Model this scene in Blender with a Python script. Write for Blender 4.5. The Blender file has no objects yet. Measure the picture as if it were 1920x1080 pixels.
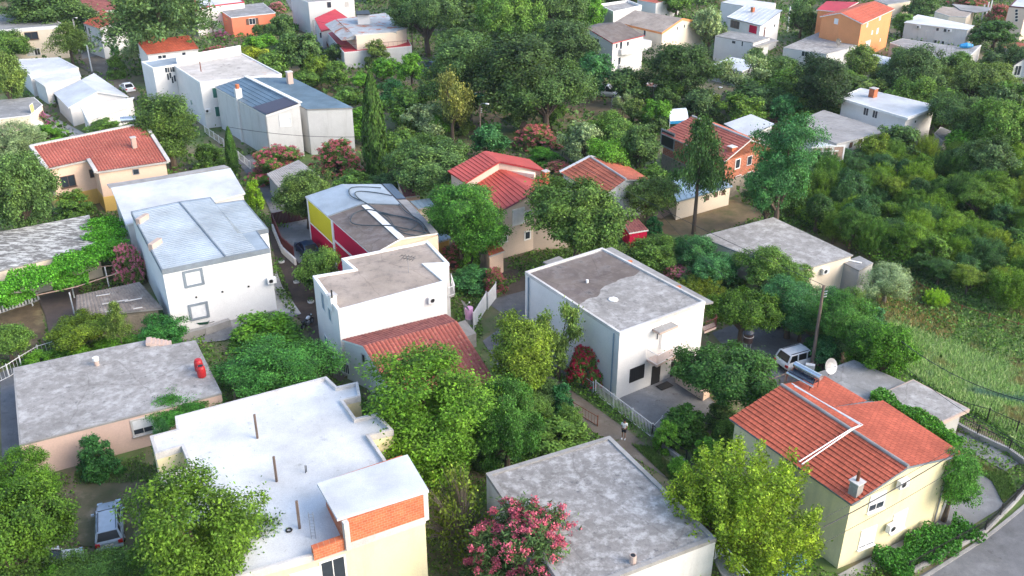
import bpy, math, random
import numpy as np
from mathutils import Vector, Matrix
R = math.radians
random.seed(7); RNG = np.random.default_rng(7)
scene = bpy.context.scene
COL = scene.collection
# ------------------------------------------------------------------ camera
CAMH, PITCH, FOC = 43.0, R(26.9), 1750.0
cam_d = bpy.data.cameras.new('camera'); cam = bpy.data.objects.new('camera', cam_d); COL.objects.link(cam)
cam.location = (0, 0, CAMH); cam.rotation_euler = (math.pi/2-PITCH, 0, 0)
cam_d.sensor_width = 36; cam_d.lens = FOC/1920*36; cam_d.clip_end = 3000; cam_d.clip_start = .5
scene.camera = cam
CT, ST = math.cos(PITCH), math.sin(PITCH)
def RAY(x, y):
    u = x-960; v = y-540
    return Vector((u, FOC*CT-v*ST, -FOC*ST-v*CT))
def P(x, y, z=0.0):          # a point of the place: where the sight line through a photo pixel meets height z
    d = RAY(x, y); t = (z-CAMH)/d.z
    return Vector((d.x*t, d.y*t, z))
def PXM(p):                  # pixels per metre there
    return FOC/(p.y*CT+(CAMH-p.z)*ST)
def V(p): return p if isinstance(p, Vector) else P(*p)
def onplane(px, py, a, b, c):                # where that sight line meets the plane a b c
    n = (b-a).cross(c-a).normalized(); d = RAY(px, py); O = Vector((0, 0, CAMH)); return O+d*((a-O).dot(n)/d.dot(n))
# ------------------------------------------------------------------ object helpers
def lk(o): COL.objects.link(o); return o
def tag(o, label=None, cat=None, group=None, kind=None):
    if label: o['label'] = label
    if cat: o['category'] = cat
    if group: o['group'] = group
    if kind: o['kind'] = kind
    return o
def thing(name, label, cat, loc=(0, 0, 0), rz=0, group=None):
    o = lk(bpy.data.objects.new(name, None)); o.location = loc; o.rotation_euler = (0, 0, rz)
    o.empty_display_size = .2
    return tag(o, label, cat, group)
def origin(o):
    v = Vector((0, 0, 0))
    while o is not None: v = v+o.location; o = o.parent
    return v
class MB:
    def __init__(s): s.v = []; s.f = []
    def face(s, pts):
        n = len(s.v); s.v += [tuple(p) for p in pts]; s.f.append(tuple(range(n, n+len(pts)))); return s
    def box(s, c, sz, rz=0, M=None):
        c = Vector(c); hx, hy, hz = sz[0]/2, sz[1]/2, sz[2]/2; n = len(s.v); ca, sa = math.cos(rz), math.sin(rz)
        for dz in (-hz, hz):
            for dx, dy in ((-hx, -hy), (hx, -hy), (hx, hy), (-hx, hy)):
                p = Vector((dx*ca-dy*sa, dx*sa+dy*ca, dz))+c
                s.v.append(tuple(M @ p if M else p))
        s.f += [tuple(n+i for i in q) for q in ((3, 2, 1, 0), (4, 5, 6, 7), (0, 1, 5, 4), (1, 2, 6, 5), (2, 3, 7, 6), (3, 0, 4, 7))]
        return s
    def bar(s, a, b, w=.04, h=None):          # square bar from a to b
        a, b = Vector(a), Vector(b); h = h or w; d = b-a
        if d.length < 1e-5: return s
        d.normalize(); up = Vector((0, 0, 1)) if abs(d.z) < .95 else Vector((1, 0, 0))
        x = d.cross(up).normalized(); y = x.cross(d); n = len(s.v)
        for p in (a, b):
            for i, j in ((-1, -1), (1, -1), (1, 1), (-1, 1)): s.v.append(tuple(p+x*(i*w/2)+y*(j*h/2)))
        s.f += [tuple(n+i for i in q) for q in ((0, 1, 2, 3), (7, 6, 5, 4), (4, 5, 1, 0), (5, 6, 2, 1), (6, 7, 3, 2), (7, 4, 0, 3))]
        return s
    def tube(s, pts, r, seg=8, cap=True):     # r: number or list
        pts = [Vector(p) for p in pts]; n0 = len(s.v)
        for i, p in enumerate(pts):
            d = (pts[min(i+1, len(pts)-1)]-pts[max(i-1, 0)]).normalized()
            up = Vector((0, 0, 1)) if abs(d.z) < .9 else Vector((1, 0, 0))
            x = d.cross(up).normalized(); y = x.cross(d); rr = r[i] if isinstance(r, (list, tuple)) else r
            for k in range(seg):
                a = 2*math.pi*k/seg; s.v.append(tuple(p+x*(rr*math.cos(a))+y*(rr*math.sin(a))))
        for i in range(len(pts)-1):
            for k in range(seg):
                a = n0+i*seg+k; b = n0+i*seg+(k+1) % seg
                s.f.append((a, b, b+seg, a+seg))
        if cap:
            s.f.append(tuple(n0+k for k in range(seg))[::-1]); m = n0+(len(pts)-1)*seg
            s.f.append(tuple(m+k for k in range(seg)))
        return s
    def prism(s, ring, z0, z1=None):          # ring of xy(z) points; top = z1 or each point's own z
        n = len(s.v); k = len(ring)
        for p in ring: s.v.append((p[0], p[1], z0))
        for p in ring: s.v.append((p[0], p[1], p[2] if z1 is None else z1))
        s.f.append(tuple(n+i for i in range(k))[::-1]); s.f.append(tuple(n+k+i for i in range(k)))
        for i in range(k): j = (i+1) % k; s.f.append((n+i, n+j, n+k+j, n+k+i))
        return s
    def build(s, name, m, parent=None, bevel=0, smooth=False):
        me = bpy.data.meshes.new(name); o = origin(parent) if parent else Vector((0, 0, 0))
        me.from_pydata([(p[0]-o.x, p[1]-o.y, p[2]-o.z) for p in s.v], [], s.f)
        me.materials.append(m); me.validate(); me.update()
        if smooth:
            for p in me.polygons: p.use_smooth = True
        ob = lk(bpy.data.objects.new(name, me))
        if parent: ob.parent = parent
        if bevel:
            b = ob.modifiers.new('bevel', 'BEVEL'); b.width = bevel; b.segments = 2; b.limit_method = 'ANGLE'
        return ob
def ccw(ps):
    a = sum(ps[i].x*ps[(i+1) % len(ps)].y-ps[(i+1) % len(ps)].x*ps[i].y for i in range(len(ps)))
    return ps if a > 0 else ps[::-1]
def inset(ring, d):                           # CCW ring, inward for positive d
    out = []; n = len(ring)
    for i in range(n):
        p0, p1, p2 = ring[i-1], ring[i], ring[(i+1) % n]
        e1 = (p1-p0); e1.z = 0; e1.normalize(); e2 = (p2-p1); e2.z = 0; e2.normalize()
        n1 = Vector((-e1.y, e1.x, 0)); n2 = Vector((-e2.y, e2.x, 0)); b = n1+n2
        k = b.length_squared/2
        q = p1+b*(d/k) if k > .15 else p1+n1*d
        out.append(Vector((q.x, q.y, p1.z)))
    return out
# ------------------------------------------------------------------ materials
def nt(name):
    m = bpy.data.materials.new(name); m.use_nodes = True; t = m.node_tree; t.nodes.clear()
    out = t.nodes.new('ShaderNodeOutputMaterial'); return m, t, out
def N(t, typ, **kw):
    n = t.nodes.new(typ)
    for k, v in kw.items():
        if k.startswith('i_'): n.inputs[k[2:].replace('_', ' ')].default_value = v
        else: setattr(n, k, v)
    return n
def rgba(c): return (c[0], c[1], c[2], 1)
def ramp(t, src, a, b, c0=(0, 0, 0, 1), c1=(1, 1, 1, 1)):
    r = N(t, 'ShaderNodeValToRGB'); r.color_ramp.elements[0].position = a; r.color_ramp.elements[1].position = b
    r.color_ramp.elements[0].color = c0; r.color_ramp.elements[1].color = c1
    t.links.new(src, r.inputs[0]); return r.outputs[0]
def mixc(t, fac, a, b, mode='MIX'):
    m = N(t, 'ShaderNodeMix', data_type='RGBA', blend_type=mode)
    for s, v in ((m.inputs[0], fac), (m.inputs[6], a), (m.inputs[7], b)):
        if hasattr(v, 'is_output'): t.links.new(v, s)
        else: s.default_value = v if isinstance(v, (int, float)) else rgba(v)
    return m.outputs[2]
def noise(t, vec, scale, detail=5, rough=.6, dist=0):
    n = N(t, 'ShaderNodeTexNoise'); n.inputs['Scale'].default_value = scale; n.inputs['Detail'].default_value = detail
    n.inputs['Roughness'].default_value = rough; n.inputs['Distortion'].default_value = dist
    t.links.new(vec, n.inputs['Vector']); return n.outputs['Fac']
def surf(name, c1, c2=None, scale=1.2, c3=None, thr3=(.5, .62), scale3=.35, thr=(.35, .7), rough=.85, bump=.15,
         stretch=(1, 1, 1), metallic=0, detail=7, c4=None, thr4=(.6, .66), scale4=2.5, dist=0.0, spec=.3, rz=0, crack=0):
    m, t, out = nt(name)
    tc = N(t, 'ShaderNodeTexCoord'); mp = N(t, 'ShaderNodeMapping'); mp.inputs['Scale'].default_value = stretch
    mp.inputs['Rotation'].default_value = (0, 0, rz)
    t.links.new(tc.outputs['Object'], mp.inputs['Vector']); vec = mp.outputs[0]
    b = N(t, 'ShaderNodeBsdfPrincipled'); b.inputs['Roughness'].default_value = rough; b.inputs['Metallic'].default_value = metallic
    b.inputs['Specular IOR Level'].default_value = spec
    n1 = noise(t, vec, scale, detail, .65, dist)
    col = mixc(t, ramp(t, n1, *thr), c1, c2 or tuple(x*.86 for x in c1))
    if c3: col = mixc(t, ramp(t, noise(t, vec, scale3, 8, .68, dist), *thr3), col, c3)
    if c4: col = mixc(t, ramp(t, noise(t, vec, scale4, 6, .7), *thr4), col, c4)
    col = mixc(t, 1.0, col, ramp(t, noise(t, tc.outputs['Object'], .22, 5, .62), .32, .68, (.76, .75, .73, 1), (1.14, 1.14, 1.14, 1)), 'MULTIPLY')
    if crack:
        nv = N(t, 'ShaderNodeTexNoise'); nv.inputs['Scale'].default_value = .9; t.links.new(tc.outputs['Object'], nv.inputs['Vector'])
        vv = mixc(t, .35, tc.outputs['Object'], nv.outputs['Color']); vo = N(t, 'ShaderNodeTexVoronoi', feature='DISTANCE_TO_EDGE'); vo.inputs['Scale'].default_value = crack; t.links.new(vv, vo.inputs['Vector'])
        col = mixc(t, 1.0, col, ramp(t, vo.outputs['Distance'], .002, .010, (.80, .79, .78, 1), (1, 1, 1, 1)), 'MULTIPLY')
    fine = noise(t, vec, 14, 3, .6)
    col = mixc(t, .35, col, ramp(t, fine, .3, .75, (.55, .55, .55, 1), (1.25, 1.25, 1.25, 1)), 'MULTIPLY')
    t.links.new(col, b.inputs['Base Color'])
    if bump:
        bp = N(t, 'ShaderNodeBump'); bp.inputs['Strength'].default_value = bump; bp.inputs['Distance'].default_value = .05
        t.links.new(n1, bp.inputs['Height']); t.links.new(bp.outputs[0], b.inputs['Normal'])
    t.links.new(b.outputs[0], out.inputs[0]); return m
def tiled(m, sx=.34, sy=.42, rz=0, lo=.88, hi=1.10):
    # each tile of a course a slightly different shade
    t = m.node_tree; b = [n for n in t.nodes if n.type == 'BSDF_PRINCIPLED'][0]; l = b.inputs['Base Color'].links[0]; src = l.from_socket
    tc = N(t, 'ShaderNodeTexCoord'); mp = N(t, 'ShaderNodeMapping'); mp.inputs['Rotation'].default_value = (0, 0, rz); t.links.new(tc.outputs['Object'], mp.inputs[0])
    br = N(t, 'ShaderNodeTexBrick'); br.inputs['Scale'].default_value = 1; br.inputs['Brick Width'].default_value = sx; br.inputs['Row Height'].default_value = sy; br.inputs['Mortar Size'].default_value = .018
    br.inputs['Color1'].default_value = (lo, lo, lo, 1); br.inputs['Color2'].default_value = (hi, hi, hi, 1); br.inputs['Mortar'].default_value = (.55, .5, .5, 1); t.links.new(mp.outputs[0], br.inputs[0])
    t.links.new(mixc(t, 1.0, src, br.outputs[0], 'MULTIPLY'), b.inputs['Base Color']); return m
def plain(name, c, rough=.5, metallic=0, emit=None):
    m, t, out = nt(name); b = N(t, 'ShaderNodeBsdfPrincipled')
    b.inputs['Roughness'].default_value = rough; b.inputs['Metallic'].default_value = metallic
    tc = N(t, 'ShaderNodeTexCoord'); n = noise(t, tc.outputs['Object'], 3, 4)
    t.links.new(mixc(t, ramp(t, n, .3, .7), c, tuple(x*.82 for x in c)), b.inputs['Base Color'])
    t.links.new(b.outputs[0], out.inputs[0]); return m
def plaster(name, c, dirt=(.35, .33, .3), amount=.62, streak=True):
    # wall paint: soft patches and vertical rain streaks
    m, t, out = nt(name); b = N(t, 'ShaderNodeBsdfPrincipled'); b.inputs['Roughness'].default_value = .9
    b.inputs['Specular IOR Level'].default_value = .2
    tc = N(t, 'ShaderNodeTexCoord')
    n1 = noise(t, tc.outputs['Object'], .6, 7, .62)
    col = mixc(t, ramp(t, n1, .35, .75), c, tuple(x*.9 for x in c))
    if streak:
        mp = N(t, 'ShaderNodeMapping'); mp.inputs['Scale'].default_value = (1.0, 1.0, .13)
        t.links.new(tc.outputs['Object'], mp.inputs[0])
        s = ramp(t, noise(t, mp.outputs[0], 1.0, 6, .7), amount, amount+.22)
        k = N(t, 'ShaderNodeMath', operation='MULTIPLY'); k.inputs[1].default_value = .38; t.links.new(s, k.inputs[0])
        col = mixc(t, k.outputs[0], col, dirt)
    n2 = noise(t, tc.outputs['Object'], 9, 4, .6)
    col = mixc(t, .18, col, ramp(t, n2, .3, .7, (.6, .6, .6, 1), (1.2, 1.2, 1.2, 1)), 'MULTIPLY')
    t.links.new(col, b.inputs['Base Color'])
    bp = N(t, 'ShaderNodeBump'); bp.inputs['Strength'].default_value = .12; bp.inputs['Distance'].default_value = .02
    t.links.new(n2, bp.inputs['Height']); t.links.new(bp.outputs[0], b.inputs['Normal'])
    t.links.new(b.outputs[0], out.inputs[0]); return m
def brick(name, c1, c2, mortar, sx=1, rot=0):
    m, t, out = nt(name); b = N(t, 'ShaderNodeBsdfPrincipled'); b.inputs['Roughness'].default_value = .9
    tc = N(t, 'ShaderNodeTexCoord'); sp = N(t, 'ShaderNodeSeparateXYZ'); t.links.new(tc.outputs['Object'], sp.inputs[0])
    a = N(t, 'ShaderNodeMath', operation='MULTIPLY'); a.inputs[1].default_value = math.cos(rot); t.links.new(sp.outputs[0], a.inputs[0])
    a2 = N(t, 'ShaderNodeMath', operation='MULTIPLY_ADD'); a2.inputs[1].default_value = math.sin(rot); t.links.new(sp.outputs[1], a2.inputs[0]); t.links.new(a.outputs[0], a2.inputs[2])
    cb = N(t, 'ShaderNodeCombineXYZ'); t.links.new(a2.outputs[0], cb.inputs[0]); t.links.new(sp.outputs[2], cb.inputs[1])
    br = N(t, 'ShaderNodeTexBrick'); br.inputs['Scale'].default_value = 1; br.inputs['Brick Width'].default_value = .4*sx
    br.inputs['Row Height'].default_value = .22*sx; br.inputs['Mortar Size'].default_value = .014
    br.inputs['Color1'].default_value = rgba(c1); br.inputs['Color2'].default_value = rgba(c2); br.inputs['Mortar'].default_value = rgba(mortar)
    t.links.new(cb.outputs[0], br.inputs[0])
    col = mixc(t, .5, br.outputs[0], ramp(t, noise(t, tc.outputs['Object'], 1.5, 6, .7), .3, .72, (.5, .5, .5, 1), (1.25, 1.25, 1.25, 1)), 'MULTIPLY')
    t.links.new(col, b.inputs['Base Color']); t.links.new(b.outputs[0], out.inputs[0]); return m
def leafmat(name, sat=1.0, trans=.25, lo=.38, hi=1.65, yellow=.3):
    m, t, out = nt(name)
    oi = N(t, 'ShaderNodeObjectInfo'); ge = N(t, 'ShaderNodeNewGeometry'); tc = N(t, 'ShaderNodeTexCoord')
    col = mixc(t, 1.0, oi.outputs['Color'], ramp(t, ge.outputs['Random Per Island'], 0, 1, (lo*1.18, lo*1.3, lo*1.0, 1), (hi*1.18, hi*1.3, hi*1.0, 1)), 'MULTIPLY')
    col = mixc(t, 1.0, col, ramp(t, noise(t, tc.outputs['Object'], 8.5, 3, .6), .34, .66, (.52, .56, .58, 1), (1.42, 1.38, 1.3, 1)), 'MULTIPLY')
    n = noise(t, tc.outputs['Object'], 3.2, 4, .6)
    yel = N(t, 'ShaderNodeMath', operation='MULTIPLY'); yel.inputs[1].default_value = yellow; t.links.new(ramp(t, n, .45, .72), yel.inputs[0])
    col = mixc(t, yel.outputs[0], col, mixc(t, 1.0, col, (2.3, 1.75, .7), 'MULTIPLY'))
    d = N(t, 'ShaderNodeBsdfPrincipled'); d.inputs['Roughness'].default_value = .62; d.inputs['Specular IOR Level'].default_value = .25
    t.links.new(col, d.inputs['Base Color'])
    tr = N(t, 'ShaderNodeBsdfTranslucent'); t.links.new(mixc(t, 1.0, col, (1.25, 1.3, .6), 'MULTIPLY'), tr.inputs[0])
    mx = N(t, 'ShaderNodeMixShader'); mx.inputs[0].default_value = trans
    t.links.new(d.outputs[0], mx.inputs[1]); t.links.new(tr.outputs[0], mx.inputs[2]); t.links.new(mx.outputs[0], out.inputs[0]); return m
W = {}
W['white'] = plaster('white_plaster', (.72, .70, .68), amount=.64)
W['cleanwhite'] = plaster('clean_white_plaster', (.74, .735, .73), amount=.8)
W['oldwhite'] = plaster('old_white_plaster', (.64, .63, .61), amount=.52)
W['cream'] = plaster('cream_plaster', (.80, .68, .54), amount=.66)
W['peach'] = plaster('peach_plaster', (.78, .56, .42), amount=.66)
W['pink'] = plaster('pinkish_plaster', (.70, .50, .42), amount=.62)
W['yellow'] = plaster('pale_yellow_plaster', (.76, .67, .42), dirt=(.33, .34, .26), amount=.5)
W['ochre'] = plaster('ochre_plaster', (.70, .46, .14), amount=.6)
W['orange'] = plaster('orange_plaster', (.72, .30, .13), amount=.7)
W['coral'] = plaster('coral_plaster', (.78, .23, .13), amount=.75)
W['acid'] = plaster('acid_yellow_plaster', (.62, .54, .03), amount=.8)
W['magenta'] = plaster('magenta_red_plaster', (.50, .008, .05), dirt=(.3, .01, .03), amount=.8)
W['beige'] = plaster('beige_plaster', (.62, .50, .41), amount=.6)
W['grey'] = plaster('grey_render', (.42, .41, .40), amount=.5)
W['stone'] = surf('rough_stone_wall', (.34, .29, .23), (.22, .19, .15), 3, bump=.8)
W['brick'] = brick('hollow_brick', (.48, .14, .06), (.32, .085, .04), (.42, .30, .24))
W['brick1'] = brick('hollow_brick_wall', (.60, .17, .07), (.48, .12, .05), (.50, .27, .17), .8, R(20))
W['darkmetal'] = surf('dark_sheet_metal', (.10, .12, .13), (.07, .08, .09), 2, stretch=(6, 6, .2), rough=.6)
RF = {}
RF['conc_light'] = surf('weathered_concrete_roof', (.36, .34, .325), (.25, .238, .226), 2.6, (.50, .485, .47), (.46, .68), 1.2, bump=.35, c4=(.13, .13, .13), thr4=(.58, .72), scale4=2.2, thr=(.3, .72), detail=10, crack=.26)
RF['conc_patch'] = surf('patchy_concrete_roof', (.31, .295, .285), (.22, .21, .20), 2.4, (.48, .47, .46), (.47, .62), 1.3, bump=.4, c4=(.12, .12, .13), thr4=(.58, .7), scale4=1.5, detail=10, crack=.26)
RF['conc_brown'] = surf('brown_stained_concrete_roof', (.20, .165, .145), (.13, .105, .10), .5, (.30, .27, .25), (.5, .7), .9, bump=.3, c4=(.09, .08, .08), thr4=(.55, .7), scale4=.9, crack=.26)
RF['conc_tan'] = surf('tan_concrete_roof', (.42, .35, .29), (.35, .29, .25), .8, (.27, .23, .20), (.52, .72), .8, bump=.2, c4=(.20, .175, .155), thr4=(.60, .72), scale4=1.6, crack=.26)
RF['conc_grey'] = surf('grey_concrete_roof', (.30, .30, .30), (.23, .23, .23), 1.0, (.40, .40, .40), (.5, .7), .8, bump=.25, c4=(.17, .17, .17), thr4=(.58, .7), scale4=1.8, crack=.26)
RF['lichen'] = surf('lichen_mottled_roof', (.16, .15, .14), (.25, .24, .22), 1.5, (.60, .59, .55), (.48, .55), 1.9, bump=.4, stretch=(.55, 1.7, 1), rz=R(-15), detail=10)
RF['whitepaint'] = surf('white_coated_roof', (.67, .68, .69), (.62, .635, .65), 1.6, (.46, .47, .48), (.6, .72), 1.1, bump=.1, rough=.6, c4=(.42, .42, .41), thr4=(.635, .70), scale4=2.2)
RF['whitemetal'] = surf('white_sheet_roof', (.60, .62, .65), (.54, .57, .61), .8, bump=.05, rough=.5)
RF['rusty'] = surf('rust_stained_white_roof', (.60, .56, .52), (.48, .44, .40), .7, (.55, .22, .08), (.6, .72), .25, bump=.2, c4=(.28, .26, .25), thr4=(.58, .68), scale4=1.2)
RF['greymetal'] = surf('pale_blue_grey_sheet_roof', (.40, .46, .52), (.34, .40, .46), .7, bump=.03, rough=.5, metallic=.15)
RF['bluemetal'] = surf('steel_blue_sheet_roof', (.17, .25, .32), (.13, .20, .26), .6, bump=.03, rough=.5, metallic=.2)
RF['lightmetal'] = surf('light_blue_sheet_roof', (.36, .48, .58), (.30, .42, .52), .6, bump=.03, rough=.45, metallic=.2)
RF['redtile'] = surf('red_roof_tile', (.56, .135, .075), (.48, .11, .06), 1.6, (.38, .08, .05), (.6, .8), .5, bump=.1, rough=.75)
RF['orangetile'] = surf('orange_roof_tile', (.60, .18, .10), (.52, .14, .08), 1.6, bump=.1, rough=.75)
RF['oldtile'] = surf('mottled_old_roof_tile', (.48, .145, .10), (.35, .09, .07), 3.5, (.60, .28, .19), (.56, .7), 2.6, bump=.2, rough=.8, c4=(.16, .06, .06), thr4=(.62, .72), scale4=1.6)
RF['darktile'] = surf('dark_weathered_roof_tile', (.22, .06, .055), (.34, .14, .12), 5, (.16, .05, .05), (.5, .62), 1.2, bump=.2, rough=.85)
RF['brightred'] = surf('glossy_red_sheet_tile', (.54, .085, .06), (.47, .07, .05), .8, bump=.03, rough=.5)
RF['crimson'] = surf('crimson_sheet_roof', (.55, .05, .07), (.46, .04, .06), .8, bump=.05, rough=.6)
RF['asbestos'] = surf('grey_corrugated_sheet', (.36, .35, .34), (.28, .27, .27), 1.4, (.22, .21, .21), (.55, .7), .5, bump=.2, stretch=(1, 2, 1))
RF['oldasb'] = surf('dirty_corrugated_sheet', (.27, .23, .20), (.17, .145, .13), 2.2, (.38, .35, .32), (.55, .7), .8, bump=.3, c4=(.07, .06, .055), thr4=(.6, .68), scale4=3)
RF['rustsheet'] = surf('rusting_metal_sheets', (.48, .50, .52), (.36, .38, .40), 1.2, (.42, .16, .09), (.52, .6), .35, bump=.1, rough=.6)
tiled(RF['redtile'], rz=R(53)); tiled(RF['orangetile'], rz=R(53))
TRIM = surf('light_concrete_trim', (.62, .60, .58), (.48, .46, .45), 1.5, bump=.2)
TRIMW = plain('white_trim', (.80, .79, .77), .7)
TRIMG = surf('blue_grey_fascia', (.22, .26, .30), (.18, .21, .25), 1.2, bump=.05, rough=.6)
CONC = surf('raw_concrete', (.36, .35, .34), (.27, .26, .25), 1.3, bump=.3)
CONCT = surf('tan_plaster_edge', (.55, .42, .36), (.46, .36, .31), 1.3, bump=.2)
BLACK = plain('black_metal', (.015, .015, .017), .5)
DARKRED = plain('dark_red_metal', (.10, .018, .018), .6)
WHITEM = plain('white_painted_metal', (.78, .78, .78), .5)
GREYM = plain('grey_metal', (.32, .33, .35), .45, .4)
STEEL = plain('shiny_steel', (.62, .66, .70), .25, .8)
RUST = surf('rusty_metal', (.25, .09, .05), (.14, .05, .03), 4, bump=.2)
TAN = surf('tan_railing_paint', (.45, .33, .27), (.32, .2, .15), 4, bump=.1)
WOOD = surf('weathered_pole_wood', (.22, .16, .13), (.12, .09, .075), 3, stretch=(4, 4, .4), bump=.4)
BARK = surf('tree_bark', (.14, .105, .08), (.08, .06, .045), 5, stretch=(2, 2, .6), bump=.6)
PALEB = surf('pale_bark', (.26, .22, .18), (.16, .13, .10), 5, stretch=(2, 2, .6), bump=.6)
GLASS = plain('window_glass', (.035, .045, .06), .12)
BLUEGL = plain('car_glass', (.006, .008, .010), .35)
SHUT = plain('brown_shutter', (.13, .07, .05), .7)
GSHUT = plain('green_shutter', (.03, .15, .12), .6)
WSHUT = plain('white_roller_blind', (.72, .73, .75), .6)
RUBBER = plain('tyre_rubber', (.02, .02, .02), .8)
REDP = plain('red_plastic', (.48, .02, .025), .45)
TERRA = surf('terracotta_brick', (.60, .20, .09), (.42, .13, .07), 3, bump=.2)
PIPEG = plain('grey_blue_pipe', (.18, .26, .33), .5)
HOSE = plain('black_hose', (.03, .045, .055), .5)
# ------------------------------------------------------------------ roof surfaces
def patch(mb, e0, e1, r1, r0, kind='plain', sp=None):
    """one roof plane, eave e0-e1, ridge r0-r1; courses run along the eave"""
    e0, e1, r1, r0 = map(Vector, (e0, e1, r1, r0))
    nrm = (e1-e0).cross(r0-e0)
    if nrm.z < 0: e0, e1, r0, r1 = e1, e0, r1, r0; nrm = -nrm
    nrm.normalize()
    Lu = ((e1-e0).length+(r1-r0).length)/2; Lv = ((r0-e0).length+(r1-e1).length)/2
    us = [(0, 0), (1, 0)]; rows = [(0, 0), (1, 0)]
    if kind == 'steps': sp = sp or .36; k = max(2, round(Lv/sp)); rows = []; [rows.extend([(i/k, .06), ((i+1)/k-1e-4, 0)]) for i in range(k)]
    elif kind == 'barrel':
        sp = sp or .34; k = max(2, round(Lu/sp)); us = [((i+j/6)/k, .085*abs(math.sin(math.pi*(j/6)))) for i in range(k) for j in range(6)]+[(1, 0)]
        k = max(2, round(Lv/.6)); rows = []; [rows.extend([(i/k, .025), ((i+1)/k-1e-4, 0)]) for i in range(k)]
    elif kind == 'wave': sp = sp or .3; k = max(2, round(Lu/sp)); us = [((i+j/4)/k, .035*math.sin(math.pi*(j/4))) for i in range(k) for j in range(4)]+[(1, 0)]
    elif kind == 'seam':
        sp = sp or .55; k = max(2, round(Lu/sp)); w = .05/Lu; us = []
        for i in range(k): c = i/k; us += [(c, 0), (c+w*.3, .05), (c+w*.9, .05), (c+w*1.2, 0)]
        us += [(1, 0)]
    elif kind == 'hseam':
        sp = sp or .4; k = max(2, round(Lv/sp)); w = .05/Lv; rows = []
        for i in range(k): c = i/k; rows += [(c, 0), (c+w*.3, .05), (c+w*.9, .05), (c+w*1.2, 0)]
        rows += [(1, 0)]
    n0 = len(mb.v); nu = len(us)
    for v, hv in rows:
        for u, hu in us:
            p = (e0*(1-u)+e1*u)*(1-v)+(r0*(1-u)+r1*u)*v+nrm*(hu+hv+.01)
            mb.v.append(tuple(p))
    for j in range(len(rows)-1):
        for i in range(nu-1):
            a = n0+j*nu+i; mb.f.append((a, a+1, a+nu+1, a+nu))
    return nrm
def slab(mb, pts, th=.15, off=0.0):           # thick plate under a roof plane
    n = (pts[1]-pts[0]).cross(pts[2]-pts[0])
    if n.z < 0: pts = pts[::-1]; n = -n
    n.normalize(); k = len(pts); b = len(mb.v)
    for p in pts: mb.v.append(tuple(p-n*(th+off)))
    for p in pts: mb.v.append(tuple(p-n*off))
    mb.f.append(tuple(b+i for i in range(k))[::-1]); mb.f.append(tuple(b+k+i for i in range(k)))
    for i in range(k): j = (i+1) % k; mb.f.append((b+i, b+j, b+k+j, b+k+i))
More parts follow.
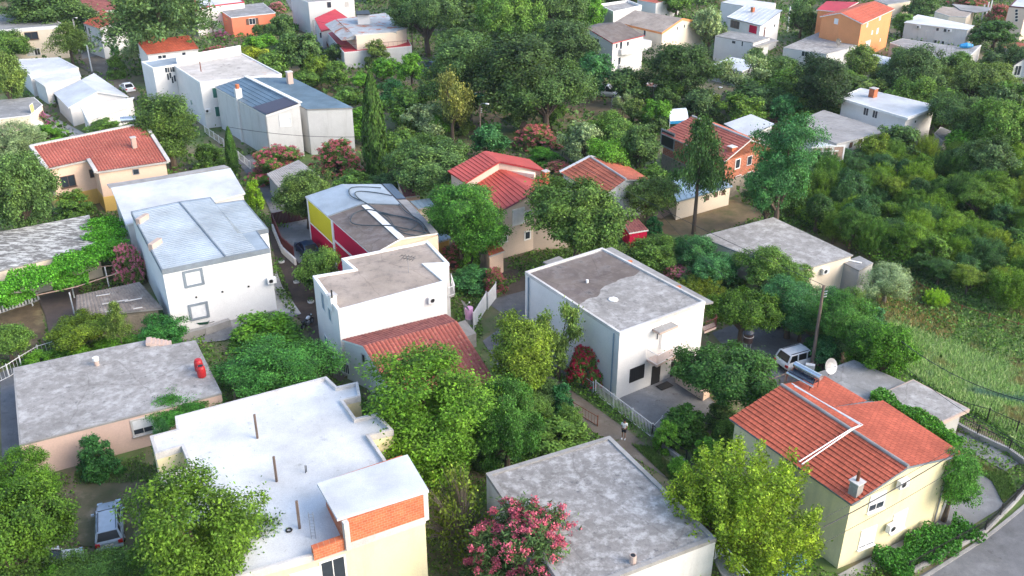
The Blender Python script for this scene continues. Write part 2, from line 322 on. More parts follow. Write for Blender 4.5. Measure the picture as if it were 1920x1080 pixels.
# ------------------------------------------------------------------ houses
RINGS = []
class House:
    def __init__(s, name, label, ring, wall, z0=0.0, cat='house', group=None, cname='wall'):
        RINGS.append(ring); c = sum(ring, Vector((0, 0, 0)))/len(ring)
        s.o = thing(name, label, cat, (c.x, c.y, z0), group=group); s.ring = ring; s.z0 = z0
        mb = MB(); mb.prism(ring, z0); s.wall = mb.build(cname, W[wall] if isinstance(wall, str) else wall, s.o)
    def hit(s, px, py):
        best = None; d = RAY(px, py); O = Vector((0, 0, CAMH)); n = len(s.ring)
        for i in range(n):
            A, B = s.ring[i], s.ring[(i+1) % n]; e = Vector((B.x-A.x, B.y-A.y, 0)); L = e.length
            if L < .05: continue
            e /= L; nr = Vector((e.y, -e.x, 0)); dn = d.dot(nr)
            if dn >= -1e-6: continue
            t = (Vector((A.x, A.y, 0))-O).dot(nr)/dn; q = O+d*t; u = (q-A).dot(e)
            if u < -.4 or u > L+.4 or q.z < s.z0-1.2: continue
            if best is None or t < best[0]: best = (t, q, e, nr)
        if not best: print('NOHIT', s.o.name, px, py); return None
        return best[1], best[2], best[3]
    def M(s, q, e, nr):                        # local: x along wall, y outward, z up
        m = Matrix(((e.x, nr.x, 0, q.x), (e.y, nr.y, 0, q.y), (0, 0, 1, q.z), (0, 0, 0, 1))); return m
    def win(s, px, py, w=1.1, h=1.2, glass=GLASS, frame=TRIMW, fw=.08, shut=0, blind=0, mull=1, sill=False, name='window', d=.05):
        r = s.hit(px, py)
        if not r: return
        M = s.M(*r); f = MB()
        for sx in (-1, 1): f.box((sx*(w/2+fw/2), d/2, 0), (fw, d, h+2*fw), M=M)
        for sz in (-1, 1): f.box((0, d/2, sz*(h/2+fw/2)), (w, d, fw), M=M)
        for i in range(mull): f.box((-w/2+w*(i+1)/(mull+1), d/2-.006, 0), (.05, d*.8, h), M=M)
        if sill: f.box((0, .09, -h/2-fw-.03), (w+.3, .18, .05), M=M)
        fo = f.build(name, frame, s.o)
        MB().box((0, .012, 0), (w-.002, .02, h-.002), M=M).build('pane', glass, fo)
        if shut:
            for sx in (-1, 1):
                MB().box((sx*(w/2+fw+w/4), .05, 0), (w/2, .04, h+.1), M=M).build('shutter', shut, fo)
        if blind: MB().box((0, .03, h/2-h*blind/2), (w-.01, .025, h*blind), M=M).build('blind', WSHUT, fo)
        return fo
    def door(s, px, py, w=.95, h=2.1, mat=BLACK, frame=TRIMW):
        r = s.hit(px, py)
        if not r: return
        M = s.M(*r); o = MB().box((0, .03, 0), (w, .05, h), M=M).build('door', mat, s.o, .01)
        MB().box((w*.38, .08, -.05), (.04, .05, .14), M=M).build('handle', STEEL, o); return o
    def pipe(s, px, py, mat=PIPEG, top=None, bot=None, r=.06):
        q = s.hit(px, py)
        if not q: return
        p = q[0]+q[2]*.1; top = top or min(v.z for v in s.ring)-.02
        mb = MB(); mb.tube([(p.x, p.y, bot or s.z0+.1), (p.x, p.y, top)], r, 8); mb.build('drainpipe', mat, s.o)
    def ac(s, px, py, label, w=.85):
        r = s.hit(px, py)
        if not r: return
        q, e, nr = r; t = thing('air_conditioner', label, 'air conditioner', q, group='air conditioners on house walls'); M = s.M(*r)
        MB().box((0, .25, 0), (w, .32, .6), M=M).build('casing', WHITEM, t, .02)
        ring = [M @ Vector((-.1+.2*math.cos(a), .43, .2*math.sin(a))) for a in [i*math.pi/6 for i in range(13)]]
        MB().tube(ring, .02, 5, False).build('fan_guard', GREYM, t)
        mb = MB(); mb.tube([M @ Vector((-.1, .41, 0)), M @ Vector((-.1, .425, 0))], .18, 12); mb.build('fan', BLACK, t)
        mb = MB()
        for sx in (-.3, .3): mb.bar(M @ Vector((sx, 0, -.32)), M @ Vector((sx, .42, -.32)), .03)
        mb.build('bracket', GREYM, t)
def chimney(h, px, py, z, w=.5, ht=1.2, mat=TERRA, cap=True):
    p = P(px, py, z); mb = MB(); mb.box((p.x, p.y, z+ht/2-.3), (w, w, ht+.6), .6)
    c = mb.build('chimney', mat, h.o if hasattr(h, 'o') else h)
    if cap: MB().box((p.x, p.y, z+ht+.05), (w+.15, w+.15, .08), .6).build('cap', TRIM, c)
    return c
def flat(name, label, px, z, wall, roof, z0=0.0, curb=(.2, .22, TRIM), over=0.0, cat='house', edge=None, th=.14, kind=None, group=None):
    ring = ccw([P(x, y, z) for x, y in px]); wr = inset(ring, over) if over else ring
    h = House(name, label, [Vector((p.x, p.y, z-th)) for p in wr], wall, z0, cat, group)
    outer = inset(ring, -.03) if not over else ring
    MB().prism(outer, z-th+.002, z).build('roof_edge', edge or (curb[2] if curb else TRIM), h.o)
    cw = curb[1] if curb else .12
    inner = inset(outer, cw)
    MB().prism(inner, z-.02, z+.012).build('roof', RF[roof], h.o)
    if curb:
        mb = MB(); n = len(outer)
        for i in range(n):
            j = (i+1) % n; a, b, c, d = outer[i], outer[j], inner[j], inner[i]; zz = z+curb[0]; b0 = len(mb.v)
            for q in (a, b, c, d): mb.v.append((q.x, q.y, z+.003))
            for q in (a, b, c, d): mb.v.append((q.x, q.y, zz))
            mb.f += [(b0+4, b0+5, b0+6, b0+7), (b0, b0+1, b0+5, b0+4), (b0+2, b0+3, b0+7, b0+6)]
        mb.build('parapet', curb[2], h.o)
    h.z = z; h.outer = outer; return h
def mono(name, label, pts, wall, roof, kind='steps', z0=0.0, over=.25, fascia=TRIM, cat='house', sp=None, th=.16, group=None):
    """pts: eave-left, eave-right, top-right, top-left as (px,py,z)"""
    q = [V(p) for p in pts]
    if not isinstance(pts[3], Vector):
        w3 = onplane(pts[3][0], pts[3][1], q[0], q[1], q[2])
        if abs(w3.z-q[3].z) > 1.2: print('MONO', name, label, round(w3.z-q[3].z, 2))
        q[3] = w3
    h0 = ccw(q); wr = inset(h0, over)
    def zat(p):
        n = (q[1]-q[0]).cross(q[3]-q[0]).normalized(); return q[0].z-((p.x-q[0].x)*n.x+(p.y-q[0].y)*n.y)/n.z
    wr = [Vector((p.x, p.y, zat(p)-th)) for p in wr]
    h = House(name, label, wr, wall, z0, cat, group)
    q4 = [Vector((p.x, p.y, zat(p))) for p in q]
    mb = MB(); slab(mb, q4, th); mb.build('fascia', fascia, h.o)
    mb = MB(); patch(mb, *q4, kind=kind, sp=sp); mb.build('roof', RF[roof], h.o); h.q = q4; return h
def gable(name, label, El0, El1, R0, R1, Er1, Er0, wall, roof, kind='steps', z0=0.0, og=.25, oe=.35, fascia=TRIM, ridge=None, cat='house', sp=None, roof2=None, th=.15, kind2=None, notch=None):
    tl, tr = El0, Er0; El0, El1, R0, R1 = V(El0), V(El1), V(R0), V(R1)
    if not isinstance(tl, Vector):
        w3 = onplane(tl[0], tl[1], El1, R1, R0); print('GABLE', name, 'L', round(w3.z-El0.z, 2)); El0 = w3
    Er1 = V(Er1) if Er1 else Vector((2*R1.x-El1.x, 2*R1.y-El1.y, El1.z))
    Er0 = V(Er0) if Er0 else Er1+(R0-R1)
    if tr is not None and not isinstance(tr, Vector):
        w3 = onplane(tr[0], tr[1], Er1, R1, R0); print('GABLE', name, 'R', round(w3.z-Er0.z, 2)); Er0 = w3
    d = (R1-R0); d.z = 0; d.normalize(); a = (El1-Er1); a.z = 0; a = (a-d*a.dot(d)).normalized()
    def w(E, Rg, sd, sl): 
        L = (Vector((E.x, E.y, 0))-Vector((Rg.x, Rg.y, 0))); k = oe/max(abs(L.dot(a)), .1)
        p = E*(1-k)+Rg*k+d*(og*sd); return Vector((p.x, p.y, p.z-th))
    if notch: Er0 = Er1+(R0-R1)
    ring = [w(El0, R0, 1, 1), w(El1, R1, -1, 1), R1-d*og-Vector((0, 0, th)), w(Er1, R1, -1, -1), w(Er0, R0, 1, -1), R0+d*og-Vector((0, 0, th))]
    if notch:
        nw = [onplane(x, y, Er1, R1, R0) for x, y in notch]; S = R0+(R1-R0)*((nw[1]-R0).dot(R1-R0)/(R1-R0).length_squared)
        ring = [ring[0], ring[1], ring[2], ring[3]]+[p+(R0-p).normalized()*0+a*(oe if (El0-R0).dot(a) > 0 else -oe)+Vector((0, 0, -th)) for p in (nw[2], nw[1])]+[nw[0]+a*(oe if (El0-R0).dot(a) > 0 else -oe)+d*og-Vector((0, 0, th)), ring[5]]
    nR = len(ring)
    a2 = sum(ring[i].x*ring[(i+1) % nR].y-ring[(i+1) % nR].x*ring[i].y for i in range(nR))
    if a2 < 0: ring = ring[::-1]
    h = House(name, label, ring, wall, z0, cat)
    mb = MB(); slab(mb, [El0, El1, R1, R0], th); slab(mb, [Er1, R1, R0]+nw if notch else [Er0, Er1, R1, R0], th); mb.build('fascia', fascia, h.o)
    mb = MB(); patch(mb, El0, El1, R1, R0, kind, sp); mb.build('roof', RF[roof], h.o)
    mb = MB()
    if notch: patch(mb, nw[0], nw[1], S, R0, kind2 or kind, sp); patch(mb, nw[2], Er1, R1, S, kind2 or kind, sp)
    else: patch(mb, Er0, Er1, R1, R0, kind2 or kind, sp)
    mb.build('roof', RF[roof2 or roof], h.o)
    if ridge: mb = MB(); mb.tube([R0+Vector((0, 0, .06)), R1+Vector((0, 0, .06))], .12, 8); mb.build('ridge_cap', ridge, h.o)
    h.pts = (El0, El1, R0, R1, Er0, Er1); return h
# ================================================================== HOUSES (near to far)
# 1 central white house
h = flat('flat_roof_house', 'white two storey house with a half brown half pale flat roof and black doors', [(985, 512), (1129, 467), (1322, 568), (1162, 627)], 6.2, 'white', 'conc_light', curb=(.16, .22, TRIM))
H1 = h
ring = [P(985, 512, 6.2), P(1129, 467, 6.2), P(1322, 568, 6.2), P(1162, 627, 6.2)]
def lerp(a, b, t): return a*(1-t)+b*t
a, b, c, d = [p for p in ring]
rg_ = random.Random(4); u0, u1 = lerp(a, d, .56), lerp(b, c, .40); jag = [lerp(u0, u1, k/26)+(d-a).normalized()*(rg_.uniform(-.12, .12)+.28*math.sin(k*.33)+.14*math.sin(k*.9+1)) for k in range(1, 26)]
fa = ccw([lerp(lerp(a, c, .03), a, .2), lerp(u0, u1, .03)]+jag+[lerp(u0, u1, .97), lerp(b, d, .03)])
MB().prism(fa, 6.212, 6.222).build('roof_stain', RF['conc_brown'], h.o)
mb = MB(); pr = [b, P(1147, 462, 6.2), P(1338, 565, 6.2), c]; q = ccw(pr); mb.prism(q, 5.98, 6.14); mb.build('eave_slab', CONC, h.o)
for px, py in ((1180, 491), (1271, 539)): p = P(px, py, 6.14); MB().box((p.x, p.y, 6.2), (.5, .25, .12), .3).build('tile', TERRA, h.o)
mb = MB(); q = ccw([P(1018, 491, 4.6), P(1048, 480, 4.6), P(1062, 488, 4.6), P(1034, 498, 4.6)]); mb.prism(q, 4.45, 4.6); mb.build('canopy', CONC, h.o)
h.win(1194, 700, 1.5, 1.25, fw=.04, frame=BLACK, mull=5, name='window', glass=BLACK)
h.door(1229, 706, .95, 2.3); h.door(1264, 697, .9, 2.3)
h.win(1232, 631, .14, .55, fw=.03, mull=0)
h.pipe(1149, 690); h.pipe(992, 560); h.pipe(1238, 640, TRIMW, 5.8, 3.4, .04)
def canopy(h, px, z, th, mat, name='canopy', edge=None):
    q = ccw([P(x, y, z) for x, y in px]); MB().prism(q, z-th, z).build(name, mat, h.o)
    if edge: MB().prism(inset(q, -.03), z-th-.02, z-.03).build(name+'_edge', edge, h.o)
canopy(h, [(1216, 612), (1248, 597), (1271, 610), (1237, 624)], 5.6, .18, CONC, edge=CONCT)
bal = [P(1213, 674, 2.9), P(1232, 685, 2.9), P(1264, 668, 2.9), P(1262, 655, 2.9), P(1248, 650, 2.9)]
MB().prism(ccw(bal), 2.7, 2.9).build('balcony_floor', CONCT, h.o)
def railing(parent, pts, ht=.95, mat=WHITEM, sp=.14, w=.025, name='railing'):
    mb = MB()
    for a, b in zip(pts, pts[1:]):
        a, b = Vector(a), Vector(b); L = (b-a).length; k = max(1, int(L/sp))
        for i in range(k+1): p = a.lerp(b, i/k); mb.bar(p, p+Vector((0, 0, ht)), w)
        mb.bar(a+Vector((0, 0, ht)), b+Vector((0, 0, ht)), w*2); mb.bar(a+Vector((0, 0, .08)), b+Vector((0, 0, .08)), w*1.4)
    return mb.build(name, mat, parent)
railing(h.o, bal[:3]); railing(h.o, [P(1264, 668, 2.9), P(1295, 682, 2.1), P(1325, 697, 1.2)])
st = MB(); a0, a1 = P(1268, 672, 2.6), P(1335, 706, .2)
for i in range(12): p = a0.lerp(a1, i/11); st.box((p.x, p.y, p.z), (.9, .9, .2), R(-50))
st.prism(ccw([P(1266, 718, 0), P(1276, 712, 0), P(1330, 745, 0), P(1318, 752, 0)]), 0, .8); st.build('staircase', W['peach'], h.o)
q = ccw([P(1322, 600, 3.2), P(1341, 594, 3.2), P(1344, 610, 3.2), P(1320, 618, 3.2)])
b2 = [P(1321, 622, 2.9), P(1343, 613, 2.9), P(1340, 606, 2.9)]
MB().prism(ccw([P(1318, 612, 2.9), P(1321, 622, 2.9), P(1343, 613, 2.9), P(1340, 604, 2.9)]), 2.7, 2.9).build('balcony_floor', CONCT, h.o)
railing(h.o, b2, mat=DARKRED); railing(h.o, [P(1312, 690, 1.3), P(1345, 668, 1.3)], mat=WHITEM)
for i, (px, py) in enumerate(((1101, 530), (1150, 562))):
    p = P(px, py, 6.22); mb = MB(); mb.tube([(p.x, p.y, 6.2), (p.x, p.y, 6.5)], .12 if i == 0 else .05, 10)
    if i: mb.tube([(p.x, p.y, 6.22), (p.x, p.y, 6.29)], .42, 12)
    mb.build('roof_vent', TRIMW, h.o)
# 2 yellow house with red roof
h = gable('red_roof_house', 'pale yellow two storey house with a red stepped tile roof and a solar water heater', (1367, 785, 5.5), (1597, 947, 5.5), (1465, 722, 6.9), (1703, 876, 6.9), (1806, 852, 5.7), None, 'yellow', 'redtile', notch=[(1546, 706), (1625, 753), (1655, 752)], fascia=TRIMG, og=.3, oe=.3, ridge=CONC, sp=.36)
H2 = h; El0, El1, R0, R1, Er0, Er1 = h.pts
xr = P(1625, 753, 5.95); x2 = P(1546, 706, 5.95)
ex = [Er0+(R0-Er0)*.0, Er0+(R0-Er0)*.22, R0+(R0-R1).normalized()*0, R0]
e2 = Er0.lerp(R0, .3); f2 = e2+(R0-R1).normalized()*0
t0 = h.o
h.win(1644, 940, 1.2, 1.2, blind=.62, sill=True); h.win(1626, 1007, 1.2, 1.4, blind=.92, sill=True); h.win(1685, 976, 1.2, 1.4, blind=.95, sill=True)
h.ac(1687, 902, 'white air conditioner high under the gable of the pale yellow house'); h.ac(1667, 984, 'white air conditioner beside the lower window of the pale yellow house')
h.pipe(1486, 930, TRIMG, r=.1); h.pipe(1769, 900, GREYM)
chimney(h, 1603, 925, 5.75, .6, .9, CONC); p = P(1603, 925, 5.75); mb = MB(); mb.tube([(p.x, p.y, 6.5), (p.x, p.y, 7.5)], .11, 8); mb.build('flue', RUST, h.o)
# pipes on the roof
def onroof(px, py): # point on left or right plane
    best = None
    for pl in ((El0, El1, R1), (Er0, Er1, R1)):
        n = (pl[1]-pl[0]).cross(pl[2]-pl[0]).normalized(); d = RAY(px, py); O = Vector((0, 0, CAMH)); t = (pl[0]-O).dot(n)/d.dot(n); q = O+d*t
        if best is None or t < best[0]: best = (t, q)
    return best[1]
mb = MB()
for o in (0, 5): 
    pts = [onroof(1484+o, 722+o), onroof(1612+o, 800), onroof(1594+o, 808), onroof(1498+o, 869+o)]
    mb.tube([p+Vector((0, 0, .14)) for p in pts], .04, 6)
mb.build('roof_pipe', TRIMW, h.o)
sl = MB(); q = [P(1655, 752, 5.7), P(1625, 753, 6.0), P(1545, 706, 6.0), P(1480, 712, 6.85)]
# 3 concrete roof house at the bottom
h = flat('concrete_roof_house', 'low white house with a patchy grey concrete roof at the bottom edge', [(912, 890), (1143, 820), (1342, 1012), (1066, 1118)], 5.4, 'oldwhite', 'conc_patch', curb=(.12, .3, CONC))
H3 = h; p = P(1186, 1055, 5.4); mb = MB(); mb.tube([(p.x, p.y, 5.4), (p.x, p.y, 5.95)], .2, 10); mb.build('flue', CONCT, h.o)
MB().tube([(p.x, p.y, 5.9), (p.x, p.y, 5.965)], .15, 10).build('flue_mouth', BLACK, h.o)
q = [P(1340, 1048, 3.4), P(1352, 1040, 3.4), P(1402, 1096, 3.4), P(1370, 1105, 3.4)]
MB().prism(ccw(q), 3.2, 3.4).build('balcony_floor', CONC, h.o)
rp = [q[0], q[1], q[2]]; mb = MB()
for a, b in zip(rp, rp[1:]):
    for z in (.05, .9): mb.bar(a+Vector((0, 0, z)), b+Vector((0, 0, z)), .05)
    k = max(1, int((b-a).length/.9))
    for i in range(k):
        u, v = a.lerp(b, i/k), a.lerp(b, (i+1)/k); mb.bar(u, u+Vector((0, 0, .9)), .05); mb.bar(u, v+Vector((0, 0, .9)), .035); mb.bar(v, u+Vector((0, 0, .9)), .035)
mb.build('railing', WHITEM, h.o)
# 4 big white roofed building
ZB = 6.4
pl = [(330, 787), (612, 712), (632, 731), (671, 722), (676, 748), (643, 756), (667, 790), (707, 781), (737, 812), (692, 822), (722, 866), (742, 905), (757, 900), (797, 976), (650, 1027), (586, 1048), (385, 1104), (304, 898), (359, 882), (342, 842), (293, 857), (283, 824), (333, 811)]
h = flat('white_roof_building', 'long yellow building with a white coated flat roof and an orange brick rooftop room', pl, ZB, 'yellow', 'whitepaint', curb=(.28, .2, TRIM), th=.2)
H4 = h
MB().prism(ccw([P(x, y, 3.2) for x, y in ((292, 858), (342, 843), (359, 882), (304, 899))]), 3.0, 3.2).build('lightwell_floor', W['ochre'], h.o)
bx = ccw([P(x, y, ZB) for x, y in ((757, 900), (797.5, 976.5), (649.5, 1027.5), (612, 950))])
MB().prism(bx, ZB-.1, 8.3).build('brick_room', W['brick1'], h.o)
MB().prism(ccw([P(x, y, 8.5) for x, y in ((594, 906), (764, 852), (804, 919), (632, 973))]), 8.32, 8.5).build('room_roof', RF['whitemetal'], h.o)
fr = [(650, 1027, 6.4), (797, 976, 6.4)]
lo = ccw([P(x, y, ZB+1.0) for x, y in ((586, 1024), (644, 1004), (640, 996), (582, 1016))])
MB().prism(lo, ZB-.05, ZB+.75).build('brick_parapet', W['brick1'], h.o)
yb = ccw([P(x, y, 6.45) for x, y in ((600, 960), (745, 905), (797, 975), (650, 1029))])
for px, py in ((650, 1005), (797, 950)):
    p = P(px, py, 7.3); MB().box((p.x, p.y, 7.35), (.3, .3, 1.95), .6).build('column', TRIM, h.o)
h.win(625, 1068, 1.3, 1.5, mull=1, fw=.1); h.win(575, 1086, 1.6, 1.2, mull=1, fw=.08, glass=WSHUT)
for px, py, ht in ((483, 822, 1.9), (519, 903, 1.9), (562, 991, 2.0), (575, 885, .5), (573, 887, .6)):
    p = P(px, py, ZB); mb = MB(); mb.bar((p.x, p.y, ZB), (p.x+.02, p.y, ZB+ht), .13 if ht > 1 else .04); mb.build('steel_post', WOOD if ht > 1 else BLACK, h.o)
for k in range(2):
    p = P(584+k*6, 1010, ZB); mb = MB()
    for dx in (0, .25): mb.bar((p.x+dx, p.y, ZB), (p.x+dx, p.y, ZB+1.9), .03)
    for i in range(8): mb.bar((p.x, p.y, ZB+.2+i*.22), (p.x+.25, p.y, ZB+.2+i*.22), .02)
    if k == 0: mb.build('rebar_cage', GREYM, h.o)
# 5 concrete bungalow left
h = flat('concrete_roof_bungalow', 'peach single storey bungalow with a large grey concrete roof and two red barrels on it', [(25, 690), (182, 656), (275, 638), (300, 650), (366, 638), (415, 737), (37, 834)], 3.0, 'pink', 'conc_light', curb=None, edge=CONC)
H5 = h; h.win(268, 798, 1.4, 1.2, blind=.65, fw=.12, frame=TRIM, sill=True)
mb = MB(); p0 = P(280, 645, 3.0); p1 = P(315, 640, 3.0)
for i in range(6): p = p0.lerp(p1, i/5); mb.box((p.x, p.y, 3.25-i*.12), (.4, 1.0, .3), R(15))
mb.build('roof_steps', CONCT, h.o)
p = P(182, 685, 3.0); mb = MB(); mb.tube([(p.x, p.y, 2.9), (p.x, p.y, 3.5)], .2, 8); mb.build('flue', CONCT, h.o); MB().tube([(p.x, p.y, 3.5), (p.x, p.y, 3.75)], .26, 8).build('cowl', TRIMW, h.o)
# 6 white house with pale metal roof
pts = [(245, 397, 6.6), (337, 378, 6.6), (395, 370, 6.6), (405, 382, 6.6), (457, 375, 6.6), (503, 429, 6.6), (482, 433, 6.6), (506, 466, 6.6), (303, 507, 6.6)]
h = flat('grey_metal_roof_house', 'bright white house with a pale blue grey seamed metal roof and grey framed windows', [(x, y) for x, y, z in pts], 6.6, 'cleanwhite', 'greymetal', curb=(.04, .12, TRIMG), edge=TRIMG, th=.45, over=.05)
H6 = h; A, B, C, D = P(247, 399, 6.62), P(337, 380, 6.62), P(422, 481, 6.62), P(305, 505, 6.62)
mb = MB(); patch(mb, D, C, B, A, 'hseam', .45); mb.build('metal_sheeting', RF['greymetal'], h.o)
A, B, C, D = P(339, 380, 6.62), P(394, 372, 6.62), P(480, 468, 6.62), P(424, 480, 6.62)
mb = MB(); patch(mb, D, C, B, A, 'hseam', .45); mb.build('metal_sheeting', RF['greymetal'], h.o)
A, B, C, D = P(406, 384, 6.62), P(456, 377, 6.62), P(500, 429, 6.62), P(446, 438, 6.62)
mb = MB(); patch(mb, D, C, B, A, 'hseam', .45); mb.build('metal_sheeting', RF['greymetal'], h.o)
mb = MB(); mb.bar(P(337, 379, 6.66), P(423, 481, 6.66), .14); mb.build('roof_seam_bar', TRIMG, h.o)
for px, py in ((363, 521), (373, 583)): h.win(px, py, 1.35, 1.25, frame=TRIMG, fw=.22, mull=0, glass=WSHUT, d=.09)
for px, py in ((368, 557), (417, 547), (466, 537)): h.win(px, py, .12, .12, mull=0, fw=.02, name='wall_lamp', glass=BLACK, frame=BLACK)
for px, py in ((268, 415), (292, 462)): p = P(px, py, 6.6); MB().box((p.x, p.y, 6.8), (.45, 1.6, .7), R(-14)).build('chimney_stack', CONCT, h.o)
p = P(512, 540, 2.5); h.ac(508, 524, 'white air conditioner on the side of the bright white house with pale metal roof')
# 7 long white metal roof behind it
h = mono('white_sheet_roof_house', 'long low house under a plain white sheet roof behind the pale metal roof', [(236, 421, 4.9), (460, 362, 4.9), (432, 315, 5.6), (208, 352, 5.6)], 'oldwhite', 'whitemetal', 'plain', over=.2, fascia=TRIMW)
H7 = h; canopy(h, [(205, 352), (430, 313), (420, 309), (300, 330), (200, 345)], 5.2, .1, CONC)
MB().prism(ccw([P(x, y, 4.3) for x, y in ((404, 382), (452, 372), (440, 352), (396, 362))]), 0, 4.3).build('peach_wall', W['peach'], h.o)
# 8 cream house with barrel tile roof
A3 = (P(180, 322, 5.2), P(316, 303, 5.2), P(271, 232, 7.0)); op = lambda x, y: onplane(x, y, *A3)
ol = [op(*q) for q in ((88, 317), (166, 300), (180, 323), (316, 303), (271, 232), (58, 275))]
h = House('barrel_tile_house', 'peach house with a mottled red barrel tile roof and an ochre base', [p-Vector((0, 0, .2)) for p in inset(ccw(ol), .3)], 'peach')
mb = MB(); slab(mb, ol, .2); mb.build('fascia', TRIM, h.o)
tp = op(138, 258.5); mb = MB(); patch(mb, ol[2], ol[3], ol[4], tp, 'barrel'); patch(mb, ol[0], ol[1], op(138, 258.5), ol[5], 'barrel'); mb.build('roof', RF['oldtile'], h.o)
H8 = h; mb = MB(); up = Vector((0, 0, .06))
for a, b in ((ol[0], ol[5]), (ol[3], ol[4]), (ol[4], ol[5]), (ol[1], ol[2])): mb.bar(a+up, b+up, .42, .3)
mb.build('verge', TRIM, h.o)
h.win(128, 340, 1.5, 1.3, mull=1, frame=SHUT, sill=True); h.win(255, 322, .6, .55, mull=0, frame=GREYM); h.win(173, 325, .5, .9, mull=0, frame=SHUT)
lr = inset(h.ring, -.06); MB().prism(lr, 0, 1.9).build('ochre_base', W['ochre'], h.o)
h.win(182, 372, .8, .7, mull=0, frame=TRIM)
chimney(h, 252, 274, 6.2, .55, 1.1, CONCT)
# 9 lichen roof far left
h = flat('mottled_roof_house', 'low house with a lichen mottled grey and white flat roof beside the vine pergola', [(-60, 446), (167, 403), (182, 462), (-60, 522)], 3.4, 'cream', 'lichen', curb=None, edge=CONC)
H9 = h
# 11 ruined shed
h = mono('old_shed', 'tumbledown shed with a dirty brown corrugated sheet roof beside the bright white house', [(143, 594, 2.3), (305, 578, 2.3), (262, 529, 2.9), (143, 554, 2.9)], 'stone', 'oldasb', 'wave', over=.3, fascia=CONC, cat='shed')
mb = MB()
for (x, y), (x2, y2) in (((180, 555), (206, 551)), ((192, 570), (240, 562)), ((234, 565), (266, 559)), ((198, 585), (212, 582)), ((250, 579), (267, 576))):
    mb.bar(P(x, y, 2.78), P(x2, y2, 2.78), .14, .05)
mb.build('loose_plank', TRIM, h.o)
# 12 yellow and magenta house with hoses on roof
G = 5.6
h = gable('cable_roof_house', 'acid yellow and magenta house with a grey low roof looped with black hoses', (572, 369, G), (697, 478, G), (641, 346, G+.55), (752, 447, G+.55), (821, 437, G), (735, 346, G), 'peach', 'conc_brown', 'plain', og=.15, oe=.15, fascia=TRIMW)
H12 = h; El0, El1, R0, R1, Er0, Er1 = h.pts; up = Vector((0, 0, .05))
k = .38
mb = MB(); slab(mb, [El0+up, El0.lerp(El1, k)+up, R0.lerp(R1, k+.02)+up, R0+up], .05); mb.build('metal_sheeting', RF['greymetal'], h.o)
mb = MB(); slab(mb, [Er0.lerp(R0, .22)+up, Er0.lerp(Er1, k+.1).lerp(R0.lerp(R1, k), .22)+up, R0.lerp(R1, k+.02)+up, R0+up], .05); mb.build('metal_sheeting', RF['greymetal'], h.o)
mb = MB(); a = R0.lerp(R1, k+.04); mb.bar(a+Vector((0, 0, .05)), R1+Vector((0, 0, .05)), .7, .06); mb.build('ridge_strip', TRIMW, h.o)
mb = MB(); mb.bar(El0.lerp(El1, k)+up*2, R0.lerp(R1, k+.02)+up*2, .1); mb.bar(R0.lerp(R1, k+.02)+up*2, Er0.lerp(Er1, k+.1).lerp(R0.lerp(R1, k), .22)+up*2, .1); mb.build('flashing', TRIMG, h.o)
mb = MB(); slab(mb, [Er0+up*2, Er0.lerp(Er1, .33)+up*2, Er0.lerp(Er1, .33).lerp(R0.lerp(R1, .33), .2)+up*2, Er0.lerp(R0, .2)+up*2], .06); mb.build('solar_panel', plain('solar_cell', (.01, .015, .04), .15), h.o)
mb = MB(); slab(mb, [Er0.lerp(Er1, .36)+up*2, Er1+up*2, Er1.lerp(R1, .2)+up*2, Er0.lerp(Er1, .36).lerp(R0.lerp(R1, .36), .2)+up*2], .05); mb.build('side_sheet', RF['asbestos'], h.o)
# magenta base band and front section on the left wall
e = (El1-El0).normalized(); nr = Vector((e.y, -e.x, 0)); nr = nr if nr.dot(RAY(600, 420)) < 0 else -nr
Aw, Bw = El0+e*.15-nr*.15, El1-e*.15-nr*.15
def band(u0, u1, z0, z1, m, nm, d=.04):
    a, b = Aw.lerp(Bw, u0)+nr*.0, Aw.lerp(Bw, u1); mb = MB()
    mb.prism(ccw([Vector((a.x, a.y, 0)), Vector((b.x, b.y, 0)), Vector((b.x, b.y, 0))+nr*d, Vector((a.x, a.y, 0))+nr*d]), z0, z1); return mb.build(nm, m, h.o)
band(0, .44, 0, 5.4, W['acid'], 'yellow_wall', .03); band(0, .40, 0, 2.5, W['magenta'], 'magenta_wall', .06); band(.44, 1, 0, 5.35, W['magenta'], 'magenta_wall', .05)
band(0, .02, 0, 5.4, TRIMW, 'corner_trim', .08); band(.41, .44, 0, 5.4, TRIMW, 'corner_trim', .12); band(.44, 1, 3.1, 3.35, TRIMW, 'string_course', .1); band(0, .41, 2.5, 2.62, TRIMW, 'string_course', .08)
h.win(626, 424, .7, 1.0, frame=TRIMW, mull=0)
MB().prism(ccw([Vector((p.x, p.y, 0)) for p in (El1.lerp(Er1, .02)-e*.1, Er1-e*.1, Er1+e*.02, El1.lerp(Er1, .02)+e*.02)]), 0, 5.35).build('peach_wall', W['peach'], h.o)
def hose(pts, r=.055, name='roof_hose'):
    import itertools
    q = []
    n = len(pts)
    for i in range(n-1):   # catmull-rom in photo order, then laid on the roof
        p0, p1, p2, p3 = pts[max(i-1, 0)], pts[i], pts[i+1], pts[min(i+2, n-1)]
        for s in range(6):
            t = s/6; f = lambda a, b, c, d: .5*((2*b)+(-a+c)*t+(2*a-5*b+4*c-d)*t*t+(-a+3*b-3*c+d)*t**3)
            q.append((f(p0[0], p1[0], p2[0], p3[0]), f(p0[1], p1[1], p2[1], p3[1])))
    q.append(pts[-1]); w = [P(x, y, G+.35)+Vector((0, 0, .12)) for x, y in q]
    w = [Vector((p.x, p.y, roofz(p)+.12)) for p in w]
    MB().tube(w, r, 6).build(name, HOSE, h.o)
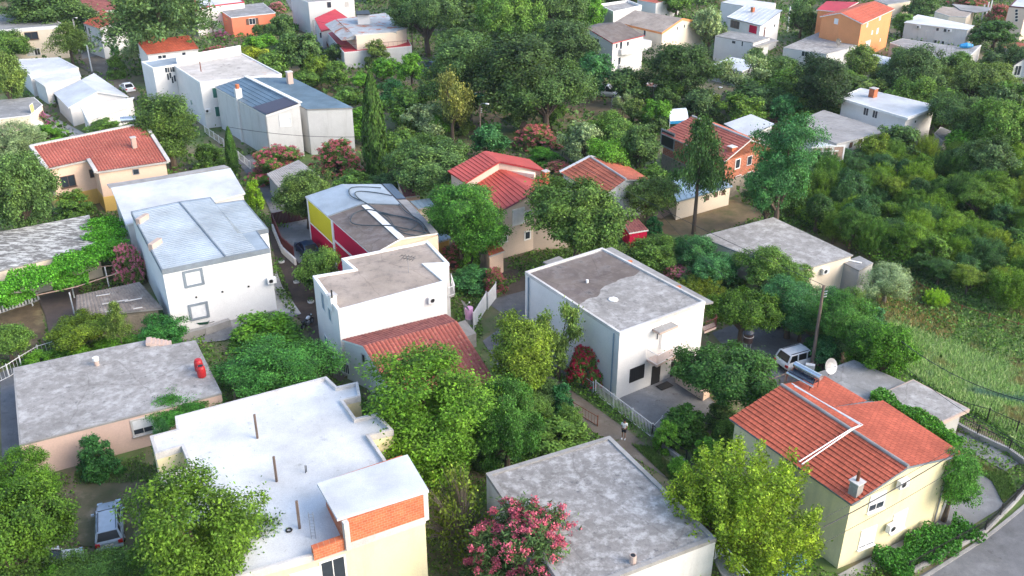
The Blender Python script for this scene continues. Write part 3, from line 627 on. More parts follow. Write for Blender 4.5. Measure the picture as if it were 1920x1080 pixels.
def roofz(p):
    ax = (R1-R0).normalized(); dd = Vector((p.x-R0.x, p.y-R0.y, 0)); ax2 = Vector((ax.x, ax.y, 0)).normalized()
    s = abs(dd.cross(ax2).z); return max(G, G+.6-s*.13)
Z = lambda L: [(480+x/3.84, 250+y/3.84) for x, y in L]
hose(Z([(900, 385), (800, 390), (700, 405), (670, 440), (700, 480), (790, 520), (900, 590), (1040, 605), (1130, 620)]))
hose(Z([(980, 440), (880, 430), (760, 430), (715, 450), (740, 490), (820, 540), (900, 600), (960, 660), (1040, 730), (1150, 745), (1230, 715), (1235, 690), (1180, 620), (1080, 560), (1030, 500)]))
hose(Z([(1230, 715), (1000, 690), (780, 670), (690, 645), (685, 610), (720, 580), (800, 570), (900, 585), (1000, 600), (1100, 610), (1190, 650), (1210, 700)]))
hose(Z([(860, 575), (950, 620), (1000, 690), (1060, 720), (1130, 690), (1160, 650)]), .04)
# 13 white house with tan roof
pl = [(587, 520), (664, 507), (641, 487), (802, 454), (842, 496), (799, 498), (837, 530), (634, 585)]
h = flat('tan_roof_house', 'white two storey house with a tan flat roof and a television aerial', pl, 6.3, 'white', 'conc_tan', curb=(.15, .28, TRIMW))
H13 = h; chimney(h, 624, 568, 6.3, .55, .75, TRIMW); p = P(624, 572, 6.3); MB().tube([(p.x, p.y, 7), (p.x, p.y, 7.7)], .07, 6).build('flue', BLACK, h.o)
h.ac(809, 560, 'round fanned air conditioner on the front of the white house with tan roof')
h.win(606, 565, .8, 1.6, frame=TRIMW, mull=0, glass=PIPEG); h.win(619, 590, .7, 1.2, frame=TRIMW, mull=0, glass=PIPEG); h.win(612, 640, .8, 1.0, frame=TRIMW, mull=0, glass=PIPEG)
MB().prism(ccw([P(x, y, 3.2) for x, y in ((838, 540), (843, 555), (852, 552), (846, 528))]), 3.0, 3.2).build('balcony_floor', CONC, h.o)
railing(h.o, [P(841, 557, 3.2), P(853, 552, 3.2), P(846, 530, 3.2)])
mb = MB(); mb.bar(P(634, 560, 6.45), P(634, 560, 6.46), .01)
p = P(766, 512, 6.3); ant = thing('television_aerial', 'thin television aerial standing on the tan flat roof', 'aerial', p)
mb = MB(); mb.tube([p, p+Vector((0, 0, 1.7))], .025, 6); mb.build('mast', GREYM, ant); mb = MB()
for z, L in ((1.65, .6), (1.4, .5)):
    mb.bar(p+Vector((-L, .2, z)), p+Vector((L, -.2, z)), .03)
    for k in range(5): c = p+Vector((-L+2*L*k/4, .2-.4*k/4, z)); mb.bar(c-Vector((.1, .3, 0)), c+Vector((.1, .3, 0)), .025)
mb.build('dipole_array', BLACK, ant)
# 14 red tiled wing
h = gable('tiled_wing', 'low white wing with a two tone red barrel tile roof below the tan roof', (641, 637, 3.9), (837, 589, 3.9), (680, 649, 4.2), (857, 603, 4.2), (930, 715, 2.9), (752, 765, 2.9), 'white', 'darktile', 'wave', og=.15, oe=.05, fascia=TRIMW, roof2='oldtile', kind2='barrel')
H14 = h; h.win(682, 672, .3, .7, mull=0, frame=TRIM)
h.win(648, 690, .9, .9, mull=3, frame=WHITEM)
# 15 right concrete house
h = flat('concrete_slab_house', 'cream bungalow with a flat patchy concrete roof beside the dry yard', [(1312, 443), (1450, 407), (1600, 478), (1482, 512)], 3.6, 'cream', 'conc_light', curb=None, edge=CONC, over=.15)
H15 = h; h.win(1506, 519, .9, 1.1, glass=SHUT, mull=1, frame=TRIM, sill=True); h.ac(1544, 506, 'white air conditioner on the cream bungalow with flat concrete roof'); h.pipe(1520, 515, TRIM)
h = flat('lean_to', 'small beige lean-to with a dark flat roof beside the silvery olive tree', [(1580, 491), (1612, 480), (1637, 493), (1611, 507)], 2.9, 'grey', 'conc_grey', curb=None, edge=CONC, cat='shed')
p = P(1600, 490, 2.95); MB().box((p.x, p.y, 2.97), (1.6, .3, .05), R(-30)).build('roof_sheet', TRIMW, h.o)
# 17 red house: upper and lower gables are one building
h = gable('crimson_roof_house', 'beige house with two stacked glossy red gable roofs in the middle of the village', (839, 321, 6.6), (872, 343, 6.6), (909, 283, 7.9), (937, 303, 7.9), (1023, 321, 6.6), (992, 299, 6.6), 'beige', 'brightred', 'steps', fascia=plain('red_fascia', (.36, .03, .035), .5), sp=.5, og=.2, oe=.4)
H17 = h
g2 = gable('front_wing', '', 'x' and (888, 344, 5.7), (936, 397, 5.7), (937, 315, 6.9), (1003, 360, 6.9), (1075, 376, 5.7), (1020, 334, 5.7), 'beige', 'brightred', 'steps', fascia=plain('plum_fascia', (.25, .08, .12), .5), sp=.5, og=.25, oe=.35)
g2.win(972, 406, 1.3, 1.6, glass=WSHUT, mull=0, fw=.16); g2.win(990, 403, .8, .8, mull=0, fw=.16); g2.win(947, 448, .45, .6, mull=0, fw=.14); g2.win(989, 441, .6, .8, mull=0, fw=.16)
for ch in list(g2.o.children):                # the front wing belongs to the same house
    ch.parent = h.o; off = g2.o.location-h.o.location
    ch.location = ch.location+off
bpy.data.objects.remove(g2.o)
MB().prism(ccw([P(x, y, 6.9) for x, y in ((937, 309), (1004, 321), (1002, 325), (936, 314))]), 6.0, 6.75).build('link_wall', W['cream'], h.o)
chimney(h, 1023, 340, 5.6, .6, 1.2, TERRA)
h = mono('tiled_porch', 'little porch with an orange tile roof at the foot of the beige house', [(917, 481, 2.5), (946, 471, 2.5), (927, 445, 3.1), (905, 450, 3.1)], 'peach', 'orangetile', 'steps', over=.1, cat='porch', fascia=TRIM)
# 18 orange roof house
h = gable('orange_roof_house', 'low house with an orange tile gable roof edged in white behind the round tree', (1050, 323, 3.9), (1130, 369, 3.9), (1106, 294, 5.3), (1174, 337, 5.3), (1218, 337, 4.2), (1160, 301, 4.2), 'white', 'orangetile', 'steps', fascia=TRIM, ridge=TRIM, sp=.5)
El0, El1, R0, R1, Er0, Er1 = h.pts; mb = MB(); mb.bar(El0, R0, .4, .3); mb.bar(R0, Er0, .4, .3); mb.build('verge', TRIMW, h.o)
# 19 unfinished brick house
h = gable('brick_house', 'unfinished brick house with a weathered red tile roof and an open concrete porch', (1240, 250, 5.2), (1359, 303, 5.2), (1298, 218, 7.0), (1408, 262, 7.0), None, None, 'brick', 'oldtile', 'steps', fascia=TRIM, ridge=TRIM, sp=.45, og=.2, oe=.3, roof2='orangetile')
H19 = h; h.win(1383, 307, .8, 1.1, mull=0, fw=.12); h.win(1405, 301, .8, 1.1, mull=0, fw=.08, frame=TRIM)
MB().prism(inset(ccw([p.copy() for p in h.ring if True]), -.07), 0, 2.4).build('plinth', W['stone'], h.o)
chimney(h, 1372, 284, 5.8, .8, .6, TERRA)
mb = MB(); a, b = P(1240, 250, 5.0), P(1275, 268, 5.0)
q = [P(1245, 258, 5.0), P(1272, 270, 5.0)]
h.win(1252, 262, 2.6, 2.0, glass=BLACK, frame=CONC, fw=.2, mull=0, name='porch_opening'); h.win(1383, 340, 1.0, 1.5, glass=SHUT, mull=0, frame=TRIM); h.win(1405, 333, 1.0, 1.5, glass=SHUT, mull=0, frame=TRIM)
# 20 blue metal shed
h = mono('blue_metal_shed', 'long cream shed with a light blue seamed metal roof behind the tall conifer', [(1268, 378, 2.5), (1374, 349, 2.5), (1332, 321, 3.3), (1251, 336, 3.3)], 'cream', 'lightmetal', 'seam', fascia=RF['lightmetal'], over=.2, cat='shed', sp=.7)
for px, py in ((1326, 371), (1342, 365), (1356, 361)): h.win(px, py, .5, .55, glass=SHUT, mull=0, frame=SHUT, fw=.04)
# small sheds
h = mono('lean_to_shed', 'little red walled shed with broken dark roof sheets beside the round tree', [(1180, 437, 1.9), (1216, 431, 1.9), (1196, 410, 2.2), (1167, 416, 2.2)], 'magenta', 'darktile', 'wave', cat='shed', fascia=TRIMW, over=.1)
h = mono('grey_shed', 'small grey shed with a plain pale roof beneath the large pink oleander', [(522, 352, 2.4), (600, 330, 2.4), (560, 300, 3.0), (500, 326, 3.0)], 'grey', 'asbestos', 'wave', cat='shed', over=.2, fascia=CONC)
h = mono('brown_tile_shed', 'brown tiled shed half hidden between the hose covered roof and the feathery tree', [(758, 370, 2.6), (790, 366, 2.6), (772, 334, 3.1), (744, 338, 3.1)], 'peach', 'darktile', 'wave', cat='shed', over=.15)
h = mono('blue_awning', 'light blue sheet awning beside the hose covered roof', [(784, 392, 2.6), (816, 386, 2.6), (805, 372, 2.9), (768, 377, 2.9)], 'cream', 'lightmetal', 'seam', cat='awning', over=.3)
h = mono('blue_awning', 'blue sheet awning under the bright feathery tree beside the yellow wall', [(818, 455, 2.5), (848, 446, 2.5), (832, 420, 2.8), (806, 428, 2.8)], 'ochre', 'lightmetal', 'seam', cat='awning', over=.3)
# garages on the right
h = flat('garage', 'low garage with a dark grey flat roof beyond the solar water heater', [(1530, 700), (1601, 675), (1697, 717), (1644, 742), (1600, 760), (1540, 722)], 2.5, 'oldwhite', 'conc_grey', curb=None, edge=CONC, cat='garage')
h = flat('carport', 'carport with an L shaped pale concrete slab roof beside the meadow', [(1644, 741), (1712, 711), (1819, 767), (1768, 791), (1732, 770), (1712, 779)], 2.8, 'grey', 'conc_light', curb=None, edge=CONCT, th=.3, over=.4, cat='carport')
# ------------------------------------------------------------------ far houses
h = flat('cream_block_house', 'cream two storey house with a dark grey flat roof at the top left edge', [(-60, 62), (-70, 30), (86, 24), (120, 48)], 6.2, 'cream', 'conc_grey', curb=(.1, .3, TRIMW), th=.5)
h.win(59, 67, 2.2, 1.3, mull=1, frame=SHUT, sill=True); h.win(57, 97, 1.2, 1.4, glass=TRIM); h.win(70, 97, .9, 1.2, glass=BLACK)
h = mono('red_tile_house', 'white house with an orange red tile roof behind the pale lamp post', [(156, 44, 6.0), (186, 54, 6.0), (237, 33, 6.6), (191, 19, 6.8)], 'white', 'redtile', 'steps', over=.3, sp=.6, fascia=TRIM)
for px, py in ((161, 54), (168, 58), (170, 75), (176, 83)): h.win(px, py, .7, 1.2, mull=0)
h.win(210, 62, 1.8, 1.5, frame=SHUT)
h = mono('maroon_roof_house', 'dark maroon tiled roof of a house at the top left among trees', [(160, 24, 4.6), (222, 18, 4.6), (200, -12, 5.6), (148, -6, 5.6)], 'white', 'darktile', 'steps', sp=.6)
h = mono('red_slope_house', 'white house with one red tiled slope and a small brick chimney', [(276, 103, 6.0), (373, 92, 6.0), (354, 66, 7.4), (256, 78, 7.4)], 'white', 'redtile', 'steps', sp=.6, over=.15, fascia=TRIM)
for px, py in ((300, 108), (308, 107), (345, 102)): h.win(px, py, .6, .7, mull=0, fw=.05)
h.win(262, 105, .5, .5, mull=0); chimney(h, 288, 77, 7.1, .6, 1.0, TERRA)
h = flat('stair_tower_house', 'white flat roofed block with tiny stepped windows beside the rust stained roof', [(265, 117), (287, 129), (335, 121), (365, 112), (358, 103), (310, 110)], 7.2, 'white', 'greymetal', curb=(.12, .25, TRIMW))
for i in range(4): h.win(315+i*4.2, 144+(i % 2)*-6+i*3, .3, 1.0, mull=0, fw=.02)
for i in range(3): h.win(313+i*5, 131-i*.4, .7, .8, mull=0, fw=.05)
h = flat('rust_stained_house', 'white three storey house with a rust stained flat roof and green shutters', [(328, 125), (375, 156), (528, 140), (454, 101)], 7.0, 'white', 'rusty', curb=(.15, .2, TRIMW))
h.win(404, 174, .8, 1.5, glass=GSHUT, mull=0); h.win(409, 209, .8, 1.5, glass=GSHUT, mull=0); h.win(359, 192, .5, .8, glass=GSHUT, mull=0); h.ac(389, 207, 'air conditioner between the green shutters of the rust stained roof house')
p = P(377, 133, 7.1); MB().bar((p.x, p.y, 7), (p.x, p.y, 8.6), .12).build('roof_post', RUST, h.o)
q = [P(332, 122, 7.0), P(452, 100, 7.0)]; mb = MB(); mb.bar(q[0]+Vector((0, 0, .7)), q[1]+Vector((0, 0, .7)), .25, 1.3); mb.build('rear_parapet', TRIMW, h.o)
h = mono('blue_slope_house', 'tall pale house with a steel blue slope, dark solar strips and a tall white chimney', [(403, 163, 6.4), (498, 216, 6.4), (563, 194, 7.6), (461, 144, 7.6)], 'oldwhite', 'bluemetal', 'hseam', fascia=TRIMW, over=.1, sp=.7, th=.3)
H415 = h; h.win(535, 226, 1.4, 1.6, glass=WSHUT, mull=1, fw=.1); q0, q1, q2, q3 = h.q
mb = MB(); mb.bar(q2+Vector((0, 0, .12)), q3+Vector((0, 0, .12)), .6, .15); mb.build('ridge_beam', TRIMW, h.o)
mb = MB(); n = Vector((0, 0, .12)); slab(mb, [q0.lerp(q1, .76)+n, q1.lerp(q2, .02)+n, q2.lerp(q1, .03)+n, q3.lerp(q2, .78)+n], .04); mb.build('solar_strip', plain('purple_solar_strip', (.045, .03, .05), .4), h.o)
p = P(453, 186, 6.2); MB().box((p.x-.25, p.y-.45, 3.9), (.9, .7, 8.0), R(35)).build('chimney', W['white'], h.o); MB().tube([(p.x-.25, p.y-.45, 7.9), (p.x-.25, p.y-.45, 8.5)], .3, 8).build('chimney_pot', TERRA, h.o)
h.pipe(500, 240, GREYM)
h = mono('blue_grey_roof_house', 'pale three storey house with a wide blue grey roof and a tan chimney', [(575, 205, 6.6), (662, 202, 6.6), (549, 146, 6.9), (471, 145, 7.3)], 'oldwhite', 'bluemetal', 'hseam', fascia=CONC, over=.08, sp=.7)
chimney(h, 544, 156, 6.9, .8, 1.7, CONCT)
h = flat('white_outbuilding', 'long white outbuilding with a small red oleander growing against it', [(24, 112), (111, 108), (147, 127), (57, 144)], 3.4, 'white', 'whitepaint', curb=(.05, .2, TRIMW))
h = flat('white_annex', 'white annex with a flat white roof between two larger white roofs', [(62, 147), (107, 135), (148, 132), (152, 143), (83, 161)], 3.3, 'white', 'whitepaint', curb=None, edge=TRIMW, over=.2)
h = gable('white_gable_hall', 'white hall with a white gable roof and a dark green screen along its side', (100, 174, 3.1), (128, 202, 3.1), (151, 150, 4.2), (183, 172, 4.2), (241, 181, 3.1), (176, 137, 3.1), 'white', 'whitemetal', 'plain', fascia=TRIMW)
h = mono('white_front_roof', 'white single slope roof in front of the white gable hall', [(164, 227, 2.4), (236, 203, 2.4), (252, 182, 3.1), (150, 199, 3.1)], 'white', 'whitemetal', 'plain', fascia=TRIMW, over=.15)
h = flat('corner_bungalow', 'little bungalow with a pale grey flat roof beside the magenta bougainvillea', [(-30, 190), (64, 182), (80, 196), (56, 216), (-30, 226)], 3.0, 'cream', 'conc_grey', curb=None, edge=TRIMW, over=.1)
h.win(60, 205, 1.2, 1.5, glass=W['ochre'])
h = flat('coral_house', 'coral walled single storey house with brown shutters and a pale roof', [(433, 33), (407, 15), (493, 5), (517, 24)], 4.2, 'coral', 'conc_grey', curb=None, edge=TRIMW, over=.1)
h.win(473, 40, 1.3, 1.2, shut=SHUT)
h = flat('white_terrace_house', 'white house with a thin red roof band at the top edge behind the tall cedar', [(366, 20), (392, 12), (458, 4), (440, -12), (365, -8)], 5.5, 'white', 'whitepaint', curb=(.1, .3, RF['crimson']))
h.win(384, 50, 2.2, 1, mull=2)
h = flat('old_white_block', 'tall streaky white block with one dark window at the top edge', [(545, -8), (578, 4), (664, -2), (640, -16)], 7.0, 'oldwhite', 'conc_grey', curb=None, edge=TRIMW)
h.win(617, 9, .9, 1.2, mull=0); h.win(650, 8, .9, 1.2, glass=TRIM, mull=0)
h = mono('crimson_roof_cottage', 'white cottage with a crimson sheet roof beside the patched metal roof house', [(602, 58, 3.6), (668, 44, 3.8), (628, 17, 5.2), (590, 34, 4.8)], 'white', 'crimson', 'plain', over=.15, fascia=RF['crimson'])
for px, py in ((597, 60), (601, 66)): h.win(px, py, .5, 1.1, mull=0)
h = flat('patched_roof_house', 'rambling white house with rusty patched metal roofs, a red terrace and a rooftop hut', [(614, 62), (645, 98), (772, 86), (757, 60), (690, 40)], 3.2, 'oldwhite', 'crimson', curb=None, edge=TRIMW)
E0 = h.o
MB().prism(ccw([P(x, y, 5.8) for x, y in ((635, 40), (668, 68), (742, 60), (762, 54), (724, 28))]), 3.2, 5.8).build('upper_floor', W['cream'], E0)
MB().prism(ccw([P(x, y, 5.95) for x, y in ((631, 36), (662, 64), (742, 58), (765, 52), (722, 24))]), 5.85, 5.95).build('roof', RF['rustsheet'], E0)
for pp in (((609, 46, 5.0), (641, 76, 5.0), (664, 66, 5.9), (629, 37, 5.9)), ((641, 76, 5.0), (744, 67, 5.0), (743, 59, 5.9), (662, 65, 5.9))):
    mb = MB(); slab(mb, [V(x) for x in pp], .08); patch(mb, *[V(x) for x in pp], kind='seam'); mb.build('metal_sheeting', RF['rustsheet'], E0)
MB().prism(ccw([P(x, y, 7.9) for x, y in ((670, 27), (693, 26), (690, 20), (669, 21))]), 5.9, 7.9).build('rooftop_hut', W['white'], E0)
MB().prism(ccw([P(x, y, 8.05) for x, y in ((668, 27), (695, 26), (691, 19), (667, 20))]), 7.9, 8.05).build('hut_roof', BLACK, E0)
MB().prism(ccw([P(x, y, 4.6) for x, y in ((742, 57), (763, 56), (754, 43), (735, 45))]), 3.2, 5.6).build('side_room', W['white'], E0)
h.win(700, 76, 1.2, 1.4, glass=DARKRED) if False else None
railing(E0, [P(640, 95, 3.2), P(772, 85, 3.2)], mat=RUST, sp=.9)
h = gable('pink_verge_house', 'three storey white house with red edged grey roof and rounded balconies', (1065, 59, 7.2), (1149, 81, 6.2), (1101, 53, 8.0), (1101, 53, 8.0), (1209, 66, 6.2), (1121, 45, 7.2), 'white', 'conc_brown', 'plain') if False else None
El0, El1, R0_, R1_, Er1_, Er0_ = P(1121, 44, 6.6), P(1065, 60, 6.6), P(1163, 41, 7.8), P(1102, 53, 7.8), P(1149, 81, 6.4), P(1209, 66, 6.4)
h = gable('pink_verge_house', 'three storey white house with red edged grey roof and rounded balconies', El0, El1, R0_, R1_, Er1_, Er0_, 'white', 'conc_brown', 'plain', fascia=RF['crimson'], og=.2, oe=.2)
for o in (h,):
    for px, py, w, hh in ((1086, 71, .6, .6), (1118, 80, 1.6, 1.6), (1156, 86, .5, .8), (1164, 88, .7, 1.8), (1177, 82, .6, .8), (1161, 117, .7, 1.8), (1152, 113, .3, .3)): o.win(px, py, w, hh, mull=1 if w > 1 else 0, fw=.06)
    for z, sh in ((4.0, 0), (1.2, 0)):
        a, b = o.hit(1160, 100)[0], o.hit(1192, 92)[0]; nr = o.hit(1160, 100)[2]
        a.z = b.z = z; ring = [a, b]+[a.lerp(b, 1-t)+nr*1.4*math.sin(math.pi*(.15+.7*t)) for t in (0, .2, .4, .6, .8, 1)]
        MB().prism(ccw(ring), z, z+.18).build('balcony_floor', TRIMW, o.o); MB().prism(ccw(inset(ccw(ring), -.02)), z+.1, z+.95).build('balcony_wall', W['white'], o.o)
    MB().prism(ccw([P(x, y, 4.4) for x, y in ((1196, 85), (1212, 84), (1222, 76), (1205, 72))]), 3.2, 4.4).build('terrace', W['white'], o.o)
h = gable('tan_trim_house', 'large cream house with grey roof and broad tan fascia boards', (1154, 41, 6.0), (1241, 61, 6.0), (1190, 19, 7.8), (1280, 34, 7.8), (1320, 41, 6.0), None, 'cream', 'conc_tan', 'plain', fascia=W['orange'], th=.4, og=.1, oe=.3)
for px, py in ((1270, 53), (1283, 49)): h.win(px, py, .35, .6, mull=0, fw=.04)
h.win(1209, 62, .5, 1.2, mull=0)
h = flat('white_parapet_house', 'white flat roofed house behind the grey gabled houses at the top centre', [(1121, 12), (1177, 4), (1203, 14), (1150, 26)], 5.0, 'oldwhite', 'conc_light', curb=(.5, .25, TRIMW))
h.win(1128, 27, 1, 1.6, mull=1)
h = mono('white_sheet_house', 'three storey white house with a white sheet roof and laundry on the balcony', [(1363, 32, 6.4), (1427, 48, 6.4), (1467, 19, 7.4), (1398, 10, 7.4)], 'white', 'whitemetal', 'seam', fascia=TRIMG, over=.3, sp=1.2)
h.win(1378, 46, 2.4, 1.3, mull=2, frame=SHUT); h.win(1412, 55, 2.2, 1.5, glass=W['magenta'], frame=TRIMW, mull=0); h.win(1452, 48, .8, .5, mull=0); h.win(1435, 52, .4, .6, mull=0); h.win(1433, 60, .8, 2, glass=DARKRED, mull=0)
chimney(h, 1411, 22, 7.0, .6, .9, TERRA)
h = flat('grey_block_house', 'stained grey block with a flat roof in front of the white sheet roof house', [(1341, 67), (1369, 58), (1443, 70), (1413, 80)], 4.8, 'oldwhite', 'conc_grey', curb=None, edge=CONC)
h.win(1376, 79, .8, .5, mull=0, fw=.04); h.win(1392, 82, .3, .9, mull=0, fw=.03)
MB().prism(ccw([P(x, y, 4.2) for x, y in ((1402, 83), (1443, 71), (1460, 76), (1414, 88))]), 4.05, 4.2).build('canopy', RF['asbestos'], h.o)
h = flat('low_white_shed', 'low shed with a white roof behind a thin silvery tree', [(1337, 120), (1373, 107), (1428, 118), (1392, 134)], 3.0, 'grey', 'whitemetal', curb=None, edge=TRIMW, cat='shed', over=.1)
h = gable('orange_house', 'tall orange apartment house with a red roof and white trim', (1590, 12, 7.4), (1537, 31, 7.4), (1640, 2, 8.9), (1576, 24, 8.9), (1618, 45, 7.4), (1678, 17, 7.4), 'orange', 'redtile', 'steps', fascia=TRIMW, sp=.8)
for px, py, w in ((1568, 40, .8), (1650, 33, .8), (1626, 47, .6), (1645, 58, .9), (1635, 61, .6), (1650, 75, .4)): h.win(px, py, w, w*1.1, glass=WSHUT, mull=0)
h = mono('orange_rear_wing', 'orange rear wing with a red roof and a small white dormer at the top edge', [(1531, 18, 7.6), (1575, 22, 7.6), (1610, 4, 8.3), (1550, 2, 8.3)], 'orange', 'crimson', 'plain', fascia=TRIMW)
h = flat('long_white_block', 'long plain white block with a bright roof and a row of tiny windows', [(1695, 42), (1721, 27), (1827, 48), (1815, 56)], 4.0, 'oldwhite', 'whitepaint', curb=None, edge=TRIMW, over=.15)
for px, py in ((1758, 55), (1772, 57), (1754, 78), (1768, 80)): h.win(px, py, .5, .6, mull=0, fw=.05)
h.ac(1723, 50, 'air conditioner on the left end of the long plain white block'); h.ac(1781, 57, 'air conditioner near the right end of the long plain white block')
h = flat('grey_roof_yard_house', 'low house with a broad dusty grey flat roof below the long plain white block', [(1669, 80), (1692, 72), (1811, 90), (1840, 84), (1807, 117), (1763, 109)], 3.0, 'grey', 'conc_grey', curb=None, edge=TRIMW)
for px, py in ((1774, 96), (1783, 93), (1790, 106), (1733, 78), (1818, 100)): p = P(px, py, 3); MB().bar((p.x, p.y, 3), (p.x, p.y, 5.2), .07).build('roof_post', GREYM, h.o)
h = flat('cream_patio_house', 'cream bungalow with a columned patio at the top right', [(1753, 22), (1767, 12), (1828, 18), (1812, 32), (1780, 30)], 3.6, 'cream', 'conc_tan', curb=None, edge=TRIM)
MB().prism(ccw([P(x, y, 3.8) for x, y in ((1785, 7), (1860, 14), (1851, 21), (1829, 23), (1800, 18))]), 3.65, 3.8).build('patio_roof', RF['asbestos'], h.o)
for px, py in ((1840, 39), (1848, 34), (1854, 31)): p = P(px, py, 0); MB().bar((p.x, p.y, 0), (p.x, p.y, 3.7), .2).build('column', TRIMW, h.o)
h = flat('edge_block', 'beige block with a bright white roof at the upper right edge', [(1892, 12), (1925, 15), (1960, 0), (1912, -8)], 7.0, 'beige', 'whitemetal', curb=(.1, .3, DARKRED))
for i in range(4): h.win(1906, 20+i*6, .5, .5, mull=0, fw=.04)
h = mono('vermilion_roof_cottage', 'cream cottage with a bright vermilion tile roof near the right edge', [(1872, 84, 3.4), (1915, 104, 3.0), (1945, 86, 4.4), (1908, 79, 4.6)], 'cream', 'orangetile', 'plain', fascia=TRIMW)
h = gable('blue_balcony_house', 'pale blue three storey house with red balconies at the right edge', (1925, 112, 6.3), (1893, 126, 6.3), (1948, 98, 7.8), (1921, 108, 7.8), (1950, 130, 6.3), None, 'white', 'asbestos', 'plain', fascia=BLACK)
h.win(1908, 132, 1.0, 1.5); h.win(1902, 158, 1.6, 2.0, mull=2)
a, b = h.hit(1898, 150), h.hit(1918, 154)
if a and b:
    for z in (3.4, 0.9):
        A, B = Vector((a[0].x, a[0].y, z)), Vector((b[0].x, b[0].y, z)); nr = a[2]; A -= (B-A)*.5; B += (B-A)*.6
        MB().prism(ccw([A, B, B+nr*1.3, A+nr*1.3]), z-.15, z).build('balcony_floor', TRIMW, h.o); railing(h.o, [A+nr*1.3, B+nr*1.3], mat=RUST, sp=.25, w=.05)
h = flat('grey_patch_house', 'grey bungalow with a patched flat roof and satellite dish above the dark oaks', [(1469, 89), (1550, 101), (1588, 92), (1633, 74), (1541, 58)], 3.3, 'oldwhite', 'conc_light', curb=None, edge=TRIM)
h.win(1509, 101, 1.2, .9, mull=1)
h = flat('brown_hut', 'small brick hut with a brown flat roof left of the dark oaks', [(1438, 119), (1485, 111), (1473, 131), (1445, 128)], 2.6, 'brick', 'asbestos', curb=None, cat='hut')
h = flat('dark_metal_shed', 'dark sheet metal shed with a white roof among the dark oaks', [(1611, 112), (1639, 101), (1680, 110), (1676, 123)], 3.4, 'darkmetal', 'whitemetal', curb=None, cat='shed', over=.1)
h.win(1656, 128, .8, .7, mull=0)
h = flat('concrete_hut', 'squat concrete hut beside the dark sheet metal shed', [(1590, 123), (1612, 116), (1633, 128), (1605, 140)], 2.4, 'grey', 'conc_light', curb=None, cat='hut')
h = flat('white_slab_house', 'white house with a smooth pale roof and an orange chimney right of the pink oleanders', [(1572, 183), (1614, 165), (1761, 199), (1702, 222)], 5.4, 'white', 'whitemetal', curb=(.05, .3, TRIMW), over=.5, edge=TRIMW, th=.3)
for px, py in ((1624, 209), (1641, 214)): h.win(px, py, .8, 1.1, mull=1)
h.win(1716, 228, .5, .4, mull=0); chimney(h, 1636, 182, 5.4, .9, 1.3, TERRA)
h = mono('corrugated_roof_hall', 'wide hall with a weathered grey corrugated roof in front of the white slab house', [(1484, 231, 3.9), (1569, 270, 3.9), (1667, 246, 4.0), (1544, 206, 4.1)], 'white', 'asbestos', 'wave', over=.2, sp=.6)
for px, py in ((1595, 272), (1613, 264), (1632, 259)): h.win(px, py, .7, .8, mull=0, glass=SHUT)
h = flat('terrace_pavilion', 'white open terrace pavilion in front of the corrugated roof hall', [(1522, 284), (1537, 265), (1583, 278), (1572, 282)], 4.2, 'white', 'whitemetal', curb=None, edge=TRIMW, over=.1)
h.win(1540, 290, 2.6, 1.8, mull=1, glass=TAN, fw=.2); h.win(1562, 288, 2.6, 1.8, mull=1, glass=TAN, fw=.2)
h = mono('white_roof_house', 'house with a bright white roof behind the broad feathery tree', [(1357, 232, 3.2), (1400, 256, 3.2), (1452, 232, 4.0), (1408, 214, 4.2)], 'white', 'whitepaint', 'plain', fascia=TRIMG)
h = flat('slate_roof_shed', 'low shed with a slate grey roof right of the white slab house', [(1752, 250), (1764, 238), (1795, 250), (1768, 264)], 2.4, 'grey', 'conc_grey', curb=None, cat='shed')
h = flat('white_tin_house', 'white roofed house at the top edge with a red band and solar panels', [(1352, 4), (1380, -4), (1455, 6), (1440, 16), (1400, 12)], 5.0, 'white', 'whitepaint', curb=None)
h = flat('top_row_house', 'distant house with an orange roof at the top edge right of the white parapet house', [(1195, 0), (1240, -10), (1275, -4), (1230, 6)], 4.0, 'white', 'redtile', curb=None)
h = flat('top_row_house', 'distant pale grey roofed house at the top edge right of the orange apartment house', [(1640, 0), (1665, 8), (1707, 2), (1670, -10)], 3.8, 'cream', 'conc_grey', curb=None)
# ================================================================== VEGETATION
LEAF = leafmat('leaf_foliage'); LEAFY = leafmat('yellowish_leaf_foliage', yellow=.4); LEAFG = leafmat('silver_leaf_foliage', yellow=.1, lo=.6, hi=1.5)  # laburnum and thicket leaves have more yellow in their own colour
def petal(name, c, c2):
    m, t, out = nt(name); ge = N(t, 'ShaderNodeNewGeometry'); b = N(t, 'ShaderNodeBsdfPrincipled'); b.inputs['Roughness'].default_value = .7
    t.links.new(mixc(t, ge.outputs['Random Per Island'], c, c2), b.inputs['Base Color']); t.links.new(b.outputs[0], out.inputs[0]); return m
PINK = petal('pink_petals', (.66, .15, .20), (.42, .06, .10)); ROSE = petal('rose_petals', (.85, .30, .38), (.70, .16, .25)); MAG = petal('magenta_petals', (.50, .05, .28), (.62, .12, .42))
SALM = petal('salmon_petals', (.80, .24, .24), (.60, .12, .14)); REDF = petal('red_petals', (.65, .02, .05), (.5, .02, .08)); WHT = petal('cream_petals', (.75, .7, .6), (.7, .6, .5))
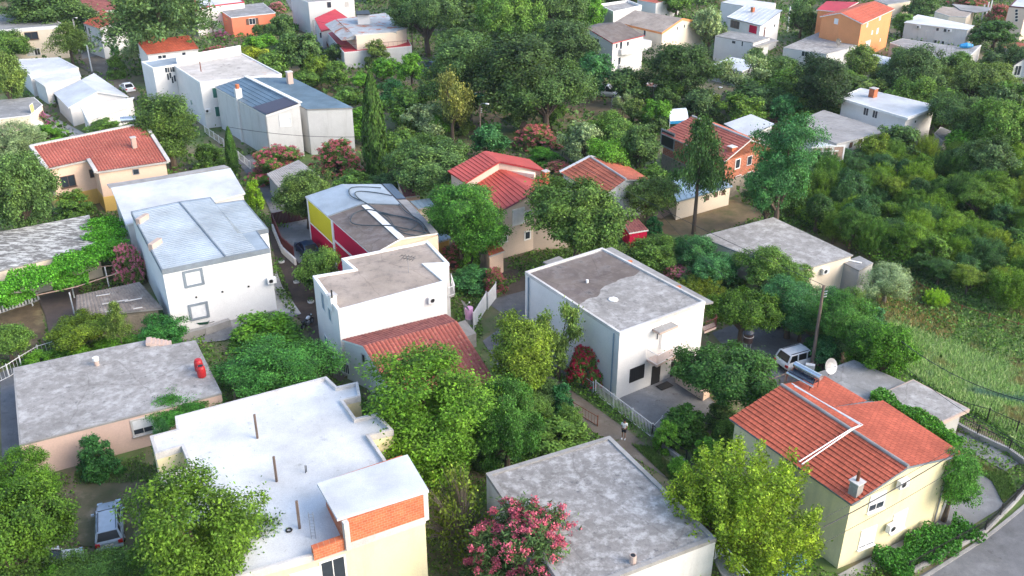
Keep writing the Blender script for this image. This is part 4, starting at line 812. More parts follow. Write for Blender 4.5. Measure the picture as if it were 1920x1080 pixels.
def quads(name, c, nrm, tan, w, l, mat):      # many small leaves as one mesh
    n = len(c); nrm = nrm/(np.linalg.norm(nrm, axis=1, keepdims=True)+1e-9)
    tan = tan-nrm*np.sum(tan*nrm, axis=1, keepdims=True); tan /= (np.linalg.norm(tan, axis=1, keepdims=True)+1e-9)
    bt = np.cross(nrm, tan); w = np.asarray(w).reshape(-1, 1)*np.ones((n, 1)); l = np.asarray(l).reshape(-1, 1)*np.ones((n, 1))
    v = np.empty((n, 4, 3)); v[:, 0] = c-tan*l*.5; v[:, 1] = c+bt*w*.5+nrm*w*.12; v[:, 2] = c+tan*l*.5; v[:, 3] = c-bt*w*.5+nrm*w*.12
    me = bpy.data.meshes.new(name); me.vertices.add(4*n); me.vertices.foreach_set('co', v.reshape(-1)); me.loops.add(4*n)
    me.loops.foreach_set('vertex_index', np.arange(4*n, dtype=np.int32)); me.polygons.add(n)
    me.polygons.foreach_set('loop_start', np.arange(0, 4*n, 4, dtype=np.int32)); me.polygons.foreach_set('loop_total', np.full(n, 4, dtype=np.int32))
    me.materials.append(mat); me.update(calc_edges=True); return me
def dirs(n, rng): d = rng.normal(size=(n, 3)); return d/np.linalg.norm(d, axis=1, keepdims=True)
def crown(kind, seed, hi=False):
    rng = np.random.default_rng(seed); flower = None; cl = None
    if kind in ('round', 'feather', 'olive', 'shrub', 'oleander', 'far'):
        zb = {'round': .16, 'feather': .13, 'olive': .15, 'shrub': -.05, 'oleander': -.05, 'far': .1}[kind]
        nc = {'round': 110, 'feather': 95, 'olive': 90, 'shrub': 60, 'oleander': 75, 'far': 70}[kind]
        n = {'round': 24000, 'feather': 30000, 'olive': 20000, 'shrub': 13000, 'oleander': 15000, 'far': 9000}[kind]*(2 if hi else 1)
        lobes = dirs(7, rng); d = dirs(nc, rng)
        if kind in ('shrub', 'oleander'): d[:, 2] = np.abs(d[:, 2])*1.1-.15; d /= np.linalg.norm(d, axis=1, keepdims=True)
        rr = .62+.38*rng.random(nc)**.6; bump = 1-.22*(np.max(d @ lobes.T, axis=1) < .72)-.12*rng.random(nc)
        h2 = (1-zb)/2 if kind not in ('shrub', 'oleander') else 1-.1
        cz = zb+h2 if kind not in ('shrub', 'oleander') else .08
        rx = .44 if kind == 'oleander' else .42; cl = np.stack([d[:, 0]*rx, d[:, 1]*rx, d[:, 2]*h2*.86], 1)*(rr*bump)[:, None]+[0, 0, cz]
        if kind in ('round', 'far', 'feather', 'olive'):
            K = 8; sd = dirs(K, rng); sc = sd*[.24, .24, h2*.46]*(.75+.5*rng.random((K, 1)))+[0, 0, cz]; sr = .15+.13*rng.random(K); sc[0] = [0, 0, cz+h2*.2]; sr[0] = .27
            kk = rng.choice(K, nc, p=sr**2/np.sum(sr**2)); d2 = dirs(nc, rng); cl = sc[kk]+d2*[1, 1, h2/.5*.9]*sr[kk][:, None]*(.7+.3*rng.random((nc, 1)))
        cr = (.055+.07*rng.random(nc))*(1.15 if kind == 'feather' else 1)
        idx = rng.choice(nc, n, p=cr**2/np.sum(cr**2)); o = dirs(n, rng)
        flatk = {'feather': .42, 'olive': .9}.get(kind, .75)
        rad = cr[idx]*(.5+.62*rng.random(n)); c = cl[idx]+o*np.array([1, 1, flatk])*rad[:, None]+rng.normal(size=(n, 3))*.012*(rng.random((n, 1)) < .25)*2.5
        out = c-[0, 0, cz]; out /= np.linalg.norm(out, axis=1, keepdims=True)+1e-9
        nr = out*.6+dirs(n, rng)*.75+[0, 0, .55]; tan = dirs(n, rng)+o*1.2
        s = {'round': .025, 'feather': .020, 'olive': .020, 'shrub': .036, 'oleander': .032, 'far': .040}[kind]
        s = s*(.6+.8*rng.random(n))*(.76 if hi else 1); w = s*{'feather': .65, 'olive': .4, 'oleander': .4}.get(kind, .75); l = s*{'feather': 1.25, 'olive': 1.7, 'oleander': 1.6}.get(kind, 1.15)
        if kind == 'oleander':
            m = 46000 if hi else 26000; ii = rng.choice(nc, m, p=cr**2/np.sum(cr**2)); k = (cl[ii][:, 2] > .02) & (rng.random(m) < .9); ii = ii[k]; m = len(ii)
            sub = dirs(nc*9, rng); s4 = sub[ii*9+rng.integers(0, 9, m)]; s4[:, 2] = np.abs(s4[:, 2])*.8
            fc = cl[ii]+s4*cr[ii][:, None]*1.08+dirs(m, rng)*.034*rng.random((m, 1))
            flower = (fc, dirs(m, rng)+[0, 0, .8], dirs(m, rng), (.0115 if hi else .0175)*(.6+.8*rng.random(m)))
    elif kind == 'cypress':
        n = 11000; z = rng.random(n)**.85; a = rng.random(n)*2*np.pi; prof = (np.sin(np.pi*np.clip(z*.86+.14, 0, 1))**.6)*(1-.35*z)
        lump = 1+.08*np.sin(a*5+z*19)+.07*np.sin(a*9-z*37); r = .46*prof*lump*(.78+.25*rng.random(n))
        c = np.stack([r*np.cos(a), r*np.sin(a), z], 1); nr = np.stack([np.cos(a), np.sin(a), .35*np.ones(n)], 1)+dirs(n, rng)*.6
        tan = np.tile([0, 0, 1.], (n, 1))+dirs(n, rng)*.45; s = .012+.010*rng.random(n); w = s*3.2; l = s*1.7; cl = np.zeros((1, 3))
    elif kind == 'conifer':
        n = 15000; nb = 110; zb = .38+.61*rng.random(nb)**.9; ab = rng.random(nb)*2*np.pi; L = (.98*(1-zb)**.6+.07)*(.75+.4*rng.random(nb))
        idx = rng.integers(0, nb, n); t = rng.random(n)**.6; jit = rng.normal(size=(n, 3))*[.045, .045, .028]
        c = np.stack([np.cos(ab[idx])*L[idx]*t, np.sin(ab[idx])*L[idx]*t, zb[idx]+.05*t-.06*t*t], 1)+jit
        nr = dirs(n, rng)+[0, 0, .9]; tan = np.stack([np.cos(ab[idx]), np.sin(ab[idx]), np.zeros(n)], 1)+dirs(n, rng)*.7; s = .024*(.6+.8*rng.random(n)); w = s*.8; l = s*1.6; cl = None
    elif kind == 'spiky':                      # long upright sprays
        nb = 170; a = rng.random(nb)*2*np.pi; rr = .46*np.sqrt(rng.random(nb)); tip = np.stack([rr*np.cos(a), rr*np.sin(a), (.98-1.5*rr**3.2*4*(.5+.5*rng.random(nb)))-.30*rng.random(nb)], 1)
        base = tip*[.45, .45, .25]; n = 42000; idx = rng.integers(0, nb, n); t = .2+.8*rng.random(n)**.7
        ax = tip-base; c = base[idx]+ax[idx]*t[:, None]+rng.normal(size=(n, 3))*(.038*(1.35-t))[:, None]
        nr = dirs(n, rng)+[0, 0, .5]; tan = dirs(n, rng)+ax[idx]*.7; s = .0145*(.6+.8*rng.random(n)); w = s*.7; l = s*1.2; cl = tip[:14]*.8
    elif kind == 'sparse':
        nc = 60; d = dirs(nc, rng); d[:, 2] = np.abs(d[:, 2])*.9; cl = d*[.44, .44, .8]*(.5+.5*rng.random(nc))[:, None]+[0, 0, .15]; n = 2600; idx = rng.integers(0, nc, n)
        c = cl[idx]+rng.normal(size=(n, 3))*.05; nr = dirs(n, rng)+[0, 0, .6]; tan = dirs(n, rng); s = .03*(.6+.8*rng.random(n)); w = s*.8; l = s*1.2
    elif kind == 'slender':                    # open, clumped
        nc = 22; d = dirs(nc, rng); cl = d*[.42, .42, .36]*(.45+.55*rng.random(nc))[:, None]+[0, 0, .6]; n = 6500; idx = rng.integers(0, nc, n)
        c = cl[idx]+rng.normal(size=(n, 3))*[.06, .06, .045]; nr = dirs(n, rng)+[0, 0, .6]; tan = dirs(n, rng); s = .032*(.6+.8*rng.random(n)); w = s*.7; l = s*1.3
    me = quads(kind+'_crown', c, nr, tan, w, l, {'spiky': LEAFY, 'olive': LEAFG}.get(kind, LEAF))
    fm = quads('blossoms', flower[0], flower[1], flower[2], flower[3], flower[3], PINK) if flower else None
    return me, fm, cl
def trunkmesh(kind, cl, seed):
    rng = random.Random(seed); mb = MB(); r = {'shrub': .018, 'oleander': .018, 'cypress': .04, 'conifer': .035}.get(kind, .032)
    top = {'cypress': .9, 'conifer': .9, 'shrub': .25, 'oleander': .25, 'spiky': .25, 'sparse': .3}.get(kind, .42)
    mb.tube([(0, 0, -.02), (.01*rng.uniform(-1, 1), .01, top*.5), (.02*rng.uniform(-1, 1), .01, top)], [r*1.5, r, r*.7 if top < .6 else r*.2], 8)
    if cl is not None and len(cl) > 1:
        for c in cl[:(60 if kind == 'sparse' else 16)]:
            m = Vector((c[0]*.45, c[1]*.45, top*.75+(c[2]-top*.75)*.5)); mb.tube([(0, 0, top*(.6 if kind != 'sparse' else .3)), m, Vector(c)], [r*.6, r*.4, r*.12], 5)
            if kind == 'sparse':
                for k in range(3): e = Vector(c)+Vector((rng.uniform(-.1, .1), rng.uniform(-.1, .1), rng.uniform(0, .12))); mb.tube([m, (m+e)/2+Vector((0, 0, .02)), e], [r*.22, r*.14, r*.05], 4)
    me = bpy.data.meshes.new('trunk'); me.from_pydata(mb.v, [], mb.f); me.materials.append(PALEB if kind in ('sparse', 'olive') else BARK); me.update(); return me
TPL = {}
for kd, ns in (('round', 3), ('feather', 2), ('olive', 2), ('shrub', 3), ('oleander', 2), ('far', 3), ('cypress', 1), ('conifer', 1), ('spiky', 2), ('sparse', 1), ('slender', 1)):
    TPL[kd] = []
    for s in range(ns):
        me, fm, cl = crown(kd, 100+s*7+len(kd)); TPL[kd].append((me, fm, trunkmesh(kd, cl, s)))
for kd in ('round', 'feather', 'oleander'):
    TPL[kd+'+'] = []
    for s in range(2): me, fm, cl = crown(kd, 300+s*7+len(kd), True); TPL[kd+'+'].append((me, fm, trunkmesh(kd, cl, s)))
FM = {}
def fmesh(me, mat):
    k = (me.name, mat.name)
    if k not in FM: m2 = me.copy(); m2.materials.clear(); m2.materials.append(mat); FM[k] = m2
    return FM[k]
NAMES = {'round': 'broadleaf_tree', 'feather': 'feathery_tree', 'olive': 'olive_tree', 'shrub': 'shrub', 'oleander': 'oleander_bush', 'far': 'broadleaf_tree', 'cypress': 'cypress_tree', 'conifer': 'conifer_tree', 'spiky': 'laburnum_bush', 'sparse': 'bare_branched_tree', 'slender': 'slender_tree'}
cnt = [0]
def plant(kind, loc, D, H, col, label, petals=None, group=None, cat=None, name=None):
    cnt[0] += 1; rng = random.Random(cnt[0]); hk = kind+'+' if D*PXM(Vector(loc)) > 125 and kind+'+' in TPL else kind; v = TPL[hk][cnt[0] % len(TPL[hk])]
    t = thing(name or NAMES[kind], label, cat or ('bush' if kind in ('shrub', 'oleander', 'spiky') else 'tree'), loc, rng.uniform(0, 6.28), group)
    t.scale = (D*rng.uniform(.97, 1.03), D*rng.uniform(.97, 1.03), H)
    cr = lk(bpy.data.objects.new('crown', v[0])); cr.parent = t; j = rng.uniform(.92, 1.08); k = 1 if col in (DK, MD, BR, LM, OL, BG, YL, OD, VD) else 1.04; cr.color = (col[0]*j*k, col[1]*j*k, col[2]*j*k, 1)
    tk = lk(bpy.data.objects.new('trunk', v[2])); tk.parent = t
    if petals and v[1]: b = lk(bpy.data.objects.new('blossoms', fmesh(v[1], petals))); b.parent = t
    return t
DK, MD, BR, LM, OL, BG, YL, OD, VD = (.085, .145, .055), (.105, .185, .045), (.11, .24, .032), (.21, .34, .03), (.22, .27, .17), (.060, .165, .070), (.27, .31, .03), (.135, .19, .06), (.072, .12, .055)
def T(kind, x0, y0, x1, y1, col, label, petals=None, group=None, zf=None, H0=None):
    w = x1-x0; hp = y1-y0; cx = (x0+x1)/2; cy = (y0+y1)/2; f = {'shrub': .42, 'oleander': .42, 'cypress': .5, 'spiky': .5}.get(kind, .58) if zf is None else zf
    hf = {'shrub': 1.0, 'oleander': 1.0, 'cypress': 1.0, 'conifer': .82, 'spiky': 1.0, 'sparse': .95}.get(kind, .82); H = 5
    phi = math.atan2(540-cy, -FOC); ph = PITCH+math.atan((cy-540)/FOC)
    for _ in range(6):
        p = P(cx, cy, f*H); s = PXM(p); D = w/s*(1.16 if kind in ('round', 'far', 'feather', 'olive', 'oleander') else .88 if kind == 'cypress' else 1.06); vv = (hp/s)**2-(D*.92*math.sin(ph))**2
        H = H0 or max(D*(.42 if kind in ('shrub', 'oleander') else .55), math.sqrt(max(vv, 0))/(hf*math.cos(ph)))
    p = P(cx, cy, f*H); return plant(kind, (p.x, p.y, 0), D, H, col, label, petals, group)
# named trees, left to right, top to bottom
T('round', -5, -25, 165, 75, DK, 'wide dark green tree filling the top left corner behind the cream block house')
T('round', -25, 48, 58, 112, MD, 'green tree in front of the left half of the cream block house')
T('round', -30, 100, 50, 200, OD, 'olive green tree left of the white outbuildings at the left edge')
T('conifer', 100, 48, 158, 112, OD, 'small loose conifer beside the corner of the cream block house')
T('conifer', 222, -40, 375, 110, VD, 'very tall dark cedar at the top between two red roofed houses')
T('olive', 215, 45, 335, 112, OL, 'grey green tree in front of the tall dark cedar')
T('shrub', 190, 62, 222, 108, BG, 'dark climbing shrub on the front of the orange red tiled house')
T('shrub', 196, 100, 238, 150, MD, 'green bush by the lane above the parked white hatchback')
T('round', 235, 168, 390, 300, (.075, .125, .035), 'big rounded olive green tree between the barrel tile house and the rust stained roof house')
T('olive', -35, 215, 85, 305, OL, 'silvery tree below the magenta bougainvillea at the left edge')
T('shrub', 55, 228, 122, 275, BR, 'bright garden bush beside the white satellite dish')
T('oleander', 50, 205, 95, 240, MD, 'vivid magenta bougainvillea against the little grey roofed bungalow', MAG)
T('round', -40, 275, 105, 440, DK, 'large dark tree in front of the peach barrel tile house')
T('shrub', 98, 350, 176, 412, MD, 'low garden bush with spiky leaves against the ochre base of the peach house')
T('cypress', 417, 238, 448, 325, (.05, .11, .025), 'small ivy clad cypress in front of the tall pale house with solar strips')
T('oleander', 468, 265, 578, 345, MD, 'large round rose red oleander below the tall pale house', PINK)
T('shrub', 355, 262, 425, 322, MD, 'green bushes by the lane left of the small ivy clad cypress')
T('shrub', 455, 330, 497, 395, LM, 'lime green bush beside the lane right of the white sheet roof')
T('round', 518, 310, 630, 415, (.09, .14, .045), 'dense round pale green tree above the acid yellow wall')
T('oleander', 585, 255, 672, 330, MD, 'dusky red oleander left of the tall cypress', SALM)
T('cypress', 668, 138, 732, 340, (.05, .10, .025), 'tall narrow cypress standing alone in the village centre')
T('far', 620, 315, 705, 360, MD, 'low rounded tree directly behind the hose covered roof')
T('far', 690, 318, 765, 365, DK, 'dark low tree behind the solar panel on the hose covered roof')
T('round', 728, 250, 890, 370, DK, 'broad dark tree between the cypress and the crimson roof')
T('far', 700, 235, 790, 310, MD, 'dark green tree just right of the cypress top')
for i, (b, c, l) in enumerate([((520, 52, 603, 135), DK, 'dark tree in the orchard below the coral house'), ((468, 92, 542, 152), MD, 'mid green tree behind the blue grey roof'), ((436, 82, 500, 116), YL, 'yellowish shrub behind the rust stained parapet'),
    ((556, 98, 622, 152), (.12, .18, .03), 'yellow green fruit tree right of the tan chimney'), ((606, 108, 658, 160), MD, 'olive coloured fruit tree with a clear trunk in the orchard'), ((610, 155, 690, 205), MD, 'dark bushes beyond the roof edge of the blue grey roof'),
    ((655, 132, 705, 165), BR, 'bright small tree behind the cypress'), ((745, 92, 797, 152), BR, 'round dark tree below the red terrace'), ((708, 140, 765, 195), BG, 'blue green tree right behind the cypress'), ((690, 105, 750, 145), BR, 'dark tree in front of the blue shed in the orchard'),
    ((720, 158, 808, 232), MD, 'rounded green tree in the middle of the orchard'), ((756, 185, 840, 250), OL, 'greyish green tree left of the tan leaved tree'), ((500, 90, 545, 125), BR, 'small bright tree below the coral wall'),
    ((540, 130, 610, 165), MD, 'green tree behind the tan chimney'), ((640, 190, 720, 260), BR, 'dark tree touching the left side of the cypress'), ((455, 62, 520, 95), BR, 'low dark hedge tree under the coral house window'), ((560, 60, 600, 100), MD, 'green tree on the lane corner right of the coral house')]):
    T('far', *b, c, l)
T('slender', 800, 128, 892, 245, (.20, .20, .07), 'tan and yellow tree with a dark trunk in the dry clearing')
for b, c, l in [((738, -25, 862, 85), DK, 'dark oak behind the patched metal roof house'), ((790, 55, 962, 205), DK, 'huge dark oak left of the centre above the dry clearing'), ((895, -30, 1015, 110), MD, 'tall oak at the top centre'),
    ((870, 55, 1085, 220), (.05, .085, .03), 'very broad oak above the wooden lamp post'), ((938, 108, 1112, 235), DK, 'wide oak whose trunk shows beside the dry clearing'), ((1000, 30, 1120, 135), VD, 'dark oak left of the pink verge house'),
    ((1068, 90, 1152, 175), BG, 'oak under the balconies of the pink verge house'), ((855, -40, 985, 45), OD, 'oak at the top edge right of the patched roof house'), ((980, -45, 1095, 60), DK, 'dark oak at the top edge left of the white parapet house'),
    ((1080, -15, 1135, 55), BR, 'bright tree touching the white parapet house'), ((1130, 120, 1215, 190), DK, 'oak beside the parked van in shade'), ((1203, 74, 1342, 185), (.05, .09, .035), 'large rounded oak in front of the cream house with tan fascia'),
    ((1298, 3, 1366, 85), OL, 'grey leaved tree right of the tan fascia house'), ((1275, 158, 1352, 228), VD, 'dark tree behind the concrete lamp post'), ((1350, 168, 1442, 235), (.11, .18, .035), 'light green tree right of the concrete lamp post'),
    ((1205, 178, 1258, 238), BR, 'round green tree beside the white canopy tent'), ((1053, 218, 1135, 305), OL, 'pale leaved tree right of the salmon oleander'), ((1108, 205, 1200, 295), MD, 'green tree in front of the dry clearing'),
    ((1095, 250, 1185, 345), BR, 'light green tree behind the orange gable roof'), ((1150, 238, 1245, 335), DK, 'dark tree beside the open concrete porch'), ((1190, 300, 1262, 365), MD, 'green tree between the orange gable and the conifer'),
    ((1010, 185, 1060, 235), MD, 'small bush behind the salmon oleander'), ((880, 225, 955, 292), BG, 'blue green tree behind the crimson roof ridge'), ((940, 190, 1000, 240), DK, 'dark bush near the wooden lamp post')]:
    T('far' if b[3]-b[1] < 90 else 'round', *b, c, l)
T('slender', 1150, 172, 1186, 212, OL, 'thin little tree in the dry clearing')
T('slender', 1340, 95, 1445, 180, OL, 'thin silvery tree in front of the low white roofed shed')
T('oleander', 960, 228, 1044, 285, OD, 'large salmon oleander behind the crimson roof', SALM)
T('shrub', 980, 272, 1058, 312, (.10, .24, .03), 'vivid green clipped bush behind the crimson roof')
T('oleander', 1018, 298, 1075, 332, OD, 'low dusty pink oleander between the crimson and orange roofs', SALM)
T('feather', 785, 335, 948, 490, (.06, .16, .03), 'bright green feathery tree in front of the beige house with crimson roofs')
T('oleander', 818, 452, 885, 505, OD, 'oleander with few salmon blossoms at the foot of the bright feathery tree', SALM)
T('shrub', 828, 490, 935, 555, BG, 'green garden bushes behind the white metal gate'); T('oleander', 905, 495, 950, 555, OD, 'small pink oleander by the white gate', PINK)
T('shrub', 860, 430, 905, 520, BR, 'ivy covered trunk like bush below the bright feathery tree')
T('round', 988, 318, 1176, 490, (.075, .13, .035), 'very large round tree behind the flat roofed white house')
T('round', 1166, 318, 1272, 408, OD, 'open olive brown tree right of the orange gable roof')
T('conifer', 1272, 228, 1352, 403, (.05, .10, .04), 'tall shaggy conifer with a bare pale trunk in front of the brick house', zf=.6)
T('feather', 1392, 218, 1540, 420, BG, 'broad dark feathery tree right of the brick house')
T('feather', 1400, 330, 1480, 420, DK, 'dark lower tree under the broad feathery tree')
for b, k, c, l in [((1172, 438, 1272, 510), 'round', MD, 'green tree between the round tree and the pink flowering oleander'), ((1262, 435, 1340, 510), 'feather', BG, 'blue green feathery tree left of the flat concrete bungalow'), ((1285, 468, 1395, 550), 'round', BG, 'blue green tree in front of the flat concrete bungalow'),
    ((1378, 455, 1475, 550), 'feather', MD, 'feathery tree overlapping the patchy concrete roof'), ((1262, 515, 1365, 575), 'spiky', (.14, .18, .03), 'yellow green shrub behind the pale eave slab'), ((1333, 532, 1456, 640), 'round', (.075, .14, .022), 'glossy round tree right of the white two storey house'),
    ((1425, 515, 1545, 625), 'feather', BG, 'dark green feathery tree left of the leaning wooden pole'), ((1525, 530, 1655, 665), 'feather', (.055, .14, .03), 'green feathery tree right of the leaning wooden pole'), ((1598, 595, 1718, 720), 'round', (.07, .17, .02), 'bright leaved tree at the meadow edge behind the garage'),
    ((1440, 480, 1520, 560), 'feather', MD, 'small feathery tree by the brown shuttered window'), ((1560, 610, 1650, 690), 'round', DK, 'dark tree above the end of the rusty railing'), ((1203, 402, 1247, 448), 'shrub', (.03, .12, .05), 'smooth blue green shrub beside the little red walled shed')]:
    T(k, *b, c, l)
T('oleander', 1238, 484, 1312, 545, OD, 'bright pink oleander beside the pale eave slab', ROSE)
T('olive', 1618, 480, 1715, 565, (.24, .29, .2), 'silvery grey olive tree beside the beige lean-to'); T('spiky', 1728, 538, 1782, 580, LM, 'small lime green bush alone in the meadow')
T('round', 1272, 632, 1448, 785, (.055, .13, .035), 'tall fruit tree with pale blossoms right of the tiled entrance'); T('shrub', 1225, 748, 1335, 838, (.06, .14, .03), 'green shrub behind the black fence corner')
T('spiky', 1235, 815, 1550, 1120, (.15, .215, .025), 'huge yellow green laburnum in front of the pale yellow house')
T('sparse', 788, 845, 935, 1035, (.12, .16, .03), 'half bare grey branched tree left of the patchy concrete roof')
T('oleander', 872, 918, 1122, 1180, (.06, .10, .04), 'enormous pink flowering oleander at the bottom centre', PINK)
T('feather', 672, 640, 965, 900, (.085, .17, .02), 'largest feathery tree in the middle of the photo beside the white coated roof', H0=9.5)
T('feather', 885, 690, 1015, 870, (.055, .14, .03), 'feathery tree right of the largest feathery tree')
T('round', 895, 582, 1055, 745, (.115, .165, .022), 'yellow tinted tree left of the white two storey house')
T('slender', 1003, 555, 1095, 690, OD, 'slender tree against the bluish side wall of the white house')
T('oleander', 1058, 620, 1142, 725, MD, 'bush with scarlet bougainvillea against the side of the white house', REDF)
T('shrub', 1020, 708, 1085, 790, (.03, .12, .05), 'dense blue green bush beside the dirt path'); T('shrub', 955, 775, 1110, 850, MD, 'low bushes along the top edge of the patchy concrete roof')
T('shrub', 880, 800, 975, 880, DK, 'dark bush behind the half bare tree'); T('shrub', 1030, 775, 1090, 830, BG, 'small green bush between the path and the patchy roof')
T('feather', 405, 620, 615, 745, (.05, .15, .035), 'wide feathery tree left of the white house with tan roof'); T('shrub', 425, 585, 575, 650, BR, 'sprawling grape vine over a garden frame', None)
T('round', 90, 580, 208, 662, (.11, .16, .02), 'yellow green citrus tree beside the tumbledown shed'); T('conifer', 203, 570, 238, 650, OD, 'small upright dark conifer in front of the tumbledown shed')
T('round', 260, 585, 348, 655, (.04, .15, .04), 'rounded green tree at the corner of the bright white house'); T('round', -35, 603, 62, 680, MD, 'green tree behind the white wire fence at the left edge')
for i, (x, l) in enumerate(((75, 'left end'), (140, 'middle'), (200, 'middle right'), (255, 'right end'))): T('shrub', x-42, 668-i*11-14, x+45, 690-i*11+8, BR, 'green creeper hedge along the bungalow roof, %s' % l, group='creeper hedge behind the bungalow')
T('feather', 258, 722, 398, 800, (.05, .16, .03), 'feathery tree leaning over the bungalow eave'); T('feather', 282, 790, 332, 890, BG, 'blue green shrub between the bungalow and the white coated roof')
T('shrub', 138, 800, 225, 900, (.04, .12, .04), 'ball shaped dark bush against the peach bungalow wall')
T('feather', -10, 840, 112, 960, (.08, .17, .02), 'vine foliage climbing wires beside the bungalow wall'); T('round', -75, 900, 118, 1110, (.08, .15, .022), 'large leafy tree in the bottom left corner')
T('feather', 248, 905, 525, 1150, (.09, .16, .022), 'broad feathery tree over the corner of the white coated roof', H0=11.5); T('feather', 252, 985, 350, 1100, (.08, .15, .025), 'smaller feathery tree right of the silver estate car'); T('oleander', 206, 430, 268, 540, OD, 'tall mauve pink oleander between the vine canopy and the pale metal roof', ROSE); T('feather', 60, 1035, 235, 1130, MD, 'feathery tree at the bottom edge below the silver estate car')
T('round', 553, 452, 645, 545, MD, 'rounded tree behind the tan roof house'); T('round', 628, 430, 714, 500, (.07, .13, .03), 'rounded tree in front of the magenta wall')
T('feather', 1735, 830, 1845, 965, (.06, .16, .03), 'leafy vine climbing the right corner of the pale yellow house'); T('shrub', 1700, 780, 1800, 850, BR, 'vine strip along the right eave of the pale yellow house', None)
T('shrub', 1640, 735, 1710, 780, BR, 'vine clump between the red roof and the carport')
T('oleander', 1432, 203, 1503, 232, OD, 'pair of pink oleanders left of the corrugated hall', ROSE); T('oleander', 382, 78, 432, 108, OD, 'pink oleander behind the rust stained roof', PINK)
T('oleander', 398, 56, 432, 78, MD, 'purple bougainvillea under the coral house steps', MAG); T('oleander', 503, -4, 537, 25, OD, 'pale pink oleander at the end of the coral house', ROSE)
T('oleander', 1780, -14, 1855, 14, OD, 'dull red oleander behind the cream patio house', SALM); T('oleander', 1852, -4, 1902, 45, OD, 'tall dull red oleander right of the cream patio house', SALM)
T('oleander', 76, 118, 104, 140, OD, 'little red flowered bush rising beside the white annex', REDF); T('oleander', 205, 200, 248, 228, OD, 'faded pink oleander in front of the white single slope roof', SALM)
T('shrub', 150, 218, 235, 262, MD, 'white flowered bush above the barrel tile roof')
for b, c, l in [((1475, 98, 1602, 215), (.032, .06, .026), 'darkest oak left of the concrete hut'), ((1565, 132, 1665, 205), OD, 'low round oak in front of the dark metal shed'), ((1655, 80, 1770, 195), VD, 'big oak hiding the yard of the grey roof house'), ((1775, 108, 1890, 200), OD, 'big oak left of the pale blue balcony house'),
    ((1675, 150, 1795, 205), (.08, .16, .03), 'lime green line of trees behind the white slab house'), ((1745, 165, 1860, 270), DK, 'dark tree with visible trunks right of the white slab house'), ((1825, 170, 1930, 290), MD, 'tree under the pale blue balcony house'), ((1495, 36, 1550, 62), DK, 'dark tree beside the orange house corner'),
    ((1475, -10, 1535, 62), DK, 'dark tree left of the orange apartment house'), ((1700, -15, 1765, 32), DK, 'dark tree behind the long plain white block'), ((1675, 20, 1715, 62), MD, 'tree between the orange house and the long white block'), ((1826, 32, 1912, 84), (.05, .11, .03), 'tree in front of the beige edge block'),
    ((1866, 75, 1890, 112), VD, 'small dark tree left of the vermilion roof'), ((1778, 235, 1865, 300), BR, 'fresh green tree above the thicket'), ((1636, 225, 1735, 300), DK, 'shrubby tree at the right end of the corrugated hall'), ((1590, 270, 1670, 320), DK, 'dark round bush in front of the corrugated hall'),
    ((1800, 250, 1900, 340), VD, 'dark tree at the upper rim of the thicket'), ((1395, 85, 1440, 125), DK, 'green tree between the grey block and the brown hut'), ((1475, 175, 1580, 215), (.11, .17, .03), 'pale green bushes behind the pink oleanders'), ((1370, 150, 1480, 205), DK, 'dark trees above the white roof house')]:
    T('far' if b[3]-b[1] < 90 else 'round', *b, c, l)
# ------------------------------------------------------------------ filling greenery
def inpoly(x, y, poly):
    c = False; n = len(poly); j = n-1
    for i in range(n):
        xi, yi = poly[i][0], poly[i][1]; xj, yj = poly[j][0], poly[j][1]
        if (yi > y) != (yj > y) and x < (xj-xi)*(y-yi)/(yj-yi)+xi: c = not c
        j = i
    return c
FOOT = [[(p.x, p.y) for p in inset(ccw([Vector((q.x, q.y, 0)) for q in r]), -.8)] for r in RINGS]
def fill(poly, n, kinds, smin, smax, cols, label, group, mind=2.2, hr=(.7, 1.1)):
    rng = random.Random(len(group)*31+n); xs = [p[0] for p in poly]; ys = [p[1] for p in poly]; pts = []; tries = 0
    while len(pts) < n and tries < n*60:
        tries += 1; x, y = rng.uniform(min(xs), max(xs)), rng.uniform(min(ys), max(ys))
        if not inpoly(x, y, poly): continue
        p = P(x, y, 1.5)
        if any(inpoly(p.x, p.y, f) for f in FOOT) or any((p.x-q.x)**2+(p.y-q.y)**2 < mind**2 for q in pts): continue
        pts.append(p); D = rng.uniform(smin, smax); k = rng.choice(kinds); c = rng.choice(cols)
        plant(k, (p.x, p.y, 0), D, D*rng.uniform(*hr), c, label, None, group)
TH = [(.045, .10, .03), (.06, .13, .025), (.095, .17, .022), (.13, .21, .025), (.045, .105, .045), (.09, .16, .03), (.15, .20, .03)]
fill([(1440, 345), (1500, 320), (1600, 305), (1720, 290), (1720, 480), (1620, 470), (1500, 400)], 85, ['shrub', 'round', 'spiky', 'feather', 'spiky', 'spiky'], 2.8, 5.2, TH, 'one of the mixed green bushes in the left part of the overgrown thicket', 'bushes in the left thicket', 2.3, (.7, 1.2))
fill([(1700, 300), (1930, 300), (1930, 570), (1820, 535), (1720, 500)], 115, ['shrub', 'round', 'spiky', 'feather', 'spiky', 'spiky'], 2.8, 5.2, TH, 'one of the mixed green bushes in the right part of the overgrown thicket', 'bushes in the right thicket', 2.3, (.7, 1.2))
fill([(740, 0), (1060, -30), (1340, -40), (1340, 60), (1060, 60), (1080, 170), (880, 190), (790, 100)], 26, ['far', 'round'], 8, 12, [DK, MD, VD], 'one of the crowded dark oaks in the wood at the top centre', 'oaks in the wood at the top centre', 7, (.75, 1.0))
fill([(430, 100), (660, 60), (800, 150), (900, 250), (830, 330), (700, 230), (700, 180), (740, 150), (640, 120), (540, 130)], 15, ['far', 'shrub'], 3.5, 6, [MD, DK, OD, BR], 'one of the small orchard trees around the cypress', 'orchard trees around the cypress', 4)
